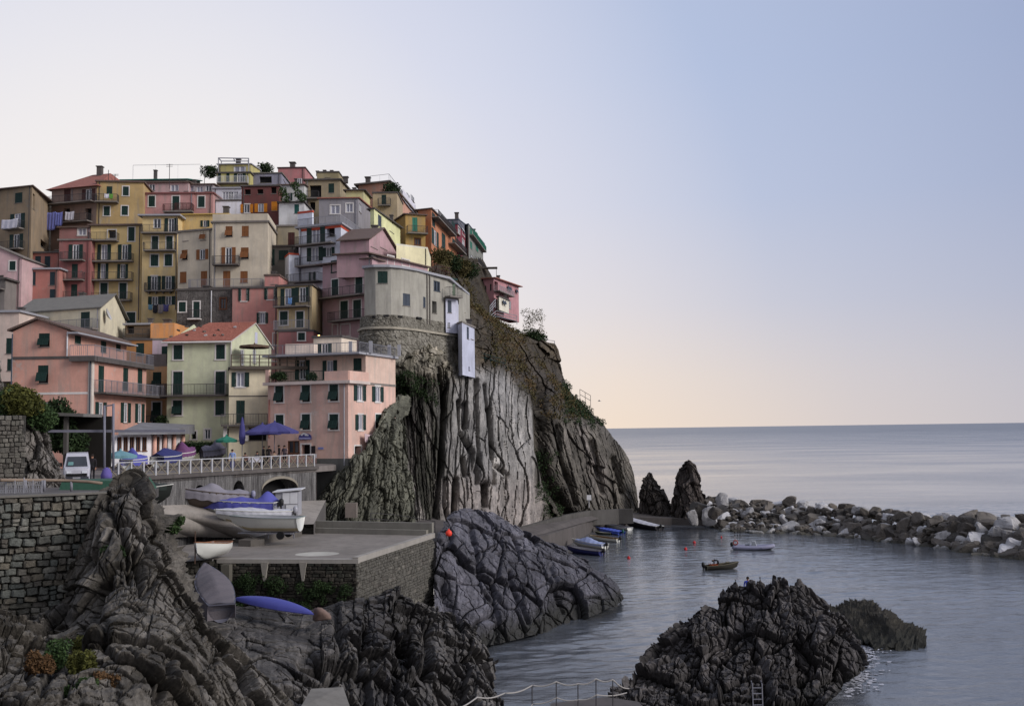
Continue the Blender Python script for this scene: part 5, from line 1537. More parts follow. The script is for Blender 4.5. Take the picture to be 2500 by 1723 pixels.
pinkT = house('set back pink top storey with a shallow gable, behind the plant filled terrace at left', 'D', (112, 84.1), (582, 84.1), 372, 606, PK, R=(1075, 96.6), roof='gable_front', rh=1.0, gx=.46, oh=.35, roofm=TILE_B,
    win=[(375, 450, 92, 112, 'x')], swin=[(660, 440, 52, 82, 's'), (878, 500, 46, 112, 'sD'), (1003, 505, 40, 70, 's')], pipes=[(575, 380, 590, 'f', WHITE)])
house_t = pinkT
# terrace floor and railing on the lower block
h = pinkL
mb = MB(); s_ = h['side']; f_ = h['front']
za = h['zt'] + .22
g = lambda a, z, o=0.: s_.p(a, z, o) - h['off']
def rail_line(root, pts, z, hgt=1.0, m=IRONL, step=.16, name='railing'):
    mb = MB(); off = root.location
    for a, b in zip(pts[:-1], pts[1:]):
        a, b = Vector((a.x, a.y, z)) - off, Vector((b.x, b.y, z)) - off
        up = Vector((0, 0, hgt)); n = max(2, int((b - a).length / step))
        mb.bar(a + up, b + up, .05); mb.bar(a + up * .1, b + up * .1, .03)
        for k in range(n + 1):
            p = a.lerp(b, k / n); mb.bar(p, p + up, .02 if k % 9 else .045)
    return mb.build(name, m, root)
rail_line(h['root'], [f_.p(f_.L * .74, 0, .35), f_.p(f_.L + .35, 0, .35), s_.p(s_.L + .8, 0, .35)], h['zt'] + .1, 1.0, IRONL)
mb = MB()
mb.obox(f_.p(f_.L * .735, h['zt'] - .25, .0) - h['off'], f_.t * (f_.L * .265 + .4), f_.n * .45, Vector((0, 0, .42)))
mb.obox(s_.p(0, h['zt'] - .25, .0) - h['off'], s_.t * (s_.L + .8), s_.n * .45, Vector((0, 0, .42)))
mb.build('terrace_edge', CONCD, h['root'])
h = pinkT                                # white eave board along the side of the top storey
mb = MB(); mb.obox(h['side'].p(-.3, h['zt'] - .28, .02) - h['off'], h['side'].t * (h['side'].L + .8), h['side'].n * .9, Vector((0, 0, .14))); mb.build('eave', GREYWHITE, h['root'])
# wood framed restaurant in front of it
RESTW = plaster((206, 150, 128), .6)
rest = house('low restaurant with a grey slab roof and a long row of brown framed windows', 'D', (935, 80), (1275, 85), 1250, 1500, (200, 196, 200), R=(1540, 95), roof='none', oh=.8, shut=BROWN,
    win=[(1012 + k * 53, 1330, 40, 118, 'g', None, BROWN) for k in range(5)], swin=[(1330, 1330, 50, 120, 'g', None, BROWN), (1402, 1330, 44, 120, 'g', None, BROWN), (1475, 1330, 40, 110, 'g', None, BROWN)])
h = rest
mb = MB(); q = [h['front'].p(-.6, h['zt'], 1.2), h['front'].p(h['front'].L + .6, h['zt'], 1.2), h['side'].p(h['side'].L + 1.2, h['zt'], .9), h['back'].p(h['back'].L + .2, h['zt'], .5)]
mb.hexa([p - h['off'] for p in q] + [q[0] - h['off'] + Vector((0, 0, .22)), q[1] - h['off'] + Vector((0, 0, .22)), q[2] - h['off'] + Vector((0, 0, .9)), q[3] - h['off'] + Vector((0, 0, 1.1))])
mb.build('roof', plaster((112, 112, 118), 1.0), h['root'])
for k in range(4):
    mb = MB(); p = h['side'].p(.4 + k * (h['side'].L - .8) / 3, h['zb'], .25) - h['off']
    mb.tube([p, p + Vector((0, 0, h['zt'] - h['zb']))], .17, 10); mb.build('column', RESTW, h['root'], True)

# ochre slice between pink and green houses
och = house('narrow ochre house squeezed between the salmon house and the green gabled house', 'D', (1236, 98.5), (1425, 98.5), 672, 1520, (190, 142, 88), depth=7, roof='flat', oh=.02, par=1.0, parm=plaster((120, 110, 108), 1.0), roofm=CONC,
    win=[(1330, 812, 72, 180, 'xD'), (1327, 1065, 70, 175, 'xwD')], bal=[(1242, 1420, 912, 1.0, dict(m=CONCD)), (1245, 1410, 1178, .9, dict(m=CONCD))])
house('small orange block with a dark green door behind the ochre house', 'D', (1068, 110), (1292, 110), 452, 700, (166, 108, 40), depth=8, roof='flat', oh=.1, win=[(1187, 530, 68, 105, 'sD')], roofm=CONCD)
oroot = house('bright orange terrace wall stepped behind the green gabled house', 'D', (1276, 112), (1478, 112), 322, 620, (214, 136, 46), depth=5, roof='flat', oh=.0, win=[], roofm=plaster((214, 136, 46), .5))
house('pale lilac pink wall with a small green window between orange and green houses', 'D', (1292, 104), (1424, 104), 452, 700, (190, 164, 176), depth=5, roof='flat', oh=.02, win=[(1395, 545, 52, 82, 's')])
hh_ = house('little glazed loggia with a pale awning under the yellow tower house', 'D', (1062, 116), (1270, 116), 322, 560, (120, 96, 70), depth=5, roof='flat', oh=.25, roofm=GREYWHITE, win=[(1105, 365, 60, 62, 'd'), (1205, 360, 96, 72, 'gc')], bal=[(1062, 1265, 432, .7, dict(m=CONCD))])

# green house with the red tiled roof
GRN = (186, 190, 152)
green = house('pale green house with a red tiled roof and a light gable above a wooden deck', 'E', (30, 97), (549, 97), 510, 1500, GRN, R=(872, 105.5), roof='none', dirt=.6,
    win=[(115, 598, 72, 118, 's' + 'w'), (460, 595, 72, 118, 'sw'), (113, 850, 76, 190, 'swD'), (458, 848, 76, 188, 'swD'), (110, 1048, 74, 120, 'xw'), (455, 1048, 74, 120, 'sw'), (242, 1270, 42, 62, 'dw'), (355, 1262, 46, 76, 'gw')],
    swin=[(637, 640, 30, 130, 'gcD'), (737, 632, 28, 112, 'gcD')], bal=[(-6, 522, 944, 1.0, dict(m=CONCD))], pipes=[(548, 520, 1180, 'f', TRIM)])
h = green
f_, s_ = h['front'], h['side']
za = h['zt']; ridge_a = 0.58
apex = s_.hit(*cp('E', 740, 365))
rz = apex[1]; ra = apex[0]
mb = MB()
mb.poly([s_.p(0, za) - h['off'], s_.p(s_.L, za) - h['off'], s_.p(ra, rz) - h['off']])
mb.build('gable', plaster(GRN, .6), h['root'])
mb = MB()
mb.poly([h['left'].p(0, za) - h['off'], h['left'].p(h['left'].L, za) - h['off'], f_.p(0, za) - h['off'] + s_.t * ra + Vector((0, 0, rz - za))])
mb.build('gable', plaster(GRN, .6), h['root'])
up = Vector((0, 0, 1))
def slope_tiles(root, off, E0, E1, R0, R1, m, rows=16, cols=40, stones=0):
    """tile courses stepping up a roof slope, eave E0-E1 to ridge R0-R1"""
    mb = MB()
    n = (E1 - E0).cross(R0 - E0).normalized()
    if n.z < 0: n = -n
    rs = random.Random(9)
    for i in range(rows):
        t0, t1 = i / rows, (i + 1.12) / rows
        for j in range(cols):
            u0, u1 = j / cols, (j + 1) / cols
            P = lambda u, t: (E0.lerp(E1, u)).lerp(R0.lerp(R1, u), t) - off
            a, b, c_, d = P(u0, t0), P(u1, t0), P(u1, t1), P(u0, t1)
            hgt = .05 + rs.uniform(0, .03)
            mid0, mid1 = (a + b) / 2 + n * (hgt + .05), (c_ + d) / 2 + n * .06
            base = len(mb.v)
            mb.v += [tuple(q) for q in (a + n * hgt * .3, mid0, b + n * hgt * .3, c_ + n * .01, mid1, d + n * .01)]
            mb.f += [(base, base + 1, base + 4, base + 5), (base + 1, base + 2, base + 3, base + 4), (base, base + 2, base + 1)]
    return tag(mb.build('roof_tiles', m, root), kind='stuff')
E0, E1 = f_.p(-.4, za + .02, .45), f_.p(f_.L + .35, za + .02, .45)
E1 = f_.p(f_.L + .12, za + .02, .45)
R0, R1 = f_.p(1.6, rz + .1, 0) + s_.t * ra, f_.p(f_.L, rz + .1, 0) + s_.t * ra + s_.n * .12
mb = MB()
D0, D1 = f_.p(-.4, za, 0) + s_.t * (s_.L + .4), s_.p(s_.L + .4, za + .02, .12)
R0b = f_.p(0, rz + .1, 0) + s_.t * ra
for a, b, c_, d in ((E0, E1, R1, R0), (D1, D0, R0, R1)):
    o_ = h['off']; dn = Vector((0, 0, .14))
    mb.hexa([a - o_ - dn, b - o_ - dn, c_ - o_ - dn, d - o_ - dn, a - o_, b - o_, c_ - o_, d - o_])
mb.poly([E0 - h['off'], R0 - h['off'], D0 - h['off']])
ro = mb.build('roof', plaster((176, 170, 162), .6), h['root'])
slope_tiles(ro, h['off'], E0, E1, R0, R1, TILE_R, 22, 46)
for k, (x, y) in enumerate([(185, 400), (118, 430), (300, 398), (340, 470), (415, 470), (480, 468), (188, 468), (330, 440), (445, 428), (578, 405), (60, 480), (250, 430)]):   # stones that hold the tiles
    p0 = E0; nn_ = (E1 - E0).cross(R0 - E0).normalized()
    d = ray(*cp('E', x, y)); t_ = (p0 - EYE).dot(nn_) / d.dot(nn_); p = EYE + d * t_
    o = bpy.data.objects.new('roof_stone', BOULDERS[k % 10]); link(o, ro); o.location = p - h['off'] + Vector((0, 0, .12)); o.scale = (.4, .3, .22); o.rotation_euler = (0, 0, k)
mb = MB(); mb.tube([E0 - h['off'] + Vector((0, -.06, -.1)), E1 - h['off'] + Vector((0, -.06, -.1))], .09, 6); mb.build('gutter', TRIM, h['root'])
mb = MB(); a0, a1, z0, z1 = s_.rect('E', 748, 482, 20, 92); mb.obox(s_.p(a0, z0, -.01) - h['off'], s_.t * (a1 - a0), s_.n * .05, up * (z1 - z0)); mb.build('vent', LILAC, h['root'])
# cream house with deck in front of the gable
cream = house('cream house with a timber terrace deck, joined to the green house on its right', 'E', (530, 95.5), (848, 96.5), 738, 1560, (202, 188, 154), depth=7, roof='flat', oh=.1, roofm=CONCD, dirt=.7,
    win=[(622, 820, 142, 116, 'owc'), (622, 1080, 70, 182, 'sD'), (585, 1262, 138, 100, 'd'), (762, 1262, 140, 100, 'd')], bal=[(465, 838, 1184, 1.2, dict(m=CONCD, rail=IRON))],
    bands=[(958, .1, 'f', CONCD)])
h = cream; f_ = h['front']
mb = MB(); mb.obox(f_.p(.1, h['zt'] + .0, .15) - h['off'], f_.t * (f_.L + 3.6), f_.n * .5, up * .3); mb.build('deck', paint((84, 76, 68), .8), h['root'])
mb = MB()
for k in range(9):
    p = f_.p(.2 + k * (f_.L + 3.3) / 8, h['zt'] + .3, .55) - h['off']; mb.bar(p, p + up * 1.1, .09)
for zz in (.35, .72, 1.08):
    mb.bar(f_.p(.2, h['zt'] + .3 + zz, .55) - h['off'], f_.p(f_.L + 3.5, h['zt'] + .3 + zz, .55) - h['off'], .07)
mb.build('deck_railing', paint((92, 82, 72), .8), h['root'])
for x0, x1 in ((482, 514), (655, 686), (834, 848)):
    a0 = f_.hit(*cp('E', x0, 1260))[0]; a1 = f_.hit(*cp('E', x1, 1260))[0]; z1 = f_.hit(*cp('E', x1, 1198))[1]; z0 = f_.hit(*cp('E', x1, 1318))[1]
    mb = MB(); mb.obox(f_.p(a0, z0, .0) - h['off'], f_.t * (a1 - a0), f_.n * .35, up * (z1 - z0)); mb.build('pillar', TRIM, h['root'])

# pink house by the cliff with the restaurant sign
PKR = (204, 160, 142)
pinkR = house('pale pink house with tilted green shutters over a stone plinth beside the cliff', 'F', (216, 94.7), (997, 92.2), 700, 2200, PKR, R=(1458, 101), roof='flat', oh=.03, roofm=CONC, dirt=1.0,
    win=[(327, 806, 78, 158, 'xw'), (586, 800, 80, 160, 'xw'), (858, 792, 84, 160, 'xw'), (330, 1080, 76, 146, 'xw'), (586, 1076, 80, 150, 'xw'), (858, 1076, 86, 150, 'xw'), (585, 1352, 84, 112, 'dwD'), (465, 1320, 116, 120, 'gD', None, BROWN)],
    swin=[(1110, 796, 116, 150, 'owc'), (1284, 806, 110, 150, 'owc'), (1116, 1080, 100, 150, 'owc'), (1292, 1078, 58, 152, 'xw'), (1092, 1385, 66, 150, 'dwD')],
    pipes=[(962, 700, 1500, 'f', GREYWHITE), (232, 860, 1230, 'f', paint((150, 100, 90), .6))])
h = pinkR; f_, s_ = h['front'], h['side']
zpl = f_.hit(*cp('F', 900, 1432))[1]
mb = MB(); mb.obox(f_.p(f_.L * .62, h['zb'], .0) - h['off'], f_.t * (f_.L * .38 + .06), f_.n * .06, up * (zpl - h['zb'])); mb.obox(s_.p(-.05, h['zb'], .0) - h['off'], s_.t * (s_.L), s_.n * .06, up * (zpl - h['zb'] + .0)); mb.build('plinth', plaster((92, 92, 88), 1.3), h['root'])
mb = MB(); mb.obox(f_.p(-.3, h['zt'], .0) - h['off'], f_.t * (f_.L + .4), f_.n * .45, up * .28); mb.obox(s_.p(-.4, h['zt'] + .0, .0) - h['off'], s_.t * 3.9, s_.n * .4, up * .28); mb.build('terrace_edge', plaster((196, 178, 168), .6), h['root'])
rail_line(h['root'], [f_.p(.1, 0, .2), f_.p(f_.L * .72, 0, .2)], h['zt'] + .28, .95, GREEN)
zc = f_.hit(*cp('F', 990, 578))[1]
mb = MB()
mb.obox(f_.p(f_.L * .72, h['zt'] + .28, -.05) - h['off'], f_.t * (f_.L * .28 + .1), f_.n * .25, up * (zc - h['zt'] - .28)); mb.obox(s_.p(-.1, h['zt'] + .28, -.05) - h['off'], s_.t * 3.7, s_.n * .25, up * (zc - h['zt'] - .28))
mb.build('parapet', plaster(PKR, .5), h['root'])
mb = MB(); mb.obox(f_.p(-.1, h['zt'] + .28, .0) - h['off'], f_.t * .35, f_.n * .3, up * 1.2)
mb.build('parapet_post', plaster(PKR, .5), h['root'])
# upper storey: set back 3 m from the front, flush with the right side
Cb = s_.p(3.3, 0); Lb_ = Cb - f_.t * 9.6
pinkU_zt = s_.hit(*cp('F', 1226, 432))[1]
def free_house(label, Pl, Pc, Pr, zt, zb, col, crop, **kw):
    """house given by plan points instead of pixels"""
    inv = lambda P: None
    def back(P, z):
        x, y = PX(np.array([[P.x, P.y, z]])); o = CROPS[crop]
        return ((x[0] - o[0]) * o[2], (y[0] - o[1]) * o[2])
    l, c, r = back(Pl, zt), back(Pc, zt), back(Pr, zt)
    H = house.__wrapped__ if hasattr(house, '__wrapped__') else house
    return house(label, crop, (l[0], Pl.y), (c[0], Pc.y), c[1], back(Pc, zb)[1], col, R=(r[0], Pr.y), **kw)
def house_plan(label, crop, Pl, Pc, Pr, zt, zb, col, **kw):
    """as house(), with the corners given as plan points"""
    global W
    W0, keep = W, []
    seq = [Vector((Pc.x, Pc.y, zt)), Vector((Pc.x, Pc.y, zb)), Vector((Pl.x, Pl.y, zt)), Vector((Pr.x, Pr.y, zt))]
    it = iter(seq)
    W = lambda px, py, Y: next(it) if True else None
    try:
        cnt_ch = kw.pop('chim', ())
        H = house(label, crop, (0, 0), (0, 0), 100, 100, col, R=(0, 0), **kw)
    finally:
        W = W0
    return H
pinkU = house_plan('set back pink upper storey with open green shutters over the plant terrace', 'F', Lb_, Cb, s_.p(s_.L, 0), pinkU_zt, pinkR['zt'] + .02, (206, 172, 152), roof='flat', oh=.25, roofm=GREYWHITE,
    win=[(553, 570, 140, 190, 'oD'), (820, 570, 140, 185, 'oDc'), (1088, 515, 80, 118, 's')], swin=[])
h = pinkU
mb = MB(); mb.obox(h['front'].p(-.6, h['zt'] + .0, .2) - h['off'], h['front'].t * (h['front'].L + .8), h['front'].n * 1.6, up * .2); mb.build('canopy', GREYWHITE, h['root'])
rail_line(h['root'], [h['front'].p(0, 0, 1.5), h['front'].p(h['front'].L + .1, 0, 1.5), h['side'].p(h['side'].L, 0, .1)], h['zt'] + .22, .9, IRONL)
mb = MB()
for px in (1020, 1216, 1398, 1494):
    Y_ = 95.5 if px < 1300 else 100
    p = W(*cp('F', px, 360), Y_); mb.box(p.x - .16 - h['off'].x, p.x + .16 - h['off'].x, p.y - .16 - h['off'].y, p.y + .16 - h['off'].y, h['zt'] + .2 - h['off'].z, h['zt'] + 1.35 - h['off'].z)
mb.build('parapet_post', GREYWHITE, h['root'])
tag(bpy.data.objects[h['root'].name], None)
pent = house('small cream penthouse with white framed door on the pink roof terrace', 'F', (660, 100), (932, 99.5), 252, 440, (208, 190, 168), R=(1082, 103), roof='flat', oh=.15, roofm=CONCD, win=[(770, 368, 132, 106, 'oD')])
house('low cream parapet block at the left end of the pink roof terrace', 'F', (386, 98.5), (664, 98.2), 312, 520, (212, 190, 172), depth=1.2, roof='none')

# beige long house with side gable
bl = house('long beige house with a shallow grey roof and two dark green doors', 'D', (165, 112), (852, 108), 182, 620, (206, 196, 164), R=(1062, 120), roof='gable_side', rh=2.35, gx=.5, oh=.3, roofm=TILE_G, dirt=.6,
    win=[(286, 257, 76, 90, 's'), (722, 288, 76, 150, 'sD')], bal=[(165, 835, 372, .9, dict(m=CONC, rail=IRONL))])
dishm = paint((170, 170, 172), .4)
def dish(h, face, a, z, r=.45):
    mb = MB(); P = face.p(a, z, .3) - h['off']
    ax = (face.n + Vector((0, 0, .4))).normalized(); sx = ax.cross(Vector((0, 0, 1))).normalized(); sy = sx.cross(ax)
    n = 16; base = len(mb.v)
    for k in range(4):
        rr = r * k / 3
        for j in range(n):
            q = 2 * math.pi * j / n; mb.v.append(tuple(P + sx * rr * math.cos(q) + sy * rr * math.sin(q) + ax * (rr * rr / r * .4)))
    for k in range(3):
        for j in range(n): mb.f.append((k * n + j, k * n + (j + 1) % n, (k + 1) * n + (j + 1) % n, (k + 1) * n + j))
    mb.bar(P, P - face.n * .3, .04)
    mb.build('satellite_dish', dishm, h['root'], True)
dish(bl, bl['side'], *bl['side'].hit(*cp('D', 878, 240)), .7)
house('low cream house with a white roof edge at the far left behind the salmon house', 'D', (-60, 104), (163, 104), 216, 800, (196, 172, 158), depth=6, roof='flat', oh=.25, roofm=GREYWHITE, win=[(75, 500, 46, 130, 's'), (80, 660, 40, 100, 's')])

# second row, left
tan = house('tall tan house at the left edge with a white sheet hung at its balcony', 'A', (-170, 136), (312, 133), 300, 1100, (146, 124, 94), R=(487, 144), roof='shed', rh=.2, oh=.5, roofm=TILE_B,
    win=[(182, 410, 72, 98, 's'), (172, 640, 140, 150, 'oDc'), (160, 840, 130, 150, 'oD'), (145, 985, 100, 40, 'd')], swin=[(330, 450, 20, 150, 'd'), (425, 870, 60, 70, 'd')],
    bal=[(75, 238, 716, .9), (-60, 236, 918, 1.0)])
laundry('white sheet hung over a balcony of the tan house at the left edge', tan, 'A', 78, 640, 230, 712, CLOTHW, 1.05)
b2 = house('dusty brown house with a clay hip roof and two tiers of posted balconies', 'A', (505, 144), (942, 142), 300, 1200, (140, 112, 98), depth=12, roof='hip', rh=3.6, oh=.6, roofm=TILE_R, shut=DKRED,
    win=[(655, 395, 62, 130, 'sD'), (865, 392, 130, 132, 'oD'), (650, 570, 60, 110, 'd'), (860, 575, 60, 125, 'dD')], bal=[(507, 940, 466, 1.3), (507, 900, 655, 1.2)], pipes=[(706, 300, 466, 'f', IRONL), (882, 300, 466, 'f', IRONL)])
h = b2
for xs_, nm in (((512, 600, 570, 735), 0), ((602, 668, 570, 695), 1)):
    laundry('long blue sheet drying under the brown balcony, %s one' % ('left hand' if nm == 0 else 'shorter right hand'), h, 'A', xs_[0], xs_[2], xs_[1], xs_[3], CLOTHB, 1.3, grp='sheets drying on the brown house')
laundry('white printed cloth drying beside the blue sheets', h, 'A', 695, 565, 780, 640, CLOTHW, 1.3)
yu = house('mustard yellow upper house with four shuttered windows and a green towelled balcony', 'A', (946, 142), (1396, 143), 265, 700, (168, 138, 78), depth=12, roof='flat', oh=.25, roofm=TILE_B,
    win=[(1065, 352, 56, 105, 'sD'), (1225, 346, 58, 88, 'sw'), (1040, 540, 60, 90, 'sw'), (1215, 536, 62, 90, 'sw')], bal=[(946, 1158, 457, 1.2)])
laundry('green towel on the mustard house balcony', yu, 'A', 1085, 385, 1118, 435, cloth_mat((96, 150, 60)), 1.15)
laundry('white shirt drying on the mustard house balcony', yu, 'A', 1038, 385, 1080, 430, CLOTHW, 1.15)
yl = house('tall yellow house with four long balconies in the middle of the town', 'A', (885, 134.4), (1382, 134.6), 682, 1800, (196, 166, 96), depth=12, roof='flat', oh=.35, roofm=TILE_B, dirt=.8,
    win=[(1090, 765, 78, 80, 'dw'), (1280, 765, 62, 135, 'sw'), (1015, 940, 132, 150, 'oDc'), (1215, 940, 130, 150, 'oD'), (1003, 1125, 104, 150, 'oDc'), (1195, 1125, 104, 140, 'oD'), (1012, 1318, 70, 158, 'swD'), (1198, 1318, 70, 158, 'swD'), (1276, 1580, 84, 110, 'swD')],
    bal=[(888, 1160, 832, 1.2), (920, 1304, 1032, 1.0), (906, 1300, 1214, 1.0), (900, 1290, 1412, 1.0)], pipes=[(1362, 690, 1600, 'f', paint((84, 80, 84), .5))])
yr = house('narrow golden yellow house with white window trims and an awning on top', 'A', (1388, 133.4), (1728, 133.6), 590, 1900, (204, 174, 106), depth=12, roof='flat', oh=.5, roofm=GREYWHITE, dirt=.7,
    win=[(1530, 660, 76, 90, 'g'), (1668, 680, 130, 138, 'oD'), (1510, 852, 62, 134, 'swD'), (1650, 852, 62, 134, 'swD'), (1505, 1020, 74, 112, 'sw'), (1640, 1018, 72, 112, 'sw'), (1502, 1242, 128, 140, 'owD'), (1640, 1236, 128, 130, 'oD'), (1508, 1412, 130, 80, 'o'), (1640, 1410, 130, 85, 'o')],
    bal=[(1392, 1735, 755, 1.0), (1412, 1720, 925, .9), (1425, 1700, 1318, .9, dict(brackets=4))], pipes=[(1722, 600, 1500, 'f', paint((84, 80, 84), .5))])
for k, (x0, x1, y1, c_) in enumerate([(1465, 1505, 1505, (110, 150, 170)), (1510, 1555, 1535, (40, 40, 50)), (1560, 1605, 1540, (150, 140, 140)), (1610, 1660, 1520, (90, 86, 140))]):
    laundry(['pale blue', 'black', 'beige', 'violet'][k] + ' garment on the washing line of the golden yellow house', yr, 'A', x0, 1452, x1, y1, cloth_mat(c_), .8, grp=None)
pk6 = house('dusty pink house high in the town with white trimmed shutters', 'A', (1400, 144.4), (1890, 144.6), 372, 640, (176, 122, 118), depth=12, roof='flat', oh=.2, roofm=paint((120, 76, 74), .8),
    win=[(1478, 445, 62, 105, 'sw'), (1712, 470, 68, 150, 'swD')], bal=[(1605, 1890, 550, 1.0, dict(rail=DKRED))])
h = pk6                                 # third shutter measured in the next crop
pk6b = house('right part of the dusty pink house above the yellow awning', 'B', (6, 144.8), (350, 144.8), 400, 640, (176, 122, 118), depth=12, roof='flat', oh=.2, roofm=paint((120, 76, 74), .8), win=[(240, 478, 62, 105, 'sw')], bal=[(8, 160, 565, 1.0, dict(rail=DKRED))])
house('pink attic storey with pale glazed windows above the dusty pink house', 'A', (1402, 153), (1835, 153), 262, 372, (176, 140, 140), depth=9, roof='shed', rh=.8, oh=.3, roofm=TILE_B, win=[(1700, 315, 84, 62, 'gc'), (1815, 315, 40, 60, 'gc'), (1480, 310, 60, 60, 'g')])
house('white walled attic behind the pink parapet, left of the yellow top house', 'B', (20, 154), (355, 154), 315, 400, (160, 150, 152), depth=9, roof='shed', rh=.8, oh=.3, roofm=TILE_B, win=[(130, 352, 90, 54, 'gc'), (225, 360, 60, 50, 'gc'), (310, 350, 60, 50, 'g')])
br = house('brick red narrow house with three green doored balconies', 'A', (577, 133), (884, 133), 825, 1800, (152, 86, 82), depth=10, roof='flat', oh=.2, roofm=CONC,
    win=[(738, 940, 136, 150, 'oD'), (728, 1122, 58, 135, 'sD'), (722, 1325, 60, 145, 'sD')], bal=[(610, 832, 1020, 1.0), (602, 826, 1212, 1.0), (580, 822, 1402, .9)], pipes=[(862, 830, 1400, 'f', paint((96, 60, 60), .5))])
house('pink terrace room with a small white window above the brick red house', 'A', (580, 140), (892, 140), 702, 840, (150, 100, 96), depth=8, roof='flat', oh=.3, roofm=TILE_B, win=[(800, 742, 80, 65, 'gwc')])
rd = house('salmon red house with a white terrace edge and tall narrow windows', 'A', (228, 131), (577, 131), 1108, 1800, (172, 104, 92), depth=9, roof='flat', oh=.3, roofm=GREYWHITE,
    win=[(322, 1196, 50, 130, 's'), (510, 1196, 50, 130, 's'), (510, 1356, 52, 110, 'sD')], shut=paint((36, 52, 60), .6))
house('set back red storey between the tan and brick red houses', 'A', (290, 134.5), (568, 134.5), 948, 1110, (164, 92, 80), depth=8, roof='flat', oh=.3, roofm=CONCD, win=[(370, 1032, 56, 106, 's'), (462, 1032, 56, 106, 's')], shut=paint((36, 52, 60), .6))
house('low red wing with an open green shuttered door at lower left', 'A', (92, 129.5), (228, 129.5), 1215, 1800, (168, 92, 86), depth=8, roof='flat', oh=.2, roofm=CONC, win=[(170, 1360, 120, 120, 'oD')], bal=[(60, 230, 1430, .8)])
house('pale pink house with one white trimmed window at the left edge', 'A', (-160, 128), (215, 128), 1000, 1800, (188, 150, 152), depth=10, roof='shedx', rh=2.4, oh=.25, roofm=CONC, win=[(122, 1072, 60, 88, 'sw')])
house('grey rounded corner house cut by the left edge of the view', 'A', (-160, 125), (48, 125), 1205, 1800, (120, 112, 108), depth=6, roof='flat', oh=.4, roofm=CONCD, bal=[(-120, 52, 1300, 1.0)])

# middle: beige block, stone house, salmon and tan houses
be = house('big beige house with orange brown shutters and a pale roof parapet', 'B', (346, 124), (872, 124), 672, 1900, (186, 172, 148), R=(962, 133), roof='flat', oh=.2, par=.9, roofm=CONC, dirt=.7, shut=ORANGE,
    win=[(503, 760, 66, 100, 'x'), (657, 757, 66, 100, 's'), (499, 992, 134, 164, 'oD'), (652, 966, 74, 108, 'x'), (481, 1212, 70, 156, 'sD'), (645, 1192, 70, 110, 's')], bal=[(365, 608, 1080, 1.1, dict(m=CONCD)), (140, 830, 1298, 1.0, dict(m=CONCD, rail=IRONL))])
bel = house('beige wing with small orange brown shutters left of the big beige house', 'B', (20, 126), (346, 124.6), 745, 1900, (186, 172, 148), depth=10, roof='flat', oh=.2, roofm=CONC, dirt=.7, shut=ORANGE,
    win=[(92, 802, 52, 94, 's'), (258, 797, 54, 92, 'x'), (80, 982, 56, 94, 'x'), (250, 978, 112, 96, 'o'), (67, 1196, 62, 106, 's'), (265, 1216, 62, 160, 'sD')])
house('yellow attic with an open awning behind the beige wing', 'B', (36, 136), (482, 136), 600, 760, (196, 162, 84), depth=7, roof='shed', rh=1.0, oh=.3, roofm=paint((190, 160, 90), .8), win=[(275, 685, 84, 60, 'o')])
yt = house('yellow top house crowned by a white pergola frame', 'B', (387, 158), (702, 158), 205, 480, (178, 168, 86), depth=7, roof='flat', oh=.2, roofm=CONCD, win=[(452, 250, 110, 90, 'oD'), (606, 255, 112, 90, 'oD')], bal=[(400, 690, 305, .9, dict(rail=WHITE))])
house('yellow roof room under the white pergola', 'B', (398, 159), (708, 159), 122, 205, (172, 160, 84), depth=6, roof='shed', rh=.6, oh=.2, roofm=GREYWHITE, win=[(605, 168, 116, 50, 'gc')])
h = yt
mb = MB()
P_ = lambda x, y, Y: W(*cp('B', x, y), Y) - h['off']
tp = [P_(402, 62, 157), P_(690, 66, 157), P_(686, 92, 161), P_(430, 92, 161)]
for a, b in zip(tp, tp[1:] + tp[:1]): mb.bar(a, b, .14)
mb.bar((tp[0] + tp[1]) / 2, (tp[2] + tp[3]) / 2, .12)
for p in tp: mb.bar(p, Vector((p.x, p.y, h['zt'] - h['off'].z)), .12)
mb.build('pergola', GREYWHITE, h['root'])
wh = house('white house front with a long band of windows below the yellow top house', 'B', (352, 146), (622, 146), 470, 700, (196, 196, 206), depth=7, roof='flat', oh=.1, roofm=CONCD, win=[])
wh2 = house('set back white glazed terrace room under the yellow top house', 'B', (352, 149), (620, 149), 352, 470, (186, 186, 196), depth=6, roof='flat', oh=.2, roofm=GREYWHITE, win=[(468, 424, 60, 84, 'gc'), (520, 424, 50, 84, 'g'), (568, 424, 44, 84, 'gc')])
rail_line(wh['root'], [wh['front'].p(0, 0), wh['front'].p(wh['front'].L, 0)], wh['zt'] + .22, .8, WHITE)
lg = house('lilac grey house with a dark veranda opening near the top of the town', 'B', (722, 160), (1000, 160), 208, 480, (128, 126, 144), R=(1105, 172), roof='shed', rh=.7, oh=.2, roofm=TILE_G, win=[(850, 268, 116, 60, 'd')], swin=[(1030, 260, 30, 50, 'g')])
dr = house('dark red house with bright orange shutters', 'B', (622, 146), (978, 146), 330, 900, (104, 56, 54), depth=10, roof='flat', oh=.2, roofm=CONCD, shut=paint((196, 124, 30), .6),
    win=[(680, 385, 56, 50, 'd'), (800, 382, 56, 46, 'd'), (928, 370, 50, 60, 'd'), (672, 542, 118, 80, 'ow'), (806, 535, 120, 80, 'oc'), (934, 520, 56, 88, 's')])
house('pink block with a chimney on the skyline', 'B', (968, 170), (1225, 170), 158, 400, (176, 104, 106), depth=9, roof='flat', oh=.12, roofm=paint((70, 50, 52), .8), chim=[(1108, 104, .8)])
wg = house('white house with a green terrace and one teal shutter', 'B', (977, 144), (1216, 144), 488, 1000, (190, 190, 192), depth=9, roof='flat', oh=.25, roofm=CONCD, win=[(1146, 545, 44, 86, 's')], shut=paint((30, 84, 80), .6))
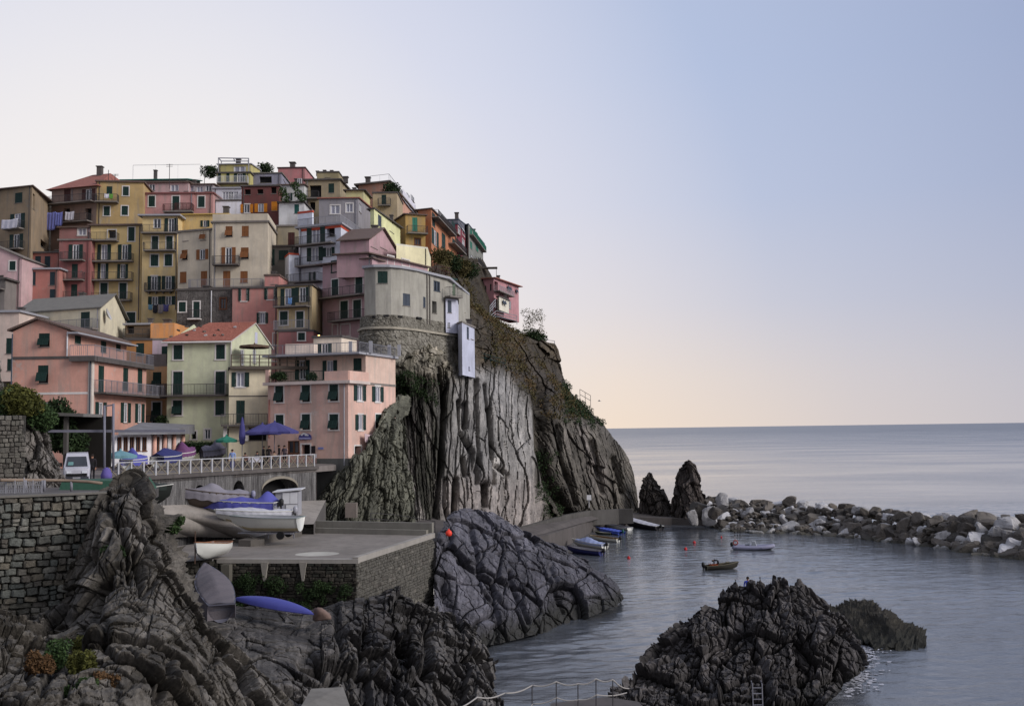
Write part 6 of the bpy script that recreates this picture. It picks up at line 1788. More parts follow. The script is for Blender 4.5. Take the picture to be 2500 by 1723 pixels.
house('white glazed room behind leafy pots on the white house terrace', 'B', (980, 148), (1218, 148), 320, 480, (176, 178, 178), depth=7, roof='shed', rh=.6, oh=.3, roofm=TILE_B, win=[(1075, 430, 60, 72, 'oD'), (1170, 425, 50, 72, 'g'), (1174, 280, 40, 50, 'g')])
ol = house('olive tan house with a big dark loggia and flat roof', 'B', (1226, 150), (1556, 150), 272, 800, (146, 130, 98), R=(1685, 160), roof='flat', oh=.3, roofm=CONCD, win=[(1325, 378, 110, 112, 'd'), (1475, 348, 54, 88, 's'), (1298, 520, 50, 76, 'd')], bal=[(1226, 1360, 448, .8)], chim=[(1614, 240, .6)])
house('low roof room with a battlemented edge above the olive tan house', 'B', (1338, 154), (1545, 154), 200, 272, (146, 132, 92), depth=6, roof='flat', oh=.1, roofm=CONCD, win=[(1443, 222, 46, 46, 'd')], chim=[(1412, 178, .4), (1480, 180, .4), (1345, 186, .4)])
gr = house('grey rendered house with two white framed windows and a rusty roof edge', 'B', (1358, 138), (1732, 138), 446, 800, (132, 128, 134), R=(1852, 150), roof='shed', rh=1.2, oh=.25, roofm=TILE_R, win=[(1512, 552, 88, 80, 'gwc'), (1648, 536, 64, 80, 'gwc')], swin=[(1750, 540, 22, 80, 'g')])
gb = house('grey green block with a dark shuttered terrace below the beige house', 'B', (838, 128), (1132, 128), 905, 1350, (104, 100, 94), depth=8, roof='flat', oh=.2, roofm=CONCD, win=[(888, 1005, 96, 152, 'oDc'), (1020, 986, 90, 94, 's')], bal=[(830, 915, 1092, .6, dict(m=TRIM))])
house('tan wall with a brown door between the beige and white houses', 'B', (962, 132), (1164, 132), 712, 920, (142, 130, 104), depth=7, roof='flat', oh=.15, roofm=CONC, win=[(1095, 832, 64, 126, 'sD')], shut=DKRED)
WHT = (196, 200, 214)
ws = house('white three storey house with red stripes under its terrace edges', 'B', (1166, 126.5), (1566, 124), 690, 1600, WHT, R=(1850, 138), roof='flat', oh=.35, roofm=GREYWHITE, dirt=.5,
    win=[(1330, 795, 172, 146, 'oDc'), (1470, 762, 76, 92, 'd'), (1320, 975, 150, 130, 'oDc'), (1452, 955, 110, 86, 'o'), (1295, 1185, 60, 80, 'oD')], bal=[(1182, 1518, 885, 1.2, dict(m=CONC)), (1182, 1385, 1092, 1.3, dict(m=CONC)), (1100, 1400, 1245, 1.3, dict(m=CONCD))])
h = ws
STR = paint((176, 74, 52), .7)
mb = MB(); mb.obox(h['front'].p(.3, h['zt'] - .42, .0) - h['off'], h['front'].t * (h['front'].L - .3), h['front'].n * .03, up * .34); mb.obox(h['side'].p(0, h['zt'] - .42, .0) - h['off'], h['side'].t * h['side'].L, h['side'].n * .03, up * .34); mb.build('stripe', STR, h['root'])
mb = MB(); mb.obox(h['front'].p(-.1, h['zt'] + .22, .1) - h['off'], h['front'].t * (h['front'].L * .35), -h['front'].n * .3, up * 2.0); mb.build('parapet', plaster(WHT, .5), h['root'])
mb = MB(); mb.obox(h['front'].p(-.1, h['zt'] + 1.9, .13) - h['off'], h['front'].t * (h['front'].L * .36), -h['front'].n * .3, up * .28); mb.build('stripe', STR, h['root'])
rail_line(h['root'], [h['front'].p(0, 0, .2), h['front'].p(h['front'].L + .1, 0, .2), h['side'].p(h['side'].L, 0, .2)], h['zt'] + .2, .95, GREYWHITE)
house('small white block with a red stripe left of the striped house', 'B', (1072, 125.5), (1166, 126), 985, 1600, WHT, depth=6, roof='flat', oh=.05, roofm=STR)
st = house('dark rubble stone house with green shuttered windows and a white drainpipe', 'E', (108, 118), (556, 118), 92, 700, (110, 106, 104), depth=8, roof='flat', oh=.1, roofm=CONCD, wallm=rockmat('rubble_masonry', [lin(66, 62, 60), lin(96, 92, 90), lin(132, 128, 124)], (1, 1, 1.6), 2.2, None, .3, bs=.5),
    win=[(150, 230, 58, 80, 'sw'), (265, 252, 52, 130, 'swD'), (482, 202, 48, 86, 'gw', None, BROWN)], pipes=[(388, 100, 370, 'f', WHITE)], bal=[(205, 306, 326, .7, dict(m=TRIM))])
sa = house('salmon pink wall with white trimmed windows in the middle of the town', 'E', (557, 117), (935, 117), 78, 1000, (184, 118, 108), depth=8, roof='flat', oh=.15, roofm=CONCD,
    win=[(650, 132, 88, 100, 'ow'), (868, 122, 104, 96, 'owc'), (800, 320, 92, 86, 'owc'), (918, 490, 58, 90, 'dw'), (912, 648, 60, 36, 'dw')])
house('little pink roof room with a green door above the salmon wall', 'B', (842, 121), (978, 121), 1182, 1300, (186, 116, 108), depth=5, roof='flat', oh=.1, roofm=TILE_B, win=[(935, 1222, 56, 76, 's')])
tn = house('tan narrow house with a curtained balcony and shaded right wall', 'E', (922, 114), (1202, 113), 55, 1000, (178, 154, 104), R=(1306, 121), roof='flat', oh=.2, roofm=CONCD,
    win=[(1008, 150, 118, 140, 'oDc'), (1126, 130, 118, 120, 'o'), (975, 322, 62, 110, 'sw'), (1105, 332, 60, 130, 'swD')], bal=[(925, 1192, 228, 1.2), (930, 1186, 416, 1.2, dict(rail=GREYWHITE))])
house('pink lower wall with a small dark window under the tan narrow house', 'E', (930, 111.5), (1215, 111.5), 430, 1000, (152, 92, 90), depth=5, roof='flat', oh=.05, roofm=CONCD, win=[(1118, 470, 56, 62, 'sw')])
laundry('blue cloth draped on the tan narrow house balcony', tn, 'E', 1050, 165, 1080, 215, cloth_mat((110, 150, 200)), 1.25)
PUR = (170, 132, 138)
pu = house('mauve house with tall white trimmed green shutters beside the round tower', 'B', (1392, 118), (1862, 113.5), 1018, 2000, PUR, R=(2100, 124), roof='shed', rh=.6, oh=.5, roofm=TILE_B, dirt=.8,
    win=[(1520, 1092, 78, 100, 'gw', None, GREEN), (1511, 1290, 62, 150, 'swD'), (1740, 1270, 68, 152, 'swD'), (1598, 1505, 72, 170, 'swD'), (1722, 1495, 74, 170, 'swD')],
    bal=[(1384, 1812, 1380, 1.2), (1500, 1850, 1600, 1.1)])
h = pu                                  # ground floor: arched door and side window with pale surrounds
for x, y, w, hgt in ((1390, 420, 38, 92), (1475, 418, 70, 90)):
    add_window(h['root'], h['front'], h['front'].rect('E', x, y, w, hgt), 'gwc')
pg = house('mauve gabled attic with glazed white framed gable windows', 'C', (-120, 122), (165, 121), 740, 900, PUR, R=(438, 131), roof='gable_side', rh=2.3, gx=.45, oh=.35, roofm=TILE_B, swin=[(212, 788, 64, 60, 'g'), (306, 795, 66, 62, 'g')])
lowm = house('mauve storey with a tiled canopy between the attic and the round tower', 'C', (-150, 114.5), (142, 114), 880, 1100, PUR, R=(735, 126), roof='shed', rh=.3, oh=.5, roofm=TILE_B, swin=[(205, 945, 90, 90, 'owc'), (375, 945, 60, 90, 'gw'), (520, 965, 70, 60, 'gw')])
py_ = house('pale lemon yellow house with two dark shuttered windows on its long side', 'C', (176, 131.5), (212, 131), 440, 1100, (206, 206, 140), R=(466, 145), roof='shed', rh=.2, oh=.3, roofm=CONCD, dirt=.5, swin=[(268, 556, 34, 108, 's', GREYSH), (384, 612, 42, 108, 's', GREYSH)])
cw = house('pale cream curved terrace wall under the lemon yellow house', 'C', (430, 125), (735, 128), 830, 1180, (212, 202, 154), R=(765, 136), roof='flat', oh=.0, roofm=plaster((200, 196, 176), .5), dirt=.5)
pch = house('peach house with a flat overhanging roof and a terrace railing on the skyline', 'C', (60, 160), (358, 158), 178, 700, (190, 134, 108), R=(622, 184), roof='flat', oh=.5, roofm=CONC, swin=[(470, 285, 22, 60, 'g'), (506, 300, 30, 56, 'g'), (551, 322, 26, 52, 'g'), (594, 340, 30, 50, 'g')], chim=[(152, 130, .7)])
rail_line(pch['root'], [pch['front'].p(pch['front'].L * .4, 0), pch['side'].p(0, 0), pch['side'].p(pch['side'].L, 0)], pch['zt'] + .22, 1.1, IRONL, 1.2)
laundry('large white sheet hanging on the peach skyline house', pch, 'C', 476, 335, 600, 400, CLOTHW, .25, 'side')
house('tan house with one tall green shutter below the peach skyline house', 'C', (200, 152), (437, 152), 285, 800, (162, 142, 106), depth=8, roof='flat', oh=.12, roofm=CONCD, win=[(308, 352, 46, 100, 'sD')], bal=[(255, 375, 408, .8)])
house('yellow strip of a house with a dark roof left of the lemon house', 'C', (-60, 145), (108, 145), 262, 800, (186, 180, 116), depth=7, roof='shed', rh=.5, oh=.4, roofm=CONCD)
oy = house('ochre yellow house with a bright teal shutter and curved balcony', 'C', (518, 146), (712, 147), 505, 1000, (166, 130, 52), depth=8, roof='shed', rh=.5, oh=.3, roofm=TILE_B, win=[(610, 590, 50, 134, 'sD', TEAL), (637, 760, 54, 60, 'gw', None, BROWN)], bal=[(528, 722, 682, 1.1)])
orr = house('burnt orange house with green shutters and long sea facing balconies', 'C', (640, 150), (768, 149), 440, 1150, (184, 110, 62), R=(1025, 172), roof='shed', rh=.3, oh=.35, roofm=TILE_B, dirt=.7,
    swin=[(792, 545, 28, 130, 's'), (885, 565, 34, 110, 's'), (988, 602, 30, 76, 's'), (806, 722, 66, 150, 'o'), (890, 755, 36, 146, 's'), (988, 775, 28, 84, 's')], sbal=[(772, 955, 608, 1.1), (935, 1050, 826, 1.2)])
crm = house('crimson house with small white trimmed windows beside the orange house', 'C', (1000, 171), (1026, 171), 588, 1200, (122, 40, 58), R=(1112, 182), roof='flat', oh=.1, roofm=GREYSH, dirt=.5, swin=[(1040, 652, 20, 62, 'gw'), (1083, 672, 22, 50, 'gwc'), (1082, 782, 22, 78, 'gwc'), (1045, 920, 24, 60, 'g', None, TEAL)])
house('grey slate attic above the crimson house', 'C', (890, 172), (1032, 172), 545, 620, (96, 98, 112), R=(1130, 186), roof='shed', rh=1.6, oh=.1, roofm=GREYSH, swin=[(1060, 570, 30, 40, 'g')])
tl = house('grey house with teal shutters and a teal balcony at the end of the row', 'C', (1110, 181), (1132, 180), 592, 1200, (120, 122, 116), R=(1272, 200), roof='flat', oh=.2, roofm=GREYSH, dirt=.6,
    swin=[(1158, 668, 20, 66, 's', TEAL), (1190, 690, 16, 56, 's', TEAL), (1216, 700, 18, 56, 's', TEAL), (1158, 794, 22, 66, 's', TEAL), (1216, 820, 24, 66, 's', TEAL), (1166, 930, 26, 76, 'g'), (1205, 950, 28, 66, 'g')], sbal=[(1140, 1270, 772, .8, dict(rail=TEAL)), (1180, 1262, 1010, 1.0, dict(rail=IRON))])

# pink house on the point
PKP = (184, 138, 154)
pp1 = house('pink house perched on the slope at the seaward end of the town', 'G', (1212, 182), (1312, 181), 150, 480, (176, 118, 124), R=(1542, 196), roof='shed', rh=.5, oh=.6, roofm=TILE_R, dirt=.5, win=[(1236, 252, 14, 66, 's'), (1285, 232, 14, 60, 's')],
    swin=[(1335, 222, 34, 84, 'd'), (1390, 226, 40, 84, 'dD'), (1452, 240, 40, 64, 'x', GREYSH), (1520, 264, 20, 56, 'x', GREYSH), (1464, 398, 20, 70, 'g')], sbal=[(1312, 1452, 292, 1.2, dict(rail=GREYWHITE, h=.9))])
house('cream box room with a grey shuttered window built out from the pink point house', 'G', (1345, 180.5), (1362, 180), 322, 442, (200, 194, 176), R=(1452, 186), roof='flat', oh=.15, roofm=CONCD, dirt=.4, swin=[(1404, 370, 34, 62, 'x', GREYSH)])
sroot = pp1['root']
# pale blue tall annexes under the tower
ann = house('tall narrow pale blue grey annex rising from the cliff edge', 'G', (981, 114.2), (1018, 112.6), 562, 1046, (172, 176, 198), R=(1133, 119), roof='flat', oh=.08, roofm=CONC, dirt=.25, swin=[(1072, 655, 20, 110, 's', GREYSH), (1112, 660, 26, 110, 's', GREYSH), (1084, 985, 12, 32, 'd')])
# ------------------------------------------------------------------ round bastion tower
ZTW = 33.4
rim = [(112, 62), (215, 50), (360, 51), (452, 60), (600, 86), (650, 99), (725, 120), (880, 160)]
TP = [G(*cp('G', x, y), ZTW) for x, y in rim]
Ztb = 28.3
tw = empty('tower', Vector((TP[3].x, TP[3].y, 20)), 'round grey rendered bastion house on a weathered stone base above the cliff', 'tower')
off = tw.location
tws = {0: [(223, 130, 24, 110, 'd')], 1: [(282, 140, 92, 112, 's')], 3: [(503, 348, 66, 112, 's', GREYSH)], 5: [(655, 178, 28, 100, 'g', None, GREYSH), (649 + 20, 372, 22, 100, 's', GREYSH)], 6: [(785, 222, 60, 92, 'g', None, GREYSH), (762, 418, 42, 110, 'dD', None)]}
TWM = plaster((150, 146, 134), 1.3)
mb = MB()
segs = list(zip(TP[:-1], TP[1:]))
lens = []
for k, (a, b) in enumerate(segs):
    fc = Face(a, b); hs = []
    for wd in tws.get(k, []):
        r_ = fc.rect('G', *wd[:4])
        if r_[0] > .05 and r_[1] < fc.L - .05:
            hs.append(add_window(tw, fc, r_, wd[4], wd[5] if len(wd) > 5 else None, wd[6] if len(wd) > 6 else None))
    wall_with_holes(mb, fc, 0, fc.L, Ztb, ZTW, hs, off)
bk = [TP[-1] + Vector((2, 14, 0)), TP[0] + Vector((1, 14, 0))]
mb.quad(Vector((TP[-1].x, TP[-1].y, Ztb)) - off, Vector((bk[0].x, bk[0].y, Ztb)) - off, bk[0] - off, TP[-1] - off)
mb.quad(Vector((bk[1].x, bk[1].y, Ztb)) - off, Vector((TP[0].x, TP[0].y, Ztb)) - off, TP[0] - off, bk[1] - off)
mb.build('wall', TWM, tw)
cen = sum((p for p in TP), Vector()) / len(TP) + Vector((1, 8, 0))
mb = MB()
ring = [p + (p - cen).normalized() * .45 for p in TP] + bk
n = len(ring)
mb.v = [tuple(p - off) for p in ring] + [tuple(p - off + Vector((0, 0, .26))) for p in ring]
mb.f = [tuple(reversed(range(n))), tuple(range(n, 2 * n))] + [(k, (k + 1) % n, n + (k + 1) % n, n + k) for k in range(n)]
mb.build('roof', GREYWHITE, tw)
for x in (690, 714):
    i = 5; fc = Face(*segs[5]); a, _ = fc.hit(*cp('G', x, 300)); mb = MB(); mb.tube([fc.p(a, Ztb - .5, .1) - off, fc.p(a, ZTW, .1) - off], .07, 6); mb.build('drainpipe', paint((118, 112, 106), .6), tw)
# stone base: displaced rubble faced drum with a cornice ring
def curve_pts(P, n, grow):
    A = np.array([[p.x, p.y] for p in P]); c = np.array([cen.x, cen.y])
    d = A - c; d /= np.linalg.norm(d, axis=1, keepdims=True)
    return cr(A + d * grow, n, 0)
rim2 = rim + [(985, 188)]
TP2 = [G(*cp('G', x, y), ZTW) for x, y in rim2]
TP2.insert(0, TP2[0] + Vector((-.9, 2.5, 0)))
def drum(z0, z1, g0, g1, nv, amp, seed, name, m, cell=(.5, .5, .32)):
    nu = 420
    rows = []
    for k in range(nv):
        t = k / (nv - 1)
        c_ = curve_pts(TP2, nu, g0 + (g1 - g0) * t)
        rows.append(np.concatenate([c_, np.full((nu, 1), z0 + (z1 - z0) * t)], 1))
    P = np.stack(rows)
    nn = P - np.array([cen.x, cen.y, 0]); nn[..., 2] = 0; nn /= np.linalg.norm(nn, axis=2, keepdims=True)
    P = P.reshape(-1, 3); nn = nn.reshape(-1, 3)
    v, e, c = facets(P / np.array(cell), seed)
    d = amp * (v - .5) - amp * .9 * np.exp(-(e / .1) ** 2) + amp * 1.5 * fbm(P * .6, 3, seed)
    P = P + nn * d[:, None] - np.array(off)
    o = bpy.data.objects.new(name, grid_mesh(name, P, nu, nv, m, True)); link(o, tw); return o
TSTONE = rockmat('bastion_stone', [lin(84, 80, 72), lin(126, 122, 112), lin(170, 166, 156)], (1, 1, 1), 1.3, None, .7, bs=.5, lines=0)
drum(Ztb + .05, 26.95, .05, .12, 50, .1, 5, 'stone_band', TSTONE)
drum(26.8, 22.4, .1, .3, 150, .13, 9, 'stone_base', TSTONE, (.6, .6, .4))
mb = MB()
c_ = curve_pts(TP2, 60, .38); ci = curve_pts(TP2, 60, .0)
for k in range(59):
    a, b, c, d = [Vector((*q, 0)) - off for q in (c_[k], c_[k + 1], ci[k + 1], ci[k])]
    z0_, z1_ = Vector((0, 0, 26.82)), Vector((0, 0, 27.05))
    mb.hexa([a + z0_, b + z0_, c + z0_, d + z0_, a + z1_, b + z1_, c + z1_, d + z1_])
mb.build('cornice', plaster((150, 142, 124), 1.0), tw)
for k, (x, y) in enumerate([(205, 508), (318, 498), (437, 506), (615, 520)]):       # put-log openings
    i = [j for j in range(len(rim) - 1) if rim[j][0] <= x < rim[j + 1][0]][0]
    fc = Face(*segs[i]); a0, a1, z0, z1 = fc.rect('G', x, y, 42 if k else 24, 18)
    mb = MB(); mb.obox(fc.p(a0, z0, -.3) - off, fc.t * (a1 - a0), fc.n * .48, Vector((0, 0, z1 - z0))); mb.build('dark_opening', DARK, tw)
nh = house('slim pale lilac house with one tall grey shutter, right of the round tower', 'G', (866, 113.2), (975, 114.6), 348, 662, (176, 178, 198), R=(985, 119), roof='flat', oh=.12, roofm=CONC, dirt=.3, win=[(903, 412, 36, 112, 's', GREYSH), (896, 582, 22, 44, 'gc')], bal=[(858, 975, 322, .9)])
house('green glazed balcony room above the slim lilac house', 'G', (868, 116), (955, 117.5), 170, 330, (88, 104, 84), depth=4, roof='flat', oh=.2, roofm=GREEN, win=[(905, 225, 50, 90, 'g', None, GREEN)])
laundry('white cloth spread on the rim of the round tower', pinkU, 'G', 180, 4, 245, 44, CLOTHW, .2) if False else None

# iron walkways and fences on the slope
def fence_line(label, pts, hgt, m, step=1.6, name='railing', rails=(1.0, .5), cat='railing', r=.05, kind=None):
    P = [Vector(p) for p in pts]
    root = empty(name, P[0], label, cat)
    for a, b in zip(P[:-1], P[1:]):
        for q in rails:
            mb = MB(); mb.bar(a - P[0] + Vector((0, 0, hgt * q)), b - P[0] + Vector((0, 0, hgt * q)), r); mb.build('rail', m, root)
        n = max(1, int((b - a).length / step))
        for k in range(n + 1):
            p = a.lerp(b, k / n) - P[0]
            mb = MB(); mb.bar(p - Vector((0, 0, .3)), p + Vector((0, 0, hgt)), r * 1.1); mb.build('post', m, root)
    return root
fence_line('pale railing along the cliff path under the pink point house', [W(1219, 834, 184), W(1290, 838, 186), W(1354, 845, 188)], 1.0, GREYWHITE, 2.2, r=.11)
fence_line('steel blue stair railing below the pink point house', [W(1193, 792, 178), W(1212, 776, 179), W(1262, 788, 180)], 1.3, GREYWHITE, 2.0, r=.1, rails=(1, .6, .25))
fence_line('zigzag handrail of the steps beside the pink point house', [W(1196, 765, 177), W(1210, 748, 178.5)], 1.3, GREYWHITE, 1.0, r=.1, rails=(1, .6, .25))
fence_line('broken fence posts near the tip of the headland', [W(1416, 975, 175), W(1442, 990, 176)], 1.8, IRON, 1.2, r=.07)
fence_line('leaning pale pole on the brown cliff face', [W(1297, 965, 154), W(1297.5, 955, 154)], 3.0, GREYWHITE, 9, name='cliff_pole', cat='pole', r=.12, rails=(1,))
fence_line('sloping metal handrail on the headland path', [W(1345, 1022, 162), W(1363, 988, 165)], .9, IRONL, 2.5, r=.08)
fence_line('green wire railing on the ledge right of the pale blue annex', [W(1172, 880, 128), W(1235, 896, 136)], 1.0, GREEN, 1.6, r=.06)
fence_line('rusty terrace railing under the orange house', [W(1056, 664, 130), W(1098, 676, 134)], 1.2, DKRED, .5, r=.05)
mb = MB(); p = W(1180, 655, 190); mb.box(0, 2.6, 0, 1.2, 0, .25)
for k in range(2):
    mb.bar((2.4, .2 + k * .8, 0), (2.4, .2 + k * .8, -5.5), .08)
tag(mb.build('pergola', paint((70, 66, 62), .8), None, False, W(1181, 655, 189)), 'thin timber pergola reaching out above the pink point house', 'pergola')
# small things on the skyline roofs: aerials
for k, (cx_, cy_, cb, Y_, lb) in enumerate([('A', 1055, (140, 235), 145, 'thin spike on the roof peak left of the mustard house'), ('A', 1650, (82, 200), 150, 'crooked television aerial above the teal roof'), ('A', 1120, (180, 250), 147, 'small aerial beside the mustard house roof'),
                                        ('B', 270, (145, 210), 160, 'aerial left of the yellow top house')]):
    p0, p1 = W(*cp(cx_, cy_, cb[1]), Y_), W(*cp(cx_, cy_, cb[0]), Y_)
    mb = MB(); hh = p1.z - p0.z; mb.bar((0, 0, -2), (0, 0, hh), .07)
    if k:
        for q in (.95, .8): mb.bar((-.5, 0, hh * q), (.5, 0, hh * q), .05)
    tag(mb.build('aerial', IRON, None, False, p0), lb, 'aerial')
tr = house('low block with a teal tarpaulin roof on the skyline above the mustard house', 'A', (1180, 156), (1815, 156), 236, 330, (110, 108, 104), depth=7, roof='shed', rh=1.6, oh=.3, roofm=paint((26, 96, 84), .7))
rail_line(tr['root'], [tr['back'].p(tr['back'].L * 1.08, 0), tr['back'].p(0, 0)], tr['zt'] + 1.6, 2.8, paint((170, 172, 176), .6), 3.2)
# ------------------------------------------------------------------ boats
def hull_mesh(L, B, H, transom=.8, full=1.0, rise=.35, V=.35, n=22):
    """stations from stern (x=0) to bow (x=L); returns rings of (x, y, z) from port gunwale under the keel to starboard"""
    rings = []
    for k in range(n + 1):
        s = k / n
        b = B / 2 * (transom + (1 - transom) * math.sin(min(1, s / .45) * math.pi / 2)) * (1 - max(0, (s - .45) / .55) ** 2.2 * .985)
        zk = H * (.0 + .62 * max(0, (s - .72) / .28) ** 2.0)
        zg = H * (1 + rise * s ** 2)
        prof = []
        m = 7
        for j in range(m + 1):
            t = j / m
            y = b * (t ** .55 if V < .3 else min(1, t * 1.35) ** .8)
            z = zk + (zg - zk) * (t ** (1.3 + V))
            prof.append((y, z))
        x = L * s
        rake = .10 * L * max(0, (s - .6) / .4) ** 2
        rg = [(x + rake * (z / zg) , y, z) for y, z in reversed(prof)] + [(x + rake * (z / zg), -y, z) for y, z in prof[1:]]
        rings.append(rg)
    return rings
def boat(label, bow, stern, B, H, col, trim=None, inner=None, cover=None, motor=None, group=None, rise=.35, name='boat', cat='boat', bench=2, bottom=None, transom=.8, z=None, roll=0.0, humps=None, bow_bare=0.12, drape=.25, V=.35):
    bow, stern = Vector(bow), Vector(stern)
    d = bow - stern; L = d.length / 1.08
    root = empty(name, stern, label, cat, group)
    root.rotation_euler = (roll, -math.asin(max(-.5, min(.5, d.z / d.length))), math.atan2(d.y, d.x))
    rings = hull_mesh(L, B, H, transom, rise=rise, V=V)
    m = len(rings[0]); mb = MB()
    for r in rings: mb.v += r
    for k in range(len(rings) - 1):
        for j in range(m - 1): mb.f.append((k * m + j, k * m + j + 1, (k + 1) * m + j + 1, (k + 1) * m + j))
    mb.f.append(tuple(range(m)))
    hm = [col] if bottom is None else [col, bottom]
    hull = mb.build('hull', hm, root, True)
    if bottom is not None:
        for p in hull.data.polygons:
            if p.center.z < H * .33 + .25 * H * max(0, p.center.x / L - .6): p.material_index = 1
    # inner skin and floor
    mb = MB()
    for r in rings[1:-1]:
        mb.v += [(x, y * .9, max(z_, H * .35) - .01) for x, y, z_ in r]
    for k in range(len(rings) - 3):
        for j in range(m - 1): mb.f.append((k * m + j, (k + 1) * m + j, (k + 1) * m + j + 1, k * m + j + 1))
    mb.build('inside', inner or GREYWHITE, root, True)
    mb = MB()                            # gunwale rail
    for sgn in (0, -1):
        pts = [r[sgn] for r in rings]
        for a, b in zip(pts[:-1], pts[1:]): mb.bar(a, b, .07, .06)
    mb.bar(rings[0][0], rings[0][-1], .08, .06)
    mb.build('gunwale', trim or col, root)
    if cover is None:
        for k in range(bench):
            x = L * (.25 + .3 * k); mb = MB(); w = B * .42
            mb.box(x, x + .22, -w, w, H * .78, H * .83); mb.build('thwart', trim or BROWN, root)
    else:
        mb = MB(); N_, M_ = 40, 18
        hp = humps or [(.35, .35, .3)]
        for i in range(N_ + 1):
            s = i / N_ * (1 - bow_bare)
            k = min(int(s * (len(rings) - 1)), len(rings) - 2); u = s * (len(rings) - 1) - k
            g0, g1 = rings[k][0], rings[k + 1][0]
            x = g0[0] + (g1[0] - g0[0]) * u; b = g0[1] + (g1[1] - g0[1]) * u; zg = g0[2] + (g1[2] - g0[2]) * u
            hgt = sum(a * math.exp(-((s - c) / w) ** 2) for c, a, w in hp)
            for j in range(M_ + 1):
                t = j / M_ * 2 - 1
                if abs(t) > .8:
                    y = math.copysign(b + .03 + .02 * math.sin(s * 60), t); zz = zg + .03 - (abs(t) - .8) / .2 * drape * (1 + .07 * math.sin(s * 37 + t))
                else:
                    y = t / .8 * (b + .02); q = abs(t) / .8
                    zz = zg + .03 + hgt * (1 - q ** 1.25) + .02 * math.sin(s * 45 + t * 5)
                mb.v.append((x, y, zz))
        for i in range(N_):
            for j in range(M_): mb.f.append((i * (M_ + 1) + j, i * (M_ + 1) + j + 1, (i + 1) * (M_ + 1) + j + 1, (i + 1) * (M_ + 1) + j))
        mb.f.append(tuple(range(M_ + 1))); 
        cv = mb.build('cover', cover, root, True)
    if motor is not None:
        mb = MB()
        mb.lathe((-.28, 0, H * .75), [(.02, 0), (.15, .02), (.19, .2), (.18, .4), (.12, .52), (.02, .56)], 12)
        mo = mb.build('outboard', motor, root, True)
        mb = MB(); mb.box(-.34, -.2, -.05, .05, -.35, H * .8); mb.box(-.42, -.14, -.03, .03, -.45, -.3); mb.box(-.22, .04, -.08, .08, H * .7, H * .95); mb.build('motor_leg', IRON, mo)
    return root
NAVY, BLUEC = paint((38, 42, 92), .5), cloth_mat((78, 80, 156))
PBLUE = cloth_mat((140, 152, 190)); GREYC = cloth_mat((128, 124, 132)); WHITEC = cloth_mat((186, 186, 194)); DARKG = cloth_mat((30, 40, 36)); PURP = cloth_mat((104, 62, 104)); DBLUE = cloth_mat((38, 42, 96))
BLACK = paint((22, 22, 24), .5); HULLW = paint((196, 196, 190), .35, .06); CREAMB = paint((168, 156, 126), .5)
MG = 'boats moored side by side along the quay'
mw = lambda x, y: G(*cp('M', x, y), -.15)
boat('navy blue open boat with black outboard, nearest in the moored row', mw(470, 945), mw(1370, 1040), 1.7, .75, NAVY, paint((90, 84, 90), .6), GREYWHITE, motor=BLACK, group=MG)
boat('boat under a pale blue white cover with a big dark outboard', mw(610, 770), mw(1450, 870), 1.8, .8, HULLW, None, None, PBLUE, motor=BLACK, group=MG, humps=[(.55, .55, .22), (.2, .1, .3)])
boat('slender cream boat with a black outboard behind the pale blue covered one', mw(1040, 620), mw(1800, 685), 1.5, .6, HULLW, CREAMB, BROWN, motor=BLACK, group=MG)
boat('boat under a bright blue cover with a white bow', mw(1220, 400), mw(1880, 500), 1.6, .6, paint((40, 60, 120), .5), None, None, cloth_mat((70, 92, 186)), motor=paint((30, 80, 76), .5), group=MG, humps=[(.4, .2, .4)], drape=.4, bow_bare=.2)
boat('very small dark green dinghy tucked behind the blue covered boat', mw(1200, 480), mw(1590, 490), 1.1, .4, paint((46, 52, 40), .7), paint((96, 96, 76), .7), group=MG)
boat('plain white rowing boat at the far end of the moored row', mw(1410, 300), mw(2090, 385), 1.5, .6, HULLW, GREYWHITE, GREYWHITE, group=MG)
nb = lambda x, y: G(x, y, -.2)
boat('traditional white boat with dark hull sides and raised bow post by the quay wall', nb(1522, 1284), nb(1611, 1298), 2.0, .9, paint((34, 32, 38), .6), HULLW, HULLW, cloth_mat((176, 176, 186)), motor=BLACK, rise=.9, humps=[(.4, .12, .5)], drape=.05)
# dinghy with the fisherman
rb = lambda x, y: G(*cp('R', x, y), -.15)
dg = boat('old dark wooden rowing boat with a man bending over orange nets', rb(1180, 915), rb(520, 940), 1.35, .62, paint((44, 42, 36), .8), paint((92, 88, 72), .7), paint((60, 54, 44), .8), motor=BLACK, rise=.5)
dloc = dg.matrix_basis
pt = lambda x, y, z: dloc @ Vector((x, y, z))
mb = MB(); rr_ = random.Random(3)
for k in range(30): 
    x, y = rr_.uniform(.55, 1.35), rr_.uniform(-.35, .35); mb.tube([(x, y, .5), (x + rr_.uniform(-.3, .3), y + rr_.uniform(-.2, .2), .68 + rr_.uniform(0, .12)), (x + rr_.uniform(-.3, .3), y + rr_.uniform(-.2, .2), .5)], .035, 5)
o = mb.build('fishing_net', paint((150, 74, 40), .9), None, True); o.matrix_basis = dloc; tag(o, 'orange brown fishing net heaped in the stern of the dark rowing boat', 'net')
mb = MB(); mb.tube([(1.5, .1, .62), (2.5, -.1, .95)], .025, 6); mb.box(2.4, 2.75, -.16, -.04, .93, .98)
o = mb.build('oar', paint((120, 110, 90), .7)); o.matrix_basis = dloc; tag(o, 'single oar resting in the dark rowing boat', 'oar')
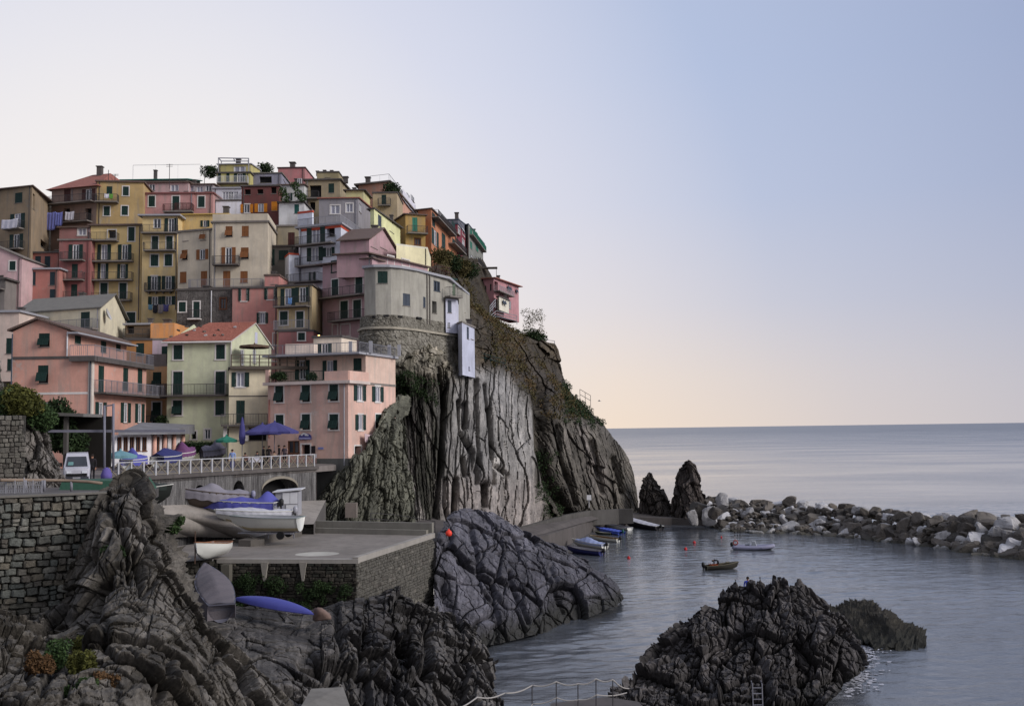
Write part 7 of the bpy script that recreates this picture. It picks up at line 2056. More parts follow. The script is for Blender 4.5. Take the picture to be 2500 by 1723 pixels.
# inflatable
def rib(label, stern, bow):
    d = Vector(bow) - Vector(stern); L = d.length
    root = empty('inflatable_boat', stern, label, 'boat'); root.rotation_euler = (0, 0, math.atan2(d.y, d.x))
    RG = paint((136, 136, 158), .5); 
    for sg in (1, -1):
        mb = MB(); pts = [(-.15, .85 * sg, .42), (L * .35, .88 * sg, .42), (L * .65, .8 * sg, .46), (L * .85, .5 * sg, .56), (L * 1.0, .02 * sg, .68)]
        P = cr(np.array(pts, float), 20, 0); mb.tube([tuple(q) for q in P], [.13] + [.25] * 18 + [.22], 14); mb.build('tube', RG, root, True)
        for x in (.3, 1.9, 3.4): 
            mb = MB(); mb.box(x, x + .3, .84 * sg - .27, .84 * sg + .27, .38, .46); mb.build('strap_patch', paint((66, 66, 84), .6), root)
    rings = hull_mesh(L * .9, 1.5, .35, .9, rise=.5); m = len(rings[0]); mb = MB()
    for r in rings: mb.v += r
    for k in range(len(rings) - 1):
        for j in range(m - 1): mb.f.append((k * m + j, k * m + j + 1, (k + 1) * m + j + 1, (k + 1) * m + j))
    mb.build('hull', paint((60, 60, 66), .5), root, True)
    mb = MB(); mb.box(.1, L * .8, -.65, .65, .3, .36); mb.build('deck', GREYWHITE, root)
    mb = MB(); mb.hexa([(2.2, -.35, .36), (3.0, -.35, .36), (3.0, .35, .36), (2.2, .35, .36), (2.4, -.3, 1.25), (2.75, -.3, 1.25), (2.75, .3, 1.25), (2.4, .3, 1.25)]); mb.build('console', paint((150, 154, 160), .5), root)
    mb = MB(); mb.box(1.5, 2.0, -.3, .3, .36, .85); mb.build('seat', paint((120, 124, 134), .6), root)
    mb = MB()
    for sg in (1, -1):
        mb.tube([(.3, .6 * sg, .5), (.15, .55 * sg, 1.9)], .035, 6)
    mb.tube([(.15, .55, 1.9), (.15, -.55, 1.9)], .035, 6); mb.build('arch', GREYWHITE, root)
    mb = MB()
    n = 20
    ring = [(.05, .28 * math.cos(2 * math.pi * k / n) , 1.05 + .28 * math.sin(2 * math.pi * k / n)) for k in range(n + 1)]
    mb.tube([(.28 * math.cos(2 * math.pi * k / n) + .3, -.6, 1.05 + .28 * math.sin(2 * math.pi * k / n)) for k in range(n + 1)], .075, 8, False); mb.build('lifebuoy', paint((150, 60, 52), .6), root, True)
    mb = MB(); mb.lathe((-.25, 0, .45), [(.02, 0), (.18, .02), (.22, .3), (.18, .55), (.02, .6)], 12); mb.build('outboard', BLACK, root, True)
    for k in range(3):
        mb = MB(); x = .25 + k * .25; mb.bar((x, -.5 + k * .3, 1.3), (x - .15 + k * .2, -.5 + k * .3, 3.0), .035)
        for q in (.35, .6, .9): mb.box(x - .05 + k * .1 * q, x + .05 + k * .1 * q, -.55 + k * .3, -.45 + k * .3, 1.3 + 1.6 * q, 1.5 + 1.6 * q)
        mb.build('flagged_rod', BLACK, root)
    return root
rib('grey inflatable boat with a console, a lifebuoy and flagged rods at its stern', rb(1090, 515), rb(1900, 535))
# buoys
for k, (x, y, lb) in enumerate([(1535, 1362, 'red mooring buoy nearest the moored boats'), (1674, 1340, 'largest red mooring buoy in mid harbour'), (1695, 1324, 'red buoy just beyond the largest one'), (1761, 1311, 'faint flat red buoy near the inflatable boat')]):
    p = G(x, y, 0.05); mb = MB(); s_ = .22 if k != 3 else .14
    mb.lathe((0, 0, -s_), [(.01, 0), (s_ * .8, s_ * .4), (s_, s_), (s_ * .8, s_ * 1.6), (.05, s_ * 2), (.05, s_ * 2.4), (.01, s_ * 2.45)], 14)
    tag(mb.build('buoy', paint((176, 34, 40), .5), None, True, p), lb, 'buoy', 'red buoys on the harbour water')
# boats on the yard above the slipway
sy = lambda x, y, z: G(*cp('S', x, y), z)
zy = ZP + .85
def props(root_pts, label):
    pass
b1 = boat('cream and white speedboat on a trailer, nearest boat on the yard', sy(1010, 752, 8.95), sy(1950, 752, 8.95), 2.1, 1.0, HULLW, paint((130, 140, 140), .4), GREYWHITE, bench=2, bottom=CREAMB, rise=.12, transom=.9, V=.2)
M1 = b1.matrix_basis
tr_ = empty('boat_trailer', b1.location - Vector((0, 0, .1)), 'low galvanised trailer under the nearest speedboat', 'trailer'); tr_.rotation_euler = b1.rotation_euler
for sg in (-1, 1):
    mb = MB(); mb.bar((.3, .6 * sg, .0), (4.6, .25 * sg, .0), .09); mb.build('beam', IRONL, tr_)
    mb = MB(); 
    mb.tube([(1.2, .8 * sg - .09, -.12), (1.2, .8 * sg + .09, -.12)], .28, 14); mb.build('wheel', BLACK, tr_)
for x in (.5, 2.4):
    mb = MB(); mb.bar((x, -.7, -.0), (x, .7, -.0), .08); mb.bar((x, 0, 0), (x, 0, -.4), .08); mb.build('cross_member', IRONL, tr_)
boat('white covered boat with a round silver outboard, second on the yard', sy(800, 668, 9.25), sy(1830, 640, 9.2), 2.1, .95, HULLW, None, None, WHITEC, motor=paint((150, 150, 158), .3), rise=.2, humps=[(.5, .25, .35)], drape=.35, bow_bare=.02, bottom=CREAMB)
boat('boat under a violet blue tarpaulin with a bare white bow', sy(480, 545, 9.75), sy(1640, 565, 9.65), 2.1, 1.15, HULLW, None, None, BLUEC, motor=BLACK, rise=.2, humps=[(.12, .75, .09), (.5, .3, .25)], drape=.7, bow_bare=.13)
boat('long boat under a grey cover by the arched wall', sy(265, 430, 10.5), sy(1250, 450, 10.2), 2.3, 1.15, paint((92, 82, 74), .7), None, None, GREYC, motor=paint((130, 130, 150), .3), rise=.3, humps=[(.55, .6, .16), (.15, .3, .15)], drape=.7, bow_bare=.0)
boat('dark green covered boat half hidden behind the crag', sy(215, 395, 11.2), sy(-520, 400, 11.2), 2.0, 1.0, paint((30, 34, 32), .6), HULLW, None, DARKG, rise=.4, humps=[(.5, .5, .3)], drape=.35, bow_bare=.06)
# white rowing boat on the slipway edge, bow towards us
pbow, pst = G(*cp('S', 545, 1170), ZP + .15), G(*cp('S', 790, 1010), ZP + .1)
boat('small white rowing boat with a brown gunwale, bow towards the viewer on the slipway', pbow, pbow + Vector((.55, 3.9, 0)), 1.9, .85, HULLW, paint((126, 84, 58), .6), paint((150, 150, 160), .6), bench=2, rise=.45, transom=.65)
mb = MB(); p = G(*cp('S', 530, 1190), ZP); mb.bar((0, 0, 0), (0, 0, 2.0), .06); tag(mb.build('mooring_pole', paint((80, 62, 52), .8), None, False, p), 'thin brown pole standing at the bow of the small white rowing boat', 'pole')
# boats lying in the gully below
gp_ = lambda x, y, Y: W(x, y, Y)
kb, ks = W(573, 1478, 55.5), W(768, 1516, 54.0)
kb += Vector((0, -.3, .28)); ks += Vector((0, -.3, .3)); root = empty('upturned_canoe', kb, 'long violet blue upturned canoe lying below the slipway wall', 'canoe')
d = ks - kb; root.rotation_euler = (0, math.atan2(-d.z, math.hypot(d.x, d.y)), math.atan2(d.y, d.x)); L = d.length
mb = MB(); P = []
for k in range(25):
    s = k / 24; w = .48 * math.sin(math.pi * s) ** .8 + .01; h_ = .45 * math.sin(math.pi * s) ** .6 + .02
    P += [(L * s, w * math.cos(math.pi * j / 10), h_ * math.sin(math.pi * j / 10) + .12 * (2 * s - 1) ** 2 * 0 + .12) for j in range(11)]
mb.v = P
for k in range(24):
    for j in range(10): mb.f.append((k * 11 + j, k * 11 + j + 1, (k + 1) * 11 + j + 1, (k + 1) * 11 + j))
mb.build('hull', paint((70, 74, 146), .45, .1), root, True)
mb = MB()
for a, b in zip(range(0, 24 * 11, 11), range(11, 25 * 11, 11)): mb.bar(P[a], P[b], .04); mb.bar(P[a + 10], P[b + 10], .04)
mb.bar((L * .1, 0, .2), (L * .9, 0, .46), .0); mb.build('gunwale', paint((60, 62, 120), .5), root)
boat('boat under a grey brown cover standing in the gully below the slipway', W(500, 1418, 58.0), W(540, 1520, 49.5), 1.8, .9, paint((80, 80, 92), .6), None, None, cloth_mat((94, 88, 92)), rise=.1, humps=[(.45, .35, .3)], drape=.75, bow_bare=.0, transom=.7, name='covered_boat')
mb = MB(); mb.v = [(x * 1.1, y * .8, z * .75 + .2) for x, y, z in boulder_mesh(5)]; mb.f = [(j * 20 + i, j * 20 + (i + 1) % 20, (j + 1) * 20 + (i + 1) % 20, (j + 1) * 20 + i) for j in range(13) for i in range(20)]; tag(mb.build('tarpaulin_bundle', cloth_mat((112, 92, 84)), None, True, W(785, 1512, 54)), 'reddish grey tarpaulin bundle at the tip of the blue canoe', 'bundle')
# covered boats standing on the piazza behind the railing
uq = lambda x, y: cp('U', x, y)
def pz(x, Y, z=ZT + .3):
    p = W(*uq(x, 600), Y); return Vector((p.x, p.y, z + max(0, Y - 84) * .05))
boat('boat under a violet blue cover near the left end of the piazza railing', pz(450, 79), pz(60, 77), 1.7, .8, HULLW, None, None, BLUEC, rise=.2, humps=[(.3, .75, .12), (.6, .3, .3)], drape=.5, bow_bare=0)
boat('boat under a deep blue cover behind the piazza railing', pz(1100, 83.5), pz(640, 81), 1.9, .9, HULLW, None, None, DBLUE, rise=.2, humps=[(.3, .6, .3), (.7, .3, .3)], drape=.55, bow_bare=0)
boat('white hulled boat under a purple cover on the piazza', pz(1360, 89), pz(1000, 87), 1.9, .9, HULLW, None, None, PURP, rise=.2, humps=[(.35, .9, .2), (.8, .3, .3)], drape=.35, bow_bare=0)
boat('boat under a slate grey pointed cover beside the purple one', pz(1930, 90), pz(1480, 89), 1.9, .9, paint((70, 68, 70), .6), None, None, cloth_mat((86, 84, 98)), rise=.2, humps=[(.7, .9, .2), (.2, .5, .3)], drape=.5, bow_bare=0)
# ------------------------------------------------------------------ foliage
def leafmat(name, c1, c2):
    m, t, b = new_mat(name)
    oi = N(t, 'ShaderNodeAttribute', attribute_name='tint')
    n1 = noise(t, pos(t), 1.2, 3)
    f = math_node(t, 'ADD', math_node(t, 'MULTIPLY', oi.outputs['Fac'], .6), math_node(t, 'MULTIPLY', n1, .5))
    setc(t, b, mixc(t, f, lin(c1), lin(c2)), .8)
    b.inputs['Specular IOR Level'].default_value = .2
    return m
def leaf_cloud(name, centers, radii, n, size, m, parent=None, seed=0, label=None, cat=None, kind=None, off=Vector((0, 0, 0)), flat=1.0, group=None):
    """small two-triangle leaves spread through clumps"""
    r = np.random.RandomState(seed)
    C = np.array([list(c) for c in centers], float); R = np.array(radii, float)
    p = (R ** 2) / (R ** 2).sum(); k = r.choice(len(C), n, p=p)
    d = r.normal(size=(n, 3)); d /= np.linalg.norm(d, axis=1, keepdims=True)
    rad = R[k] * r.uniform(.35, 1.0, n) ** .5
    P = C[k] + d * rad[:, None] * np.array([1, 1, flat]) * (1 + .25 * vnoise(d * 3 + C[k], seed))[:, None] - np.array(off)
    a = r.normal(size=(n, 3)); a /= np.linalg.norm(a, axis=1, keepdims=True)
    b = np.cross(a, r.normal(size=(n, 3))); b /= np.linalg.norm(b, axis=1, keepdims=True)
    s = (size * r.uniform(.5, 1.3, n))[:, None]
    V = np.stack([P - a * s, P + b * s * .45, P + a * s, P - b * s * .45], 1).reshape(-1, 3)
    me = bpy.data.meshes.new(name)
    me.vertices.add(len(V)); me.vertices.foreach_set('co', V.astype(np.float32).ravel())
    me.loops.add(len(V)); me.loops.foreach_set('vertex_index', np.arange(len(V), dtype=np.int32))
    me.polygons.add(n); me.polygons.foreach_set('loop_start', np.arange(0, len(V), 4, dtype=np.int32))
    at = me.attributes.new('tint', 'FLOAT', 'POINT'); at.data.foreach_set('value', np.repeat(r.uniform(0, 1, n), 4).astype(np.float32))
    me.materials.append(m); me.update(calc_edges=True); me.validate()
    o = bpy.data.objects.new(name, me); link(o, parent)
    return tag(o, label, cat, group, kind)
L_DARK = leafmat('dark_leaves', (22, 34, 22), (50, 66, 36))
L_GREEN = leafmat('green_leaves', (34, 50, 32), (66, 86, 48))
L_OLIVE = leafmat('olive_scrub', (50, 46, 28), (96, 88, 54))
L_BROWN = leafmat('dry_scrub', (58, 46, 32), (110, 92, 62))
L_YEL = leafmat('yellow_green_leaves', (50, 54, 26), (94, 94, 44))
L_RUST = leafmat('rusty_leaves', (62, 48, 32), (98, 72, 46))
CLIFF = bpy.data.objects['sea_cliff']
cv = np.empty(len(CLIFF.data.vertices) * 3, np.float32); CLIFF.data.vertices.foreach_get('co', cv); cv = cv.reshape(-1, 3).astype(float)
cpx, cpy = PX(cv)
def scatter(mask, n, seed, rad=(.3, .9)):
    r = np.random.RandomState(seed); idx = np.nonzero(mask)[0]
    pk = r.choice(idx, n); return cv[pk], r.uniform(rad[0], rad[1], n)
hillk = vnoise(cv * .12, 71)
up_ = (cpy < 900 + np.clip((cpx - 1230) * 1.2, 0, 120)) & (cpx > 1075) & (hillk > -.25) & ~((cpx < 1180) & (cpy > 770) & (cpy < 935))
c_, r_ = scatter(up_, 750, 1, (.35, 1.1)); leaf_cloud('scrub', c_, r_, 26000, .17, L_OLIVE, seed=2, kind='stuff', flat=.6)
c_, r_ = scatter(up_ & (hillk > 0), 420, 3, (.35, 1.0)); leaf_cloud('scrub', c_, r_, 15000, .16, L_BROWN, seed=4, kind='stuff', flat=.6)
lf_ = (cpx < 1065) & (cpx > 900) & (cpy < 985) & (cpy > 870) & (hillk > -.1)
c_, r_ = scatter(lf_, 130, 5, (.3, .8)); leaf_cloud('scrub', c_, r_, 7000, .13, L_DARK, seed=6, kind='stuff', flat=.7)
gap = (np.abs(cpx - 1335) < 28) & (cpy > 1100) & (cpy < 1265)
c_, r_ = scatter(gap, 50, 7, (.4, 1.1)); leaf_cloud('scrub', c_, r_, 3500, .16, L_DARK, seed=8, kind='stuff', flat=.9)
rt = (cpx > 1370) & (cpx < 1470) & (cpy < 1040) & (cpy > 930)
c_, r_ = scatter(rt, 110, 9, (.4, 1.2)); leaf_cloud('scrub', c_, r_, 6000, .2, L_DARK, seed=10, kind='stuff', flat=.7)
def plant(name, label, cat, base, centers, radii, n, size, m, seed, trunk=None, bark=None, flat=1.0, group=None):
    base = Vector(base); root = empty(name, base, label, cat, group)
    leaf_cloud('crown' if trunk else 'foliage', centers, radii, n, size, m, root, seed, off=base, flat=flat)
    for k, c in enumerate(trunk or []):
        mb = MB(); pts = [Vector(p) - base for p in c]
        mb.tube(pts, [.13 * (1 - .75 * i / max(1, len(pts) - 1)) for i in range(len(pts))], 7)
        mb.build('trunk' if k == 0 else 'limb', bark or paint((70, 60, 50), .9), root, True)
    return root
# airy tree on the skyline path
b0 = W(1310, 838, 186); r = random.Random(5)
cs = [W(r.uniform(1284, 1322), r.uniform(762, 822), 186 + r.uniform(-1, 1)) for _ in range(34)]
plant('tree', 'airy leafless looking tree on the skyline beside the pink point house', 'tree', b0, cs, [r.uniform(.5, 1.1) for _ in cs], 1500, .17, L_OLIVE, 12,
      [[b0, b0 + Vector((-.3, 0, 2.2)), cs[3]], [b0 + Vector((-.2, 0, 1.4)), cs[7]], [b0 + Vector((-.3, 0, 2.2)), cs[12]], [b0 + Vector((-.1, 0, 1.0)), cs[20]]])
cs = [W(r.uniform(1262, 1325), r.uniform(812, 836), 185 + r.uniform(-1, 1)) for _ in range(22)]
plant('bush', 'dense green bush at the foot of the skyline tree', 'bush', W(1295, 840, 185), cs, [r.uniform(.8, 1.5) for _ in cs], 5200, .2, L_DARK, 14)
# fig tree and shrubs at the left
b0 = W(140, 1110, 66); cs = [W(x, y, 66 + r.uniform(-1.2, 1.2)) for x, y in [(cp('D', a, b)) for a, b in [(440, 1080), (490, 1040), (520, 1110), (470, 1150), (540, 1160), (560, 1190), (430, 1190), (480, 1270), (540, 1280), (600, 1290), (640, 1310), (690, 1300), (580, 1330), (440, 1290), (500, 1330), (620, 1350), (560, 1120), (420, 1120), (500, 1070)]]]
plant('fig_tree', 'dark leafy fig tree in front of the salmon house, above the shed', 'tree', b0, cs, [r.uniform(.45, .85) for _ in cs], 6500, .17, L_DARK, 16, [[W(170, 1130, 66), W(160, 1095, 66), W(150, 1060, 66)], [W(160, 1095, 66), W(180, 1075, 66)]])
cs = [W(x, y, 52.5 + r.uniform(-.8, .8)) for x, y in [cp('D', a, b) for a, b in [(120, 900), (170, 920), (220, 950), (140, 960), (190, 1000), (240, 1010), (150, 1030), (110, 990), (270, 990), (210, 1050)]]]
plant('bush', 'yellow green shrub on the bank above the far left stone wall', 'bush', W(45, 1030, 52), cs, [r.uniform(.4, .7) for _ in cs], 5200, .11, L_YEL, 18)
cs = [W(x, y, 53 + r.uniform(-.8, .8)) for x, y in [cp('D', a, b) for a, b in [(290, 1030), (340, 1050), (390, 1080), (310, 1090), (360, 1120), (410, 1110), (270, 1060), (330, 1150), (380, 1170), (50, 1020), (20, 960), (60, 960)]]]
plant('bush', 'grey green shrub spilling down the bank towards the fig tree', 'bush', W(100, 1040, 53), cs, [r.uniform(.4, .65) for _ in cs], 4800, .10, L_GREEN, 20)
for k, (lb, m, px, py, Y, s, n) in enumerate([
    ('rusty brown plant on the near rocks at lower left', L_RUST, 108, 1628, 22.5, .28, 1600), ('yellow green succulent tuft beside the rusty plant', L_YEL, 218, 1622, 23, .3, 1800), ('olive shrub in the shadow under the near stone wall', L_YEL, 232, 1585, 26, .36, 2000),
    ('rusty tuft of leaves at the bottom of the near rocks', L_RUST, 275, 1672, 22, .26, 1500), ('green tuft at the bottom of the near rocks', L_GREEN, 205, 1690, 21.5, .28, 1500), ('small bright green plant on the crag beside the boat yard', L_GREEN, 427, 1285, 38.5, .32, 1400),
    ('dark green plant in the cleft of the crag', L_DARK, 285, 1360, 30.5, .3, 1400), ('grey green mat of leaves between the near rocks', L_GREEN, 165, 1600, 23.5, .33, 1500)]):
    c0 = W(px, py, Y); r = random.Random(k)
    cs = [c0 + Vector((r.uniform(-s, s), r.uniform(-s * .5, s * .3), r.uniform(-s * .6, s * .6))) for _ in range(9)]
    plant('plant', lb, 'plant', c0 + Vector((0, -.25, .1)), [c + Vector((0, -.25, .1)) for c in cs], [s * .55] * 9, int(n * 1.5), .045 if Y < 30 else .06, m, 30 + k)
# ivy and ferns on the slipway wall
r = random.Random(31); cs = []
for k in range(60):
    x = r.uniform(560, 850); y = 1400 + abs(r.gauss(0, 40)) + (8 if x < 700 else 25)
    a = (x - 520) / 350 * (A1 - A0).length; p = A0 + tf * a + nf * .2
    cs.append(Vector((p.x, p.y, W(x, min(y, 1490), p.y).z)))
leaf_cloud('ivy', cs, [r.uniform(.15, .5) for _ in cs], 9000, .07, L_DARK, seed=33, kind='stuff', flat=1.0)
cs2 = cs[::4]; leaf_cloud('ivy', cs2, [.3] * len(cs2), 1800, .07, L_GREEN, seed=34, kind='stuff')
# hedge on the piazza, potted plants on the pink terrace
def row_plant(label, c, pts, Y, s, n, m, seed, name='hedge', cat='hedge', size=.1):
    cs = [W(*cp(c, x, y), Y) for x, y in pts]
    return plant(name, label, cat, cs[0], cs, [s] * len(cs), n, size, m, seed)
row_plant('dark hedge between the green house and the covered boats', 'U', [(1120 + k * 60, 385 + (k % 3) * 12) for k in range(12)], 90, .5, 4200, L_DARK, 40)
for k, (x, lb) in enumerate([(290, 'leafy pots at the left end of the pink house terrace'), (350, 'second clump of potted plants on the pink house terrace'), (640, 'potted plants between the doors of the pink house terrace'), (900, 'potted shrub near the parapet of the pink house terrace')]):
    row_plant(lb, 'F', [(x - 25, 640), (x, 630), (x + 30, 645), (x + 15, 620)], 94, .32, 700, L_DARK, 50 + k, 'potted_plant', 'plant')
row_plant('potted shrub on the balcony of the ochre house', 'D', [(1345, 1140), (1375, 1120), (1400, 1150), (1360, 1165)], 97, .45, 1200, L_DARK, 60, 'potted_plant', 'plant')
for k, (c, x, y, Y, lb) in enumerate([('B', 845, 165, 168, 'round bush on the skyline between the yellow and pink blocks'), ('B', 320, 190, 165, 'low bush on the skyline left of the yellow top house'), ('C', 380, 245, 156, 'small dark bush on the roof by the peach skyline house')]):
    row_plant(lb, c, [(x - 35, y), (x, y - 10), (x + 35, y), (x + 10, y + 10)], Y, 1.0, 1100, L_DARK, 70 + k, 'bush', 'bush', .2)
row_plant('climbing greenery on the terrace of the white house', 'B', [(1010, 380), (1040, 440), (1130, 330), (1160, 400), (1200, 440)], 143.5, .7, 1300, L_GREEN, 80, 'climbing_plant', 'plant', .16)
for k, (x, y, Y) in enumerate([(860, 905, 150), (960, 950, 152), (1050, 1000, 155), (1130, 1030, 160), (900, 930, 150)]):
    row_plant(['first', 'second', 'third', 'fourth', 'fifth'][k] + ' dark bush down the slope from the foot of the burnt orange house', 'C', [(x - 30, y), (x, y - 15), (x + 40, y + 10), (x + 10, y + 20)], Y - 6 + k, 1.3, 1500, L_DARK if k % 2 else L_OLIVE, 90 + k, 'bush', 'bush', .2)

# ------------------------------------------------------------------ umbrellas, people, furniture
def umbrella(label, P, w, h, col, closed=False, group=None, canopy_h=.7):
    root = empty('umbrella', P, label, 'umbrella', group)
    mb = MB(); mb.tube([(0, 0, 0), (0, 0, h)], .035, 8); mb.build('pole', IRONL, root)
    mb = MB()
    if closed:
        mb.lathe((0, 0, h - 2.4), [(.04, 0), (.22, .1), (.3, .7), (.22, 1.6), (.07, 2.35), (.01, 2.45)], 10)
    else:
        n = 8; k = 5; base = 0
        for i in range(k + 1):
            t = i / k
            for j in range(n * 4):
                a = 2 * math.pi * j / (n * 4); q = abs(((j % 4) - 2) / 2) ; rr = w / 2 * t * (1 - .07 * (1 - q) * t)
                sq = 1 / max(abs(math.cos(a)), abs(math.sin(a))) if w > 3.5 else 1
                mb.v.append((rr * math.cos(a) * min(sq, 1.35), rr * math.sin(a) * min(sq, 1.35), h - canopy_h * t ** 1.15 - .03 * (1 - q) * t))
        m_ = n * 4
        for i in range(k):
            for j in range(m_): mb.f.append((i * m_ + j, i * m_ + (j + 1) % m_, (i + 1) * m_ + (j + 1) % m_, (i + 1) * m_ + j))
        z0 = [mb.v[k * m_ + j] for j in range(m_)]; b0 = len(mb.v)
        mb.v += [(x, y, z - .2) for x, y, z in z0]
        for j in range(m_): mb.f.append((k * m_ + j, k * m_ + (j + 1) % m_, b0 + (j + 1) % m_, b0 + j))
        mb.lathe((0, 0, h - .05), [(.12, 0), (.06, .15), (.01, .2)], 8)
    mb.build('canopy', col, root)
    if not closed:
        for j in range(8):
            a = math.pi / 4 * j; mb = MB(); mb.bar((0, 0, h - .1), (w * .46 * math.cos(a), w * .46 * math.sin(a), h - canopy_h - .02), .025); mb.build('rib', IRONL, root)
    return root
VIO = cloth_mat((62, 60, 116))
tq = lambda x, y, Y: W(*cp('T', x, y), Y)
def at_floor(c, x, Y, z=None):
    p = W(*cp(c, x, 500), Y); return Vector((p.x, p.y, ZT + (max(0, Y - 84)) * .05 if z is None else z))
umbrella('large violet blue square umbrella in front of the pink house door', at_floor('T', 850, 88.5), 3.7, 3.75, VIO, canopy_h=.85)
umbrella('violet blue umbrella partly behind the large square one', at_floor('T', 620, 91), 3.4, 3.5, VIO, canopy_h=.8)
umbrella('folded violet blue umbrella leaning beside the cream house pillars', at_floor('T', 240, 88), 1, 4.2, VIO, True)
umbrella('small teal green parasol near the folded umbrella', at_floor('U', 1950, 88), 1.9, 2.6, cloth_mat((30, 110, 90)), canopy_h=.35)
umbrella('pale turquoise parasol at the left end of the railing', at_floor('V', 1900, 72), 2.4, 1.9, cloth_mat((100, 140, 150)), canopy_h=.35)
umbrella('dark timber umbrella on the deck of the cream house', W(*cp('E', 735, 725), 97.5), 3.0, 2.35, paint((92, 74, 60), .8), canopy_h=.18)
mb = MB(); p = at_floor('V', 1600, 62, 13.0); mb.lathe((0, 0, 0), [(.02, 0), (.3, .02), (.33, .35), (.2, .7), (.05, .8)], 12); tag(mb.build('covered_chair', cloth_mat((92, 82, 150)), None, True, W(*cp('V', 1600, 830), 60)), 'bright violet cloth bundle between the two grey posts and the crag', 'bundle')

def person(label, P, facing, pose='stand', shirt=(60, 60, 70), legs=(40, 42, 50), skin=(150, 112, 92), hair=(40, 32, 28), h=1.72, group=None):
    """one continuous skinned body; joints per pose, x right, y forward"""
    s = h / 1.72
    J = {'pelvis': (0, 0, .93), 'waist': (0, 0, 1.08), 'chest': (0, .02, 1.3), 'neck': (0, .02, 1.47), 'head': (0, .04, 1.58), 'top': (0, .03, 1.68)}
    for sd, sg in (('l', -1), ('r', 1)):
        J.update({'sh' + sd: (.19 * sg, 0, 1.40), 'el' + sd: (.25 * sg, .02, 1.12), 'wr' + sd: (.26 * sg, .1, .88), 'ha' + sd: (.26 * sg, .13, .79),
                  'hi' + sd: (.10 * sg, 0, .88), 'kn' + sd: (.11 * sg, .03, .48), 'an' + sd: (.11 * sg, 0, .08), 'to' + sd: (.12 * sg, .17, .03)})
    if pose == 'bend':                   # leaning far forward, arms down to the nets
        J.update({'waist': (0, .12, 1.02), 'chest': (0, .36, 1.10), 'neck': (0, .52, 1.08), 'head': (0, .62, 1.02), 'top': (0, .70, .96)})
        for sd, sg in (('l', -1), ('r', 1)): J.update({'sh' + sd: (.19 * sg, .42, 1.08), 'el' + sd: (.2 * sg, .50, .80), 'wr' + sd: (.15 * sg, .56, .55), 'ha' + sd: (.13 * sg, .58, .46)})
    if pose == 'sit':
        for k in ('pelvis', 'waist', 'chest', 'neck', 'head', 'top'): J[k] = (J[k][0], J[k][1], J[k][2] - .42)
        for sd, sg in (('l', -1), ('r', 1)): J.update({'sh' + sd: (.19 * sg, 0, .98), 'el' + sd: (.25 * sg, .08, .72), 'wr' + sd: (.18 * sg, .3, .66), 'ha' + sd: (.15 * sg, .38, .64), 'hi' + sd: (.1 * sg, 0, .48), 'kn' + sd: (.12 * sg, .45, .5), 'an' + sd: (.12 * sg, .45, .08), 'to' + sd: (.12 * sg, .62, .03)})
    if pose == 'reach':                  # one hand on the rock, other arm down
        J.update({'ell': (-.33, .05, 1.18), 'wrl': (-.46, .08, .98), 'hal': (-.52, .1, .92)})
    names = list(J); idx = {k: i for i, k in enumerate(names)}
    E = [('pelvis', 'waist'), ('waist', 'chest'), ('chest', 'neck'), ('neck', 'head'), ('head', 'top')]
    for sd in 'lr': E += [('chest', 'sh' + sd), ('sh' + sd, 'el' + sd), ('el' + sd, 'wr' + sd), ('wr' + sd, 'ha' + sd), ('pelvis', 'hi' + sd), ('hi' + sd, 'kn' + sd), ('kn' + sd, 'an' + sd), ('an' + sd, 'to' + sd)]
    R = {'pelvis': .14, 'waist': .13, 'chest': .155, 'neck': .055, 'head': .095, 'top': .075, 'sh': .07, 'el': .045, 'wr': .032, 'ha': .04, 'hi': .10, 'kn': .065, 'an': .045, 'to': .04}
    verts = [Vector(J[k]) * s for k in names]; edges = [(idx[a], idx[b]) for a, b in E]
    fing = []
    for sd, sg in (('l', -1), ('r', 1)):  # five fingers per hand
        hnd = Vector(J['ha' + sd]) * s; dr = (Vector(J['ha' + sd]) - Vector(J['wr' + sd])).normalized()
        for q in range(5):
            a = len(verts); side = Vector((0, 1, 0)) * ((q - 2) * .018 * s)
            verts.append(hnd + side + dr * (.05 + .012 * (2 - abs(q - 2))) * s + (Vector((-sg * .02, .03, 0)) if q == 4 else Vector())); edges.append((idx['ha' + sd], a)); fing.append(a)
    me = bpy.data.meshes.new('body'); me.from_pydata([tuple(v) for v in verts], edges, [])
    tmp = bpy.data.objects.new('body', me); COL.objects.link(tmp)
    sk = tmp.modifiers.new('skin', 'SKIN'); 
    sv = me.skin_vertices[0].data
    for i, v in enumerate(sv):
        k = names[i] if i < len(names) else None
        rr = (R.get(k) or R.get(k[:2])) if k else .011
        v.radius = (rr * s, rr * s * (.75 if k in ('chest', 'waist', 'pelvis') else 1))
    sv[0].use_root = True
    sb = tmp.modifiers.new('sub', 'SUBSURF'); sb.levels = 1; sb.render_levels = 1
    dg = bpy.context.evaluated_depsgraph_get(); ev = tmp.evaluated_get(dg); m2 = bpy.data.meshes.new_from_object(ev)
    bpy.data.objects.remove(tmp)
    m2.materials.clear()
    for c in (skin, shirt, legs, (34, 32, 34)): m2.materials.append(paint(tuple(c), .85, .12))
    segm = []
    for a, b in edges:
        ka = names[a] if a < len(names) else 'ha'; kb = names[b] if b < len(names) else 'ha'
        z = 1 if ka in ('waist', 'chest', 'pelvis') and kb in ('waist', 'chest', 'neck') else 0
        if kb[:2] == 'sh' or (ka[:2] == 'sh' and kb[:2] == 'el') or ka[:2] == 'el': z = 1
        if kb == 'neck': z = 1
        if kb[:2] in ('hi', 'kn', 'an'): z = 2
        if kb[:2] == 'to': z = 3
        segm.append((verts[a], verts[b], z))
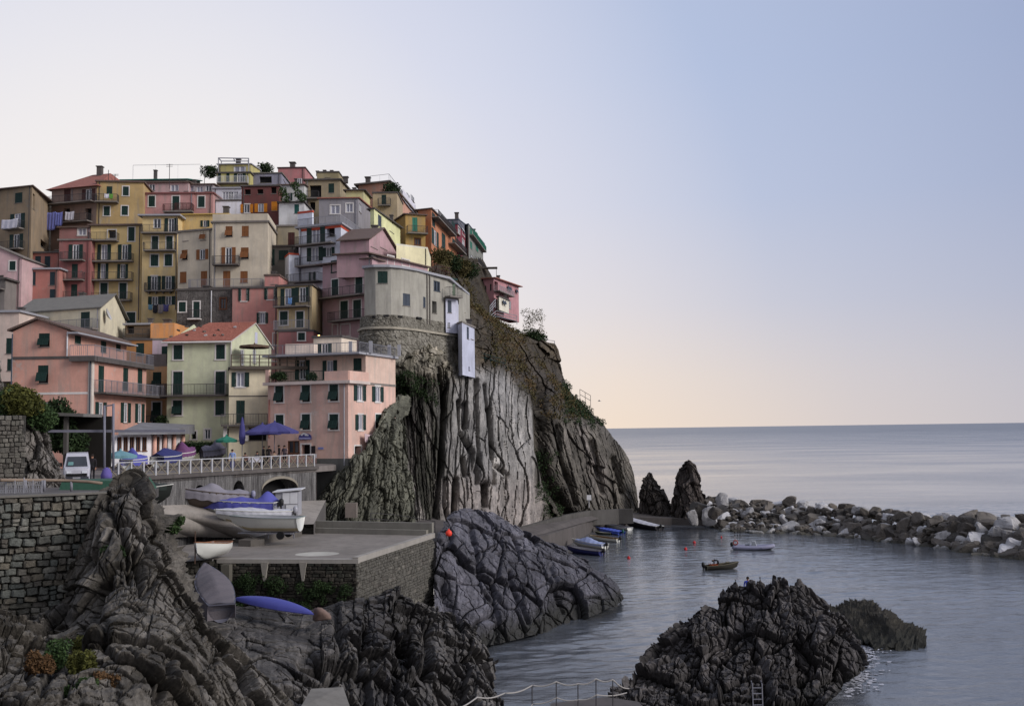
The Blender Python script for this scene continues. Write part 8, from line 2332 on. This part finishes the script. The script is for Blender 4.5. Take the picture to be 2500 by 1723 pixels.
    for p in m2.polygons:
        c = p.center; best, bz = 1e9, 0
        for a, b, z in segm:
            ab = b - a; t = max(0, min(1, (c - a).dot(ab) / max(ab.length_squared, 1e-9))); dd_ = (c - a - ab * t).length
            if dd_ < best: best, bz = dd_, z
        p.material_index = bz; p.use_smooth = True
    root = empty('person', P, label, 'person', group, rz=facing)
    o = bpy.data.objects.new('body', m2); link(o, root)
    hd = Vector(J['head']) * s; tp = Vector(J['top']) * s; ax = (tp - hd).normalized()
    mb = MB(); n = 10
    for i in range(5):
        ph = math.pi / 2 * i / 4 * 1.15
        for j in range(n):
            a = 2 * math.pi * j / n
            x = ax.cross(Vector((1, 0, 0))).normalized(); y = ax.cross(x)
            mb.v.append(tuple(hd + ax * (.02 + .125 * math.cos(ph)) * s + (x * math.cos(a) + y * math.sin(a)) * .108 * s * math.sin(ph + .05)))
    for i in range(4):
        for j in range(n): mb.f.append((i * n + j, i * n + (j + 1) % n, (i + 1) * n + (j + 1) % n, (i + 1) * n + j))
    mb.build('hair', paint(tuple(hair), .9), root, True)
    return root
dpos = dloc @ Vector((1.5, 0, .12))
dn = (dloc.to_quaternion() @ Vector((-1, 0, 0)))
person('man in dark clothes bending forward over the nets in the rowing boat', dpos, math.atan2(dn.y, dn.x) - math.pi / 2, 'bend', (30, 30, 36), (28, 28, 32))
person('person in a bright blue shirt standing among the peaks of the islet', W(1827, 1470, 68.9) , math.pi, 'reach', (66, 78, 170), (40, 44, 60), h=1.75)
person('dark clothed man standing beside the white van', W(*cp('V', 1290, 850), 65.5), math.pi, 'stand', (34, 30, 34), (30, 28, 32), h=1.8)
person('person in a hi-vis yellow vest behind the white van', W(*cp('V', 1190, 800), 68), math.pi, 'stand', (170, 176, 90), (60, 66, 60))
person('fair haired person leaning at the left end of the piazza railing', at_floor('V', 1635, 73.5), math.pi, 'stand', (60, 44, 44), (40, 40, 44), hair=(120, 84, 54))
person('person in a pale blue shirt standing by the teal parasol', at_floor('U', 2065, 82.5), math.pi, 'stand', (130, 150, 196), (60, 66, 120))
G_ = 'people at the tables under the violet umbrellas'
for k, (x, Y, sh, lb, ps) in enumerate([(300, 85.5, (96, 70, 66), 'seated person in a brown top left of the white tablecloth', 'sit'), (520, 87, (52, 48, 50), 'seated person in dark grey right of the white tablecloth', 'sit'),
    (640, 87.5, (30, 28, 30), 'person in black under the left edge of the large umbrella', 'stand'), (745, 87.5, (38, 34, 34), 'dark haired person in black near the umbrella pole', 'stand'), (850, 87, (140, 120, 104), 'seated person in beige under the middle of the large umbrella', 'sit'),
    (940, 88.5, (30, 30, 34), 'tall person in black right of the umbrella pole', 'stand'), (1040, 88, (84, 74, 82), 'person in mauve grey at the right of the umbrella', 'stand')]):
    person(lb, at_floor('T', x, Y), math.pi + k, ps, sh, (36, 36, 42), group=G_)
    if ps == 'sit':
        p = at_floor('T', x, Y); ch = empty('chair', p, 'small dark chair under the ' + lb, 'chair', 'chairs on the piazza', rz=math.pi + k)
        mb = MB(); mb.box(-.2, .2, -.2, .22, .40, .44); mb.build('seat', IRON, ch)
        mb = MB(); mb.box(-.2, .2, -.24, -.2, .44, .85); mb.build('backrest', IRON, ch)
        for a, b in ((-.18, -.2), (.18, -.2), (-.18, .18), (.18, .18)):
            mb = MB(); mb.bar((a, b, 0), (a, b, .4), .03); mb.build('leg', IRON, ch)
p = at_floor('T', 430, 86.3); tb_ = empty('table', p, 'table under a white cloth beside the folded umbrella', 'table')
mb = MB(); mb.box(-.75, .75, -.4, .4, .7, .74); mb.build('tabletop', BROWN, tb_)
for a, b in ((-.65, -.3), (.65, -.3), (-.65, .3), (.65, .3)):
    mb = MB(); mb.bar((a, b, 0), (a, b, .7), .05); mb.build('leg', BROWN, tb_)
mb = MB(); mb.hexa([(-.82, -.47, .42), (.82, -.47, .42), (.82, .47, .42), (-.82, .47, .42), (-.78, -.43, .765), (.78, -.43, .765), (.78, .43, .765), (-.78, .43, .765)]); o = mb.build('tablecloth', CLOTHW, None, False, p); tag(o, 'white cloth draped over the piazza table', 'tablecloth')

# walkers' bundle and floats on the path behind the slipway
person('person in a pale blue top bending on the path behind the slipway', G(*cp('K', 190, 1030), 8.2), 2.2, 'bend', (150, 170, 196), (50, 90, 120))
for k, (x, y, c, lb, s) in enumerate([(90, 1010, (190, 110, 60), 'orange float hanging beside the person on the path', .28), (168, 1125, (190, 70, 50), 'red orange float on the edge of the path wall', .26), (2285, 1455, (226, 66, 48), 'bright orange float at the slipway corner', .26)]):
    P = G(*cp('K', x, y), 8.2 if k < 2 else 7.9) if k < 2 else W(*cp('K', x, y), 77.5)
    mb = MB(); mb.lathe((0, 0, -s), [(.01, 0), (s * .8, s * .3), (s, s), (s * .75, s * 1.6), (.06, s * 2), (.05, s * 2.3), (.01, s * 2.32)], 14); tag(mb.build('float', paint(c, .5), None, True, P), lb, 'float')
mb = MB(); mb.box(-.28, .28, -.03, .03, -.22, .22); tag(mb.build('sign', GREYWHITE, None, False, G(*cp('K', 425, 995), 8.6)), 'small white notice on the low path wall', 'sign')
mb = MB(); mb.box(-.35, .35, -.04, .04, -.4, .4); mb.box(-.04, .04, .04, .1, -1.6, .3); tag(mb.build('sign', WHITE, None, False, W(1438, 1214, 157)), 'blank white square sign at the foot of the cliff above the quay', 'sign')
wr = empty('low_wall', G(860, 1240, 9.3), 'low concrete wall with a square pier on the path behind the slipway', 'wall')
mb = MB(); a, b = G(735, 1236, 9.2), G(845, 1240, 9.0); mb.bar(a - wr.location, b - wr.location, .3, .9); mb.build('parapet', CONCD, wr)
mb = MB(); p = G(858, 1238, 9.2) - wr.location; mb.box(p.x - .5, p.x + .5, p.y - .4, p.y + .4, -1.0, .3); mb.build('pier', plaster((120, 108, 100), 1.2), wr)
fence_line('thin iron railing along the shore path behind the slipway', [G(905, 1280, 8.0), G(960, 1283, 7.6), G(1020, 1292, 7.2), G(1062, 1300, 7.0)], 1.0, IRON, 2.2, r=.045)

# white wooden cabinet by the arch
cb = empty('cabinet', W(*cp('S', 1740, 470), 79.5), 'white wooden cabinet with a tilted lid standing by the wide arch', 'cabinet')
mb = MB(); mb.box(-.75, 1.05, 0, 1.3, -.4, 1.45); mb.build('body', GREYWHITE, cb)
for x0 in (-.3, .3):
    mb = MB(); mb.box(x0 - .28 + .4, x0 + .28 + .4, -.05, -.0, .5, 1.4); mb.build('door', WHITE, cb)
mb = MB(); mb.box(.1, .98, -.05, 0, -.3, .42); mb.build('lower_door', WHITE, cb)
mb = MB(); mb.hexa([(-.95, -.2, 1.4), (1.3, -.2, 1.58), (1.3, 1.5, 1.64), (-.95, 1.5, 1.48), (-.95, -.2, 1.47), (1.3, -.2, 1.65), (1.3, 1.5, 1.71), (-.95, 1.5, 1.55)]); mb.build('lid', WHITE, cb)

# white van on the road
vp = W(*cp('V', 950, 880), 62.0)
vr = empty('van', vp, 'small white van with a dark windscreen parked nose on beside the salmon house', 'van', rz=.40)
WV = paint((186, 186, 196), .3, .05)
mb = MB()
def vsec(y, w0, w1, z0, zb, zt): return [(-w0, y, z0), (w0, y, z0), (w0, y, zb), (w1, y, zt), (-w1, y, zt), (-w0, y, zb)]
secs = [vsec(-.05, .66, .62, .3, .62, .78), vsec(.0, .72, .68, .25, .75, .92), vsec(.28, .76, .72, .22, .95, 1.02), vsec(.85, .78, .62, .22, 1.0, 1.68), vsec(1.1, .78, .62, .22, 1.0, 1.82), vsec(3.3, .78, .62, .22, 1.0, 1.86), vsec(3.6, .76, .6, .3, 1.0, 1.75)]
for q in secs: mb.v += q
for k in range(len(secs) - 1):
    for j in range(6): mb.f.append((k * 6 + j, k * 6 + (j + 1) % 6, (k + 1) * 6 + (j + 1) % 6, (k + 1) * 6 + j))
mb.f += [tuple(reversed(range(6))), tuple(range(36, 42))]
mb.build('body', WV, vr)
mb = MB(); mb.hexa([(-.62, .22, 1.03), (.62, .22, 1.03), (.62, .36, 1.03), (-.62, .36, 1.03), (-.53, .70, 1.62), (.53, .70, 1.62), (.53, .86, 1.62), (-.53, .86, 1.62)]); mb.build('windscreen', GLASS, vr)
for sg in (-1, 1):
    mb = MB(); mb.box(.44 * sg - .14, .44 * sg + .14, -.09, .0, .60, .74); mb.build('headlight', paint((220, 224, 232), .1), vr)
    mb = MB(); mb.hexa([(sg * .785, 1.0, 1.05), (sg * .795, 1.0, 1.05), (sg * .795, 1.9, 1.05), (sg * .785, 1.9, 1.05), (sg * .66, 1.1, 1.6), (sg * .67, 1.1, 1.6), (sg * .67, 1.9, 1.6), (sg * .66, 1.9, 1.6)]); mb.build('side_window', GLASS, vr)
    mb = MB(); mb.box(sg * .92 - .08, sg * .92 + .08, .7, .78, 1.02, 1.25); mb.build('mirror', BLACK, vr)
    for yy in (.6, 2.8):
        w_ = MB(); w_.tube([(sg * .66, yy, .28), (sg * .8, yy, .28)], .28, 16); wo_ = w_.build('wheel', BLACK, vr)
mb = MB(); mb.box(-.6, .6, -.1, -.04, .42, .58); mb.build('grille', BLACK, vr)
mb = MB(); mb.box(-.7, .7, -.14, -.02, .22, .40); mb.build('bumper', paint((60, 62, 70), .5), vr)
mb = MB(); mb.box(-.22, .22, -.155, -.142, .27, .37); mb.build('number_plate', GREYWHITE, vr)
mb = MB(); mb.hexa([(-.52, .26, 1.1), (-.2, .26, 1.1), (-.2, .3, 1.1), (-.52, .3, 1.1), (-.48, .42, 1.3), (-.2, .42, 1.3), (-.2, .46, 1.3), (-.48, .46, 1.3)]); mb.build('card', paint((110, 150, 150), .6), vr)
# open shed under the fig tree
sh = empty('shed', W(*cp('D', 440, 1480), 64), 'dark open shed with a pale slab roof under the fig tree', 'shed')
P0 = W(*cp('D', 395, 1480), 64) - sh.location
mb = MB(); mb.obox(P0 + Vector((0, 0, 2.95)), (2.3, 0, -.12), (0, 3, 0), (0, 0, .2)); mb.build('roof', plaster((104, 101, 99), 1.0), sh)
mb = MB(); mb.obox(P0 + Vector((0, 2.9, -.5)), (2.9, 0, 0), (0, .2, 0), (0, 0, 3.4)); mb.build('back_wall', paint((30, 27, 24), .9), sh)
mb = MB(); mb.obox(P0 + Vector((.9, .3, -.5)), (.22, 0, 0), (0, .3, 0), (0, 0, 3.4)); mb.build('post', plaster((80, 75, 72)), sh)
# boat crane: two posts and a long boom
pr = W(*cp('D', 885, 1560), 60.5)
gr_ = empty('boat_crane', pr, 'grey steel boat crane with two tall posts and a long horizontal boom', 'crane')
SG = paint((112, 112, 124), .5)
for x, y0, y1 in ((885, 1005, 1640), (960, 990, 1560)):
    a, b = W(*cp('D', x, y0), 60.5) - pr, W(*cp('D', x, y1), 60.5) - pr; mb = MB(); mb.tube([b, a], .075, 10); mb.build('post', SG, gr_, True)
mb = MB(); mb.bar(W(*cp('D', 885, 1010), 60.5) - pr, W(*cp('D', 965, 1000), 60.5) - pr, .08); mb.build('top_bar', SG, gr_)
mb = MB(); mb.bar(W(*cp('D', 410, 1222), 60.5) - pr, W(*cp('D', 1570, 1220), 61.5) - pr, .1, .16); mb.build('boom', SG, gr_)
# rails on the near left wall and dark green tarpaulin
v = lambda x, y, Y: W(*cp('V', x, y), Y)
hr = empty('handrail', v(520, 990, 36), 'rusty curved pipe handrail on two posts above the near stone wall', 'railing')
mb = MB(); mb.tube([v(-700, 815, 33) - hr.location, v(300, 818, 35) - hr.location, v(520, 822, 36) - hr.location, v(850, 832, 36) - hr.location, v(1200, 850, 36) - hr.location, v(1510, 885, 36) - hr.location], .055, 8); mb.build('rail', paint((126, 110, 96), .6), hr, True)
for x, y0 in ((840, 836), (-160, 816), (250, 818)):
    mb = MB(); mb.tube([v(x, y0, 36 if x > 300 else 34) - hr.location, v(x, 1060, 36 if x > 300 else 34) - hr.location], .05, 8); mb.build('post', IRONL, hr, True)
wf = empty('mesh_fence', W(0, 1205, 33), 'white wire mesh fence along the near left path', 'fence')
for k in range(12):
    x = -140 + k * 22; a = W(x, 1207 - k * .4, 33.5) - wf.location
    mb = MB(); mb.bar(a, a + Vector((0, 0, .42 + .1 * (k % 3 == 0))), .025); mb.build('post', GREYWHITE, wf)
mb = MB()
for k in range(90):
    x = -140 + k * 2.7; a = W(x, 1207 - k * .05, 33.5) - wf.location; mb.bar(a, a + Vector((.05 * (-1) ** k, 0, .38)), .008)
for q in (.12, .26, .38): mb.bar(W(-140, 1207, 33.5) - wf.location + Vector((0, 0, q)), W(102, 1202.5, 33.5) - wf.location + Vector((0, 0, q)), .01)
tag(mb.build('mesh', GREYWHITE, wf), kind='stuff')
ta = v(600, 1040, 40); mb = MB(); mb.hexa([(0, 0, 0), (3.9, 0, 0), (3.9, 1.2, 0), (0, 1.2, 0), (.1, .1, .42), (3.7, .1, .4), (3.6, 1.1, .5), (.2, 1.1, .45)])
tag(mb.build('tarpaulin', cloth_mat((40, 78, 62)), None, False, v(560, 1050, 44)), 'dark green tarpaulin lying behind the rusty handrail', 'tarpaulin')
# sign over the restaurant door and other wall signs
f_ = pinkR['front']
a0, a1, z0, z1 = f_.rect('F', 585, 1222, 122, 52)
sg_ = empty('restaurant_sign', f_.p((a0 + a1) / 2, z0, .1), 'blue arched restaurant sign with white shapes over the pink house door', 'sign')
mb = MB(); n = 20; w_ = (a1 - a0) / 2; hgt = z1 - z0
pts = [(-w_, 0)] + [(-w_ * math.cos(math.pi * k / n), hgt * .45 + hgt * .75 * math.sin(math.pi * k / n)) for k in range(n + 1)] + [(w_, 0)]
for d_ in (0, .08): mb.poly([f_.t * x + f_.n * d_ + Vector((0, 0, z)) for x, z in (pts if d_ else reversed(pts))])
m_ = len(pts)
for k in range(m_):
    a, b = pts[k], pts[(k + 1) % m_]; mb.quad(f_.t * a[0] + Vector((0, 0, a[1])), f_.t * b[0] + Vector((0, 0, b[1])), f_.t * b[0] + f_.n * .08 + Vector((0, 0, b[1])), f_.t * a[0] + f_.n * .08 + Vector((0, 0, a[1])))
mb.build('board', paint((62, 60, 120), .5), sg_)
mb = MB(); mb.obox(f_.t * (-w_ * .92) + f_.n * .083 + Vector((0, 0, hgt * .10)), f_.t * w_ * 1.84, f_.n * .01, Vector((0, 0, hgt * .30))); mb.build('lower_strip', paint((150, 150, 190), .5), sg_)
for x, z, s_ in ((-.5, .75, .1), (-.15, .95, .12), (.2, .72, .13), (.05, 1.0, .08), (-.35, 1.0, .07), (.45, .7, .08)):
    mb = MB(); mb.obox(f_.t * (x * w_ - s_) + f_.n * .083 + Vector((0, 0, z * hgt)), f_.t * s_ * 2, f_.n * .01, Vector((0, 0, s_ * 1.4))); mb.build('white_mark', WHITE, sg_)
a0, a1, z0, z1 = f_.rect('F', 732, 1332, 50, 20)
mb = MB(); mb.hexa([f_.p(a, z, o) - f_.p(a0, z0, 0) for z in (z0, z1) for a, o in ((a0, .06), (a1, .06), (a1, .01), (a0, .01))]); tag(mb.build('plaque', paint((120, 130, 180), .5), None, False, f_.p(a0, z0, 0)), 'small blue oval plaque on the pink house wall right of the door', 'sign')
a0, a1, z0, z1 = f_.rect('F', 661, 1345, 36, 72)
mb = MB(); mb.hexa([f_.p(a, z, o) - f_.p(a0, z0, 0) for z in (z0, z1) for a, o in ((a0, .1), (a1, .1), (a1, .02), (a0, .02))]); tag(mb.build('menu_board', paint((36, 30, 34), .6), None, False, f_.p(a0, z0, 0)), 'dark menu board hanging right of the pink house door', 'sign')
a0, a1, z0, z1 = f_.rect('F', 684, 1405, 36, 40)
mb = MB(); mb.box(0, a1 - a0, -.4, 0, 0, z1 - z0); tag(mb.build('box', GREYWHITE, None, False, f_.p(a0, z0, .3)), 'small white box standing under the menu board', 'box')
# lit lamps
LG = emit((1.0, .55, .18), 9.0)
for c, x, y, Y, lb in (('E', 1258, 468, 108, 'small lit orange wall lamp above the cream penthouse'), ('T', 1518, 418, 94.3, 'small lit lamp inside the pink house doorway'), ('G', 1213, 323, 180.8, 'tiny lit lamp on the pink point house')):
    mb = MB(); mb.lathe((0, 0, 0), [(.01, -.14), (.12, -.08), (.14, 0), (.1, .1), (.01, .14)], 10); tag(mb.build('wall_lamp', LG, None, True, W(*cp(c, x, y), Y)), lb, 'lamp')
# cloth on the pink house side wall and orange shutter by its lower door
laundry('pale pink cloth drying on the side wall of the pink cliff house', pinkR, 'F', 1110, 1188, 1212, 1270, cloth_mat((190, 168, 172)), .5, 'side')
mb_ = add_window(pinkR['root'], pinkR['side'], pinkR['side'].rect('F', 1148, 1385, 30, 148), 'sD', ORANGE)
# near railing with sagging rope at the bottom of the picture
land = G(1455, 1722, 4.9)
nr = empty('rope_railing', land, 'low iron posts linked by two sagging white ropes on the near landing', 'railing')
pp = [(1299, 1672, 1742), (1358, 1663, 1742), (1411, 1668, 1742), (1455, 1656, 1720), (1496, 1658, 1722)]
tops = []
for x, y0, y1 in pp:
    g = W(x, y1, 40.5); tpp = W(x, y0, 40.5); mb = MB(); mb.tube([g - land - Vector((0, 0, .4)), tpp - land], .022, 6); mb.build('post', IRON, nr); tops.append(tpp)
rope = paint((150, 146, 142), .8)
def sag(a, b, d): return [a.lerp(b, t) - Vector((0, 0, d * math.sin(math.pi * t))) - land for t in np.linspace(0, 1, 9)]
extra = [W(1090, 1735, 36), W(1165, 1701, 38), W(1232, 1691, 39.5)] + tops + [W(1535, 1680, 43)]
pts = []
for a, b in zip(extra[:-1], extra[1:]): pts += sag(a, b, .10)
mb = MB(); mb.tube(pts, .028, 6, True); mb.build('rope', rope, nr, True)
low = [W(1285, 1735, 40), tops[0] - Vector((0, 0, .72))] + [t - Vector((0, 0, .62)) for t in tops[1:4]] + [W(1530, 1690, 43)]
pts = []
for a, b in zip(low[:-1], low[1:]): pts += sag(a, b, .08)
mb = MB(); mb.tube(pts, .024, 6, True); mb.build('rope', rope, nr, True)
ground_poly('landing', [G(1330, 1760, 4.3), G(1345, 1716, 4.3), G(1420, 1708, 4.3), G(1480, 1700, 4.3), G(1560, 1712, 4.3), G(1600, 1760, 4.3)], CONCD, 3.0)
ld = W(1850, 1715, 55.0)
lr = empty('ladder', ld, 'small steel ladder at the bottom of the islet', 'ladder')
for sg in (-1, 1):
    mb = MB(); mb.tube([(.26 * sg, 0, -.2), (.26 * sg, 0, 1.0), (.26 * sg, .25, 1.1)], .035, 6); mb.build('stile', IRONL, lr)
for k in range(4):
    mb = MB(); mb.bar((-.26, 0, -.1 + k * .3), (.26, 0, -.1 + k * .3), .04); mb.build('rung', IRONL, lr)
# pale slab at the bottom
sl = [W(735, 1723, 38.5), W(760, 1680, 41), W(838, 1676, 41.5), W(858, 1735, 39)]
ground_poly('concrete_slab', sl, plaster((112, 108, 102), 1.2), .8, 'structure')
# breaking foam beside the islet
FO = paint((170, 172, 182), .7)
r = random.Random(8); mb = MB()
for k in range(520):
    x = 2085 + abs(r.gauss(0, 30)); y = r.uniform(1575, 1660) if r.random() < .8 else r.uniform(1640, 1700); p = G(x - (y - 1600) * .25, y, .03)
    s_ = r.uniform(.03, .16); n_ = 6
    mb.poly([(p.x + s_ * 1.8 * math.cos(2 * math.pi * j / n_) * r.uniform(.6, 1), p.y + s_ * math.sin(2 * math.pi * j / n_) * r.uniform(.6, 1), .02 + r.uniform(0, .06)) for j in range(n_)])
tag(mb.build('sea_foam', FO), kind='stuff')
# a gull over the sea
gl = W(1463, 979, 150); mb = MB()
mb.tube([(-.22, 0, 0), (0, 0, .03), (.3, 0, .0)], [.02, .07, .02], 6)
for sg in (-1, 1): mb.hexa([(-.08, 0, .03), (.1, 0, .03), (.02, sg * .6, .16), (-.08, sg * .6, .16), (-.08, 0, .05), (.1, 0, .05), (.02, sg * .6, .17), (-.08, sg * .6, .17)])
tag(mb.build('seagull', GREYWHITE, None, True, gl), 'distant seagull gliding just above the sea horizon', 'bird')
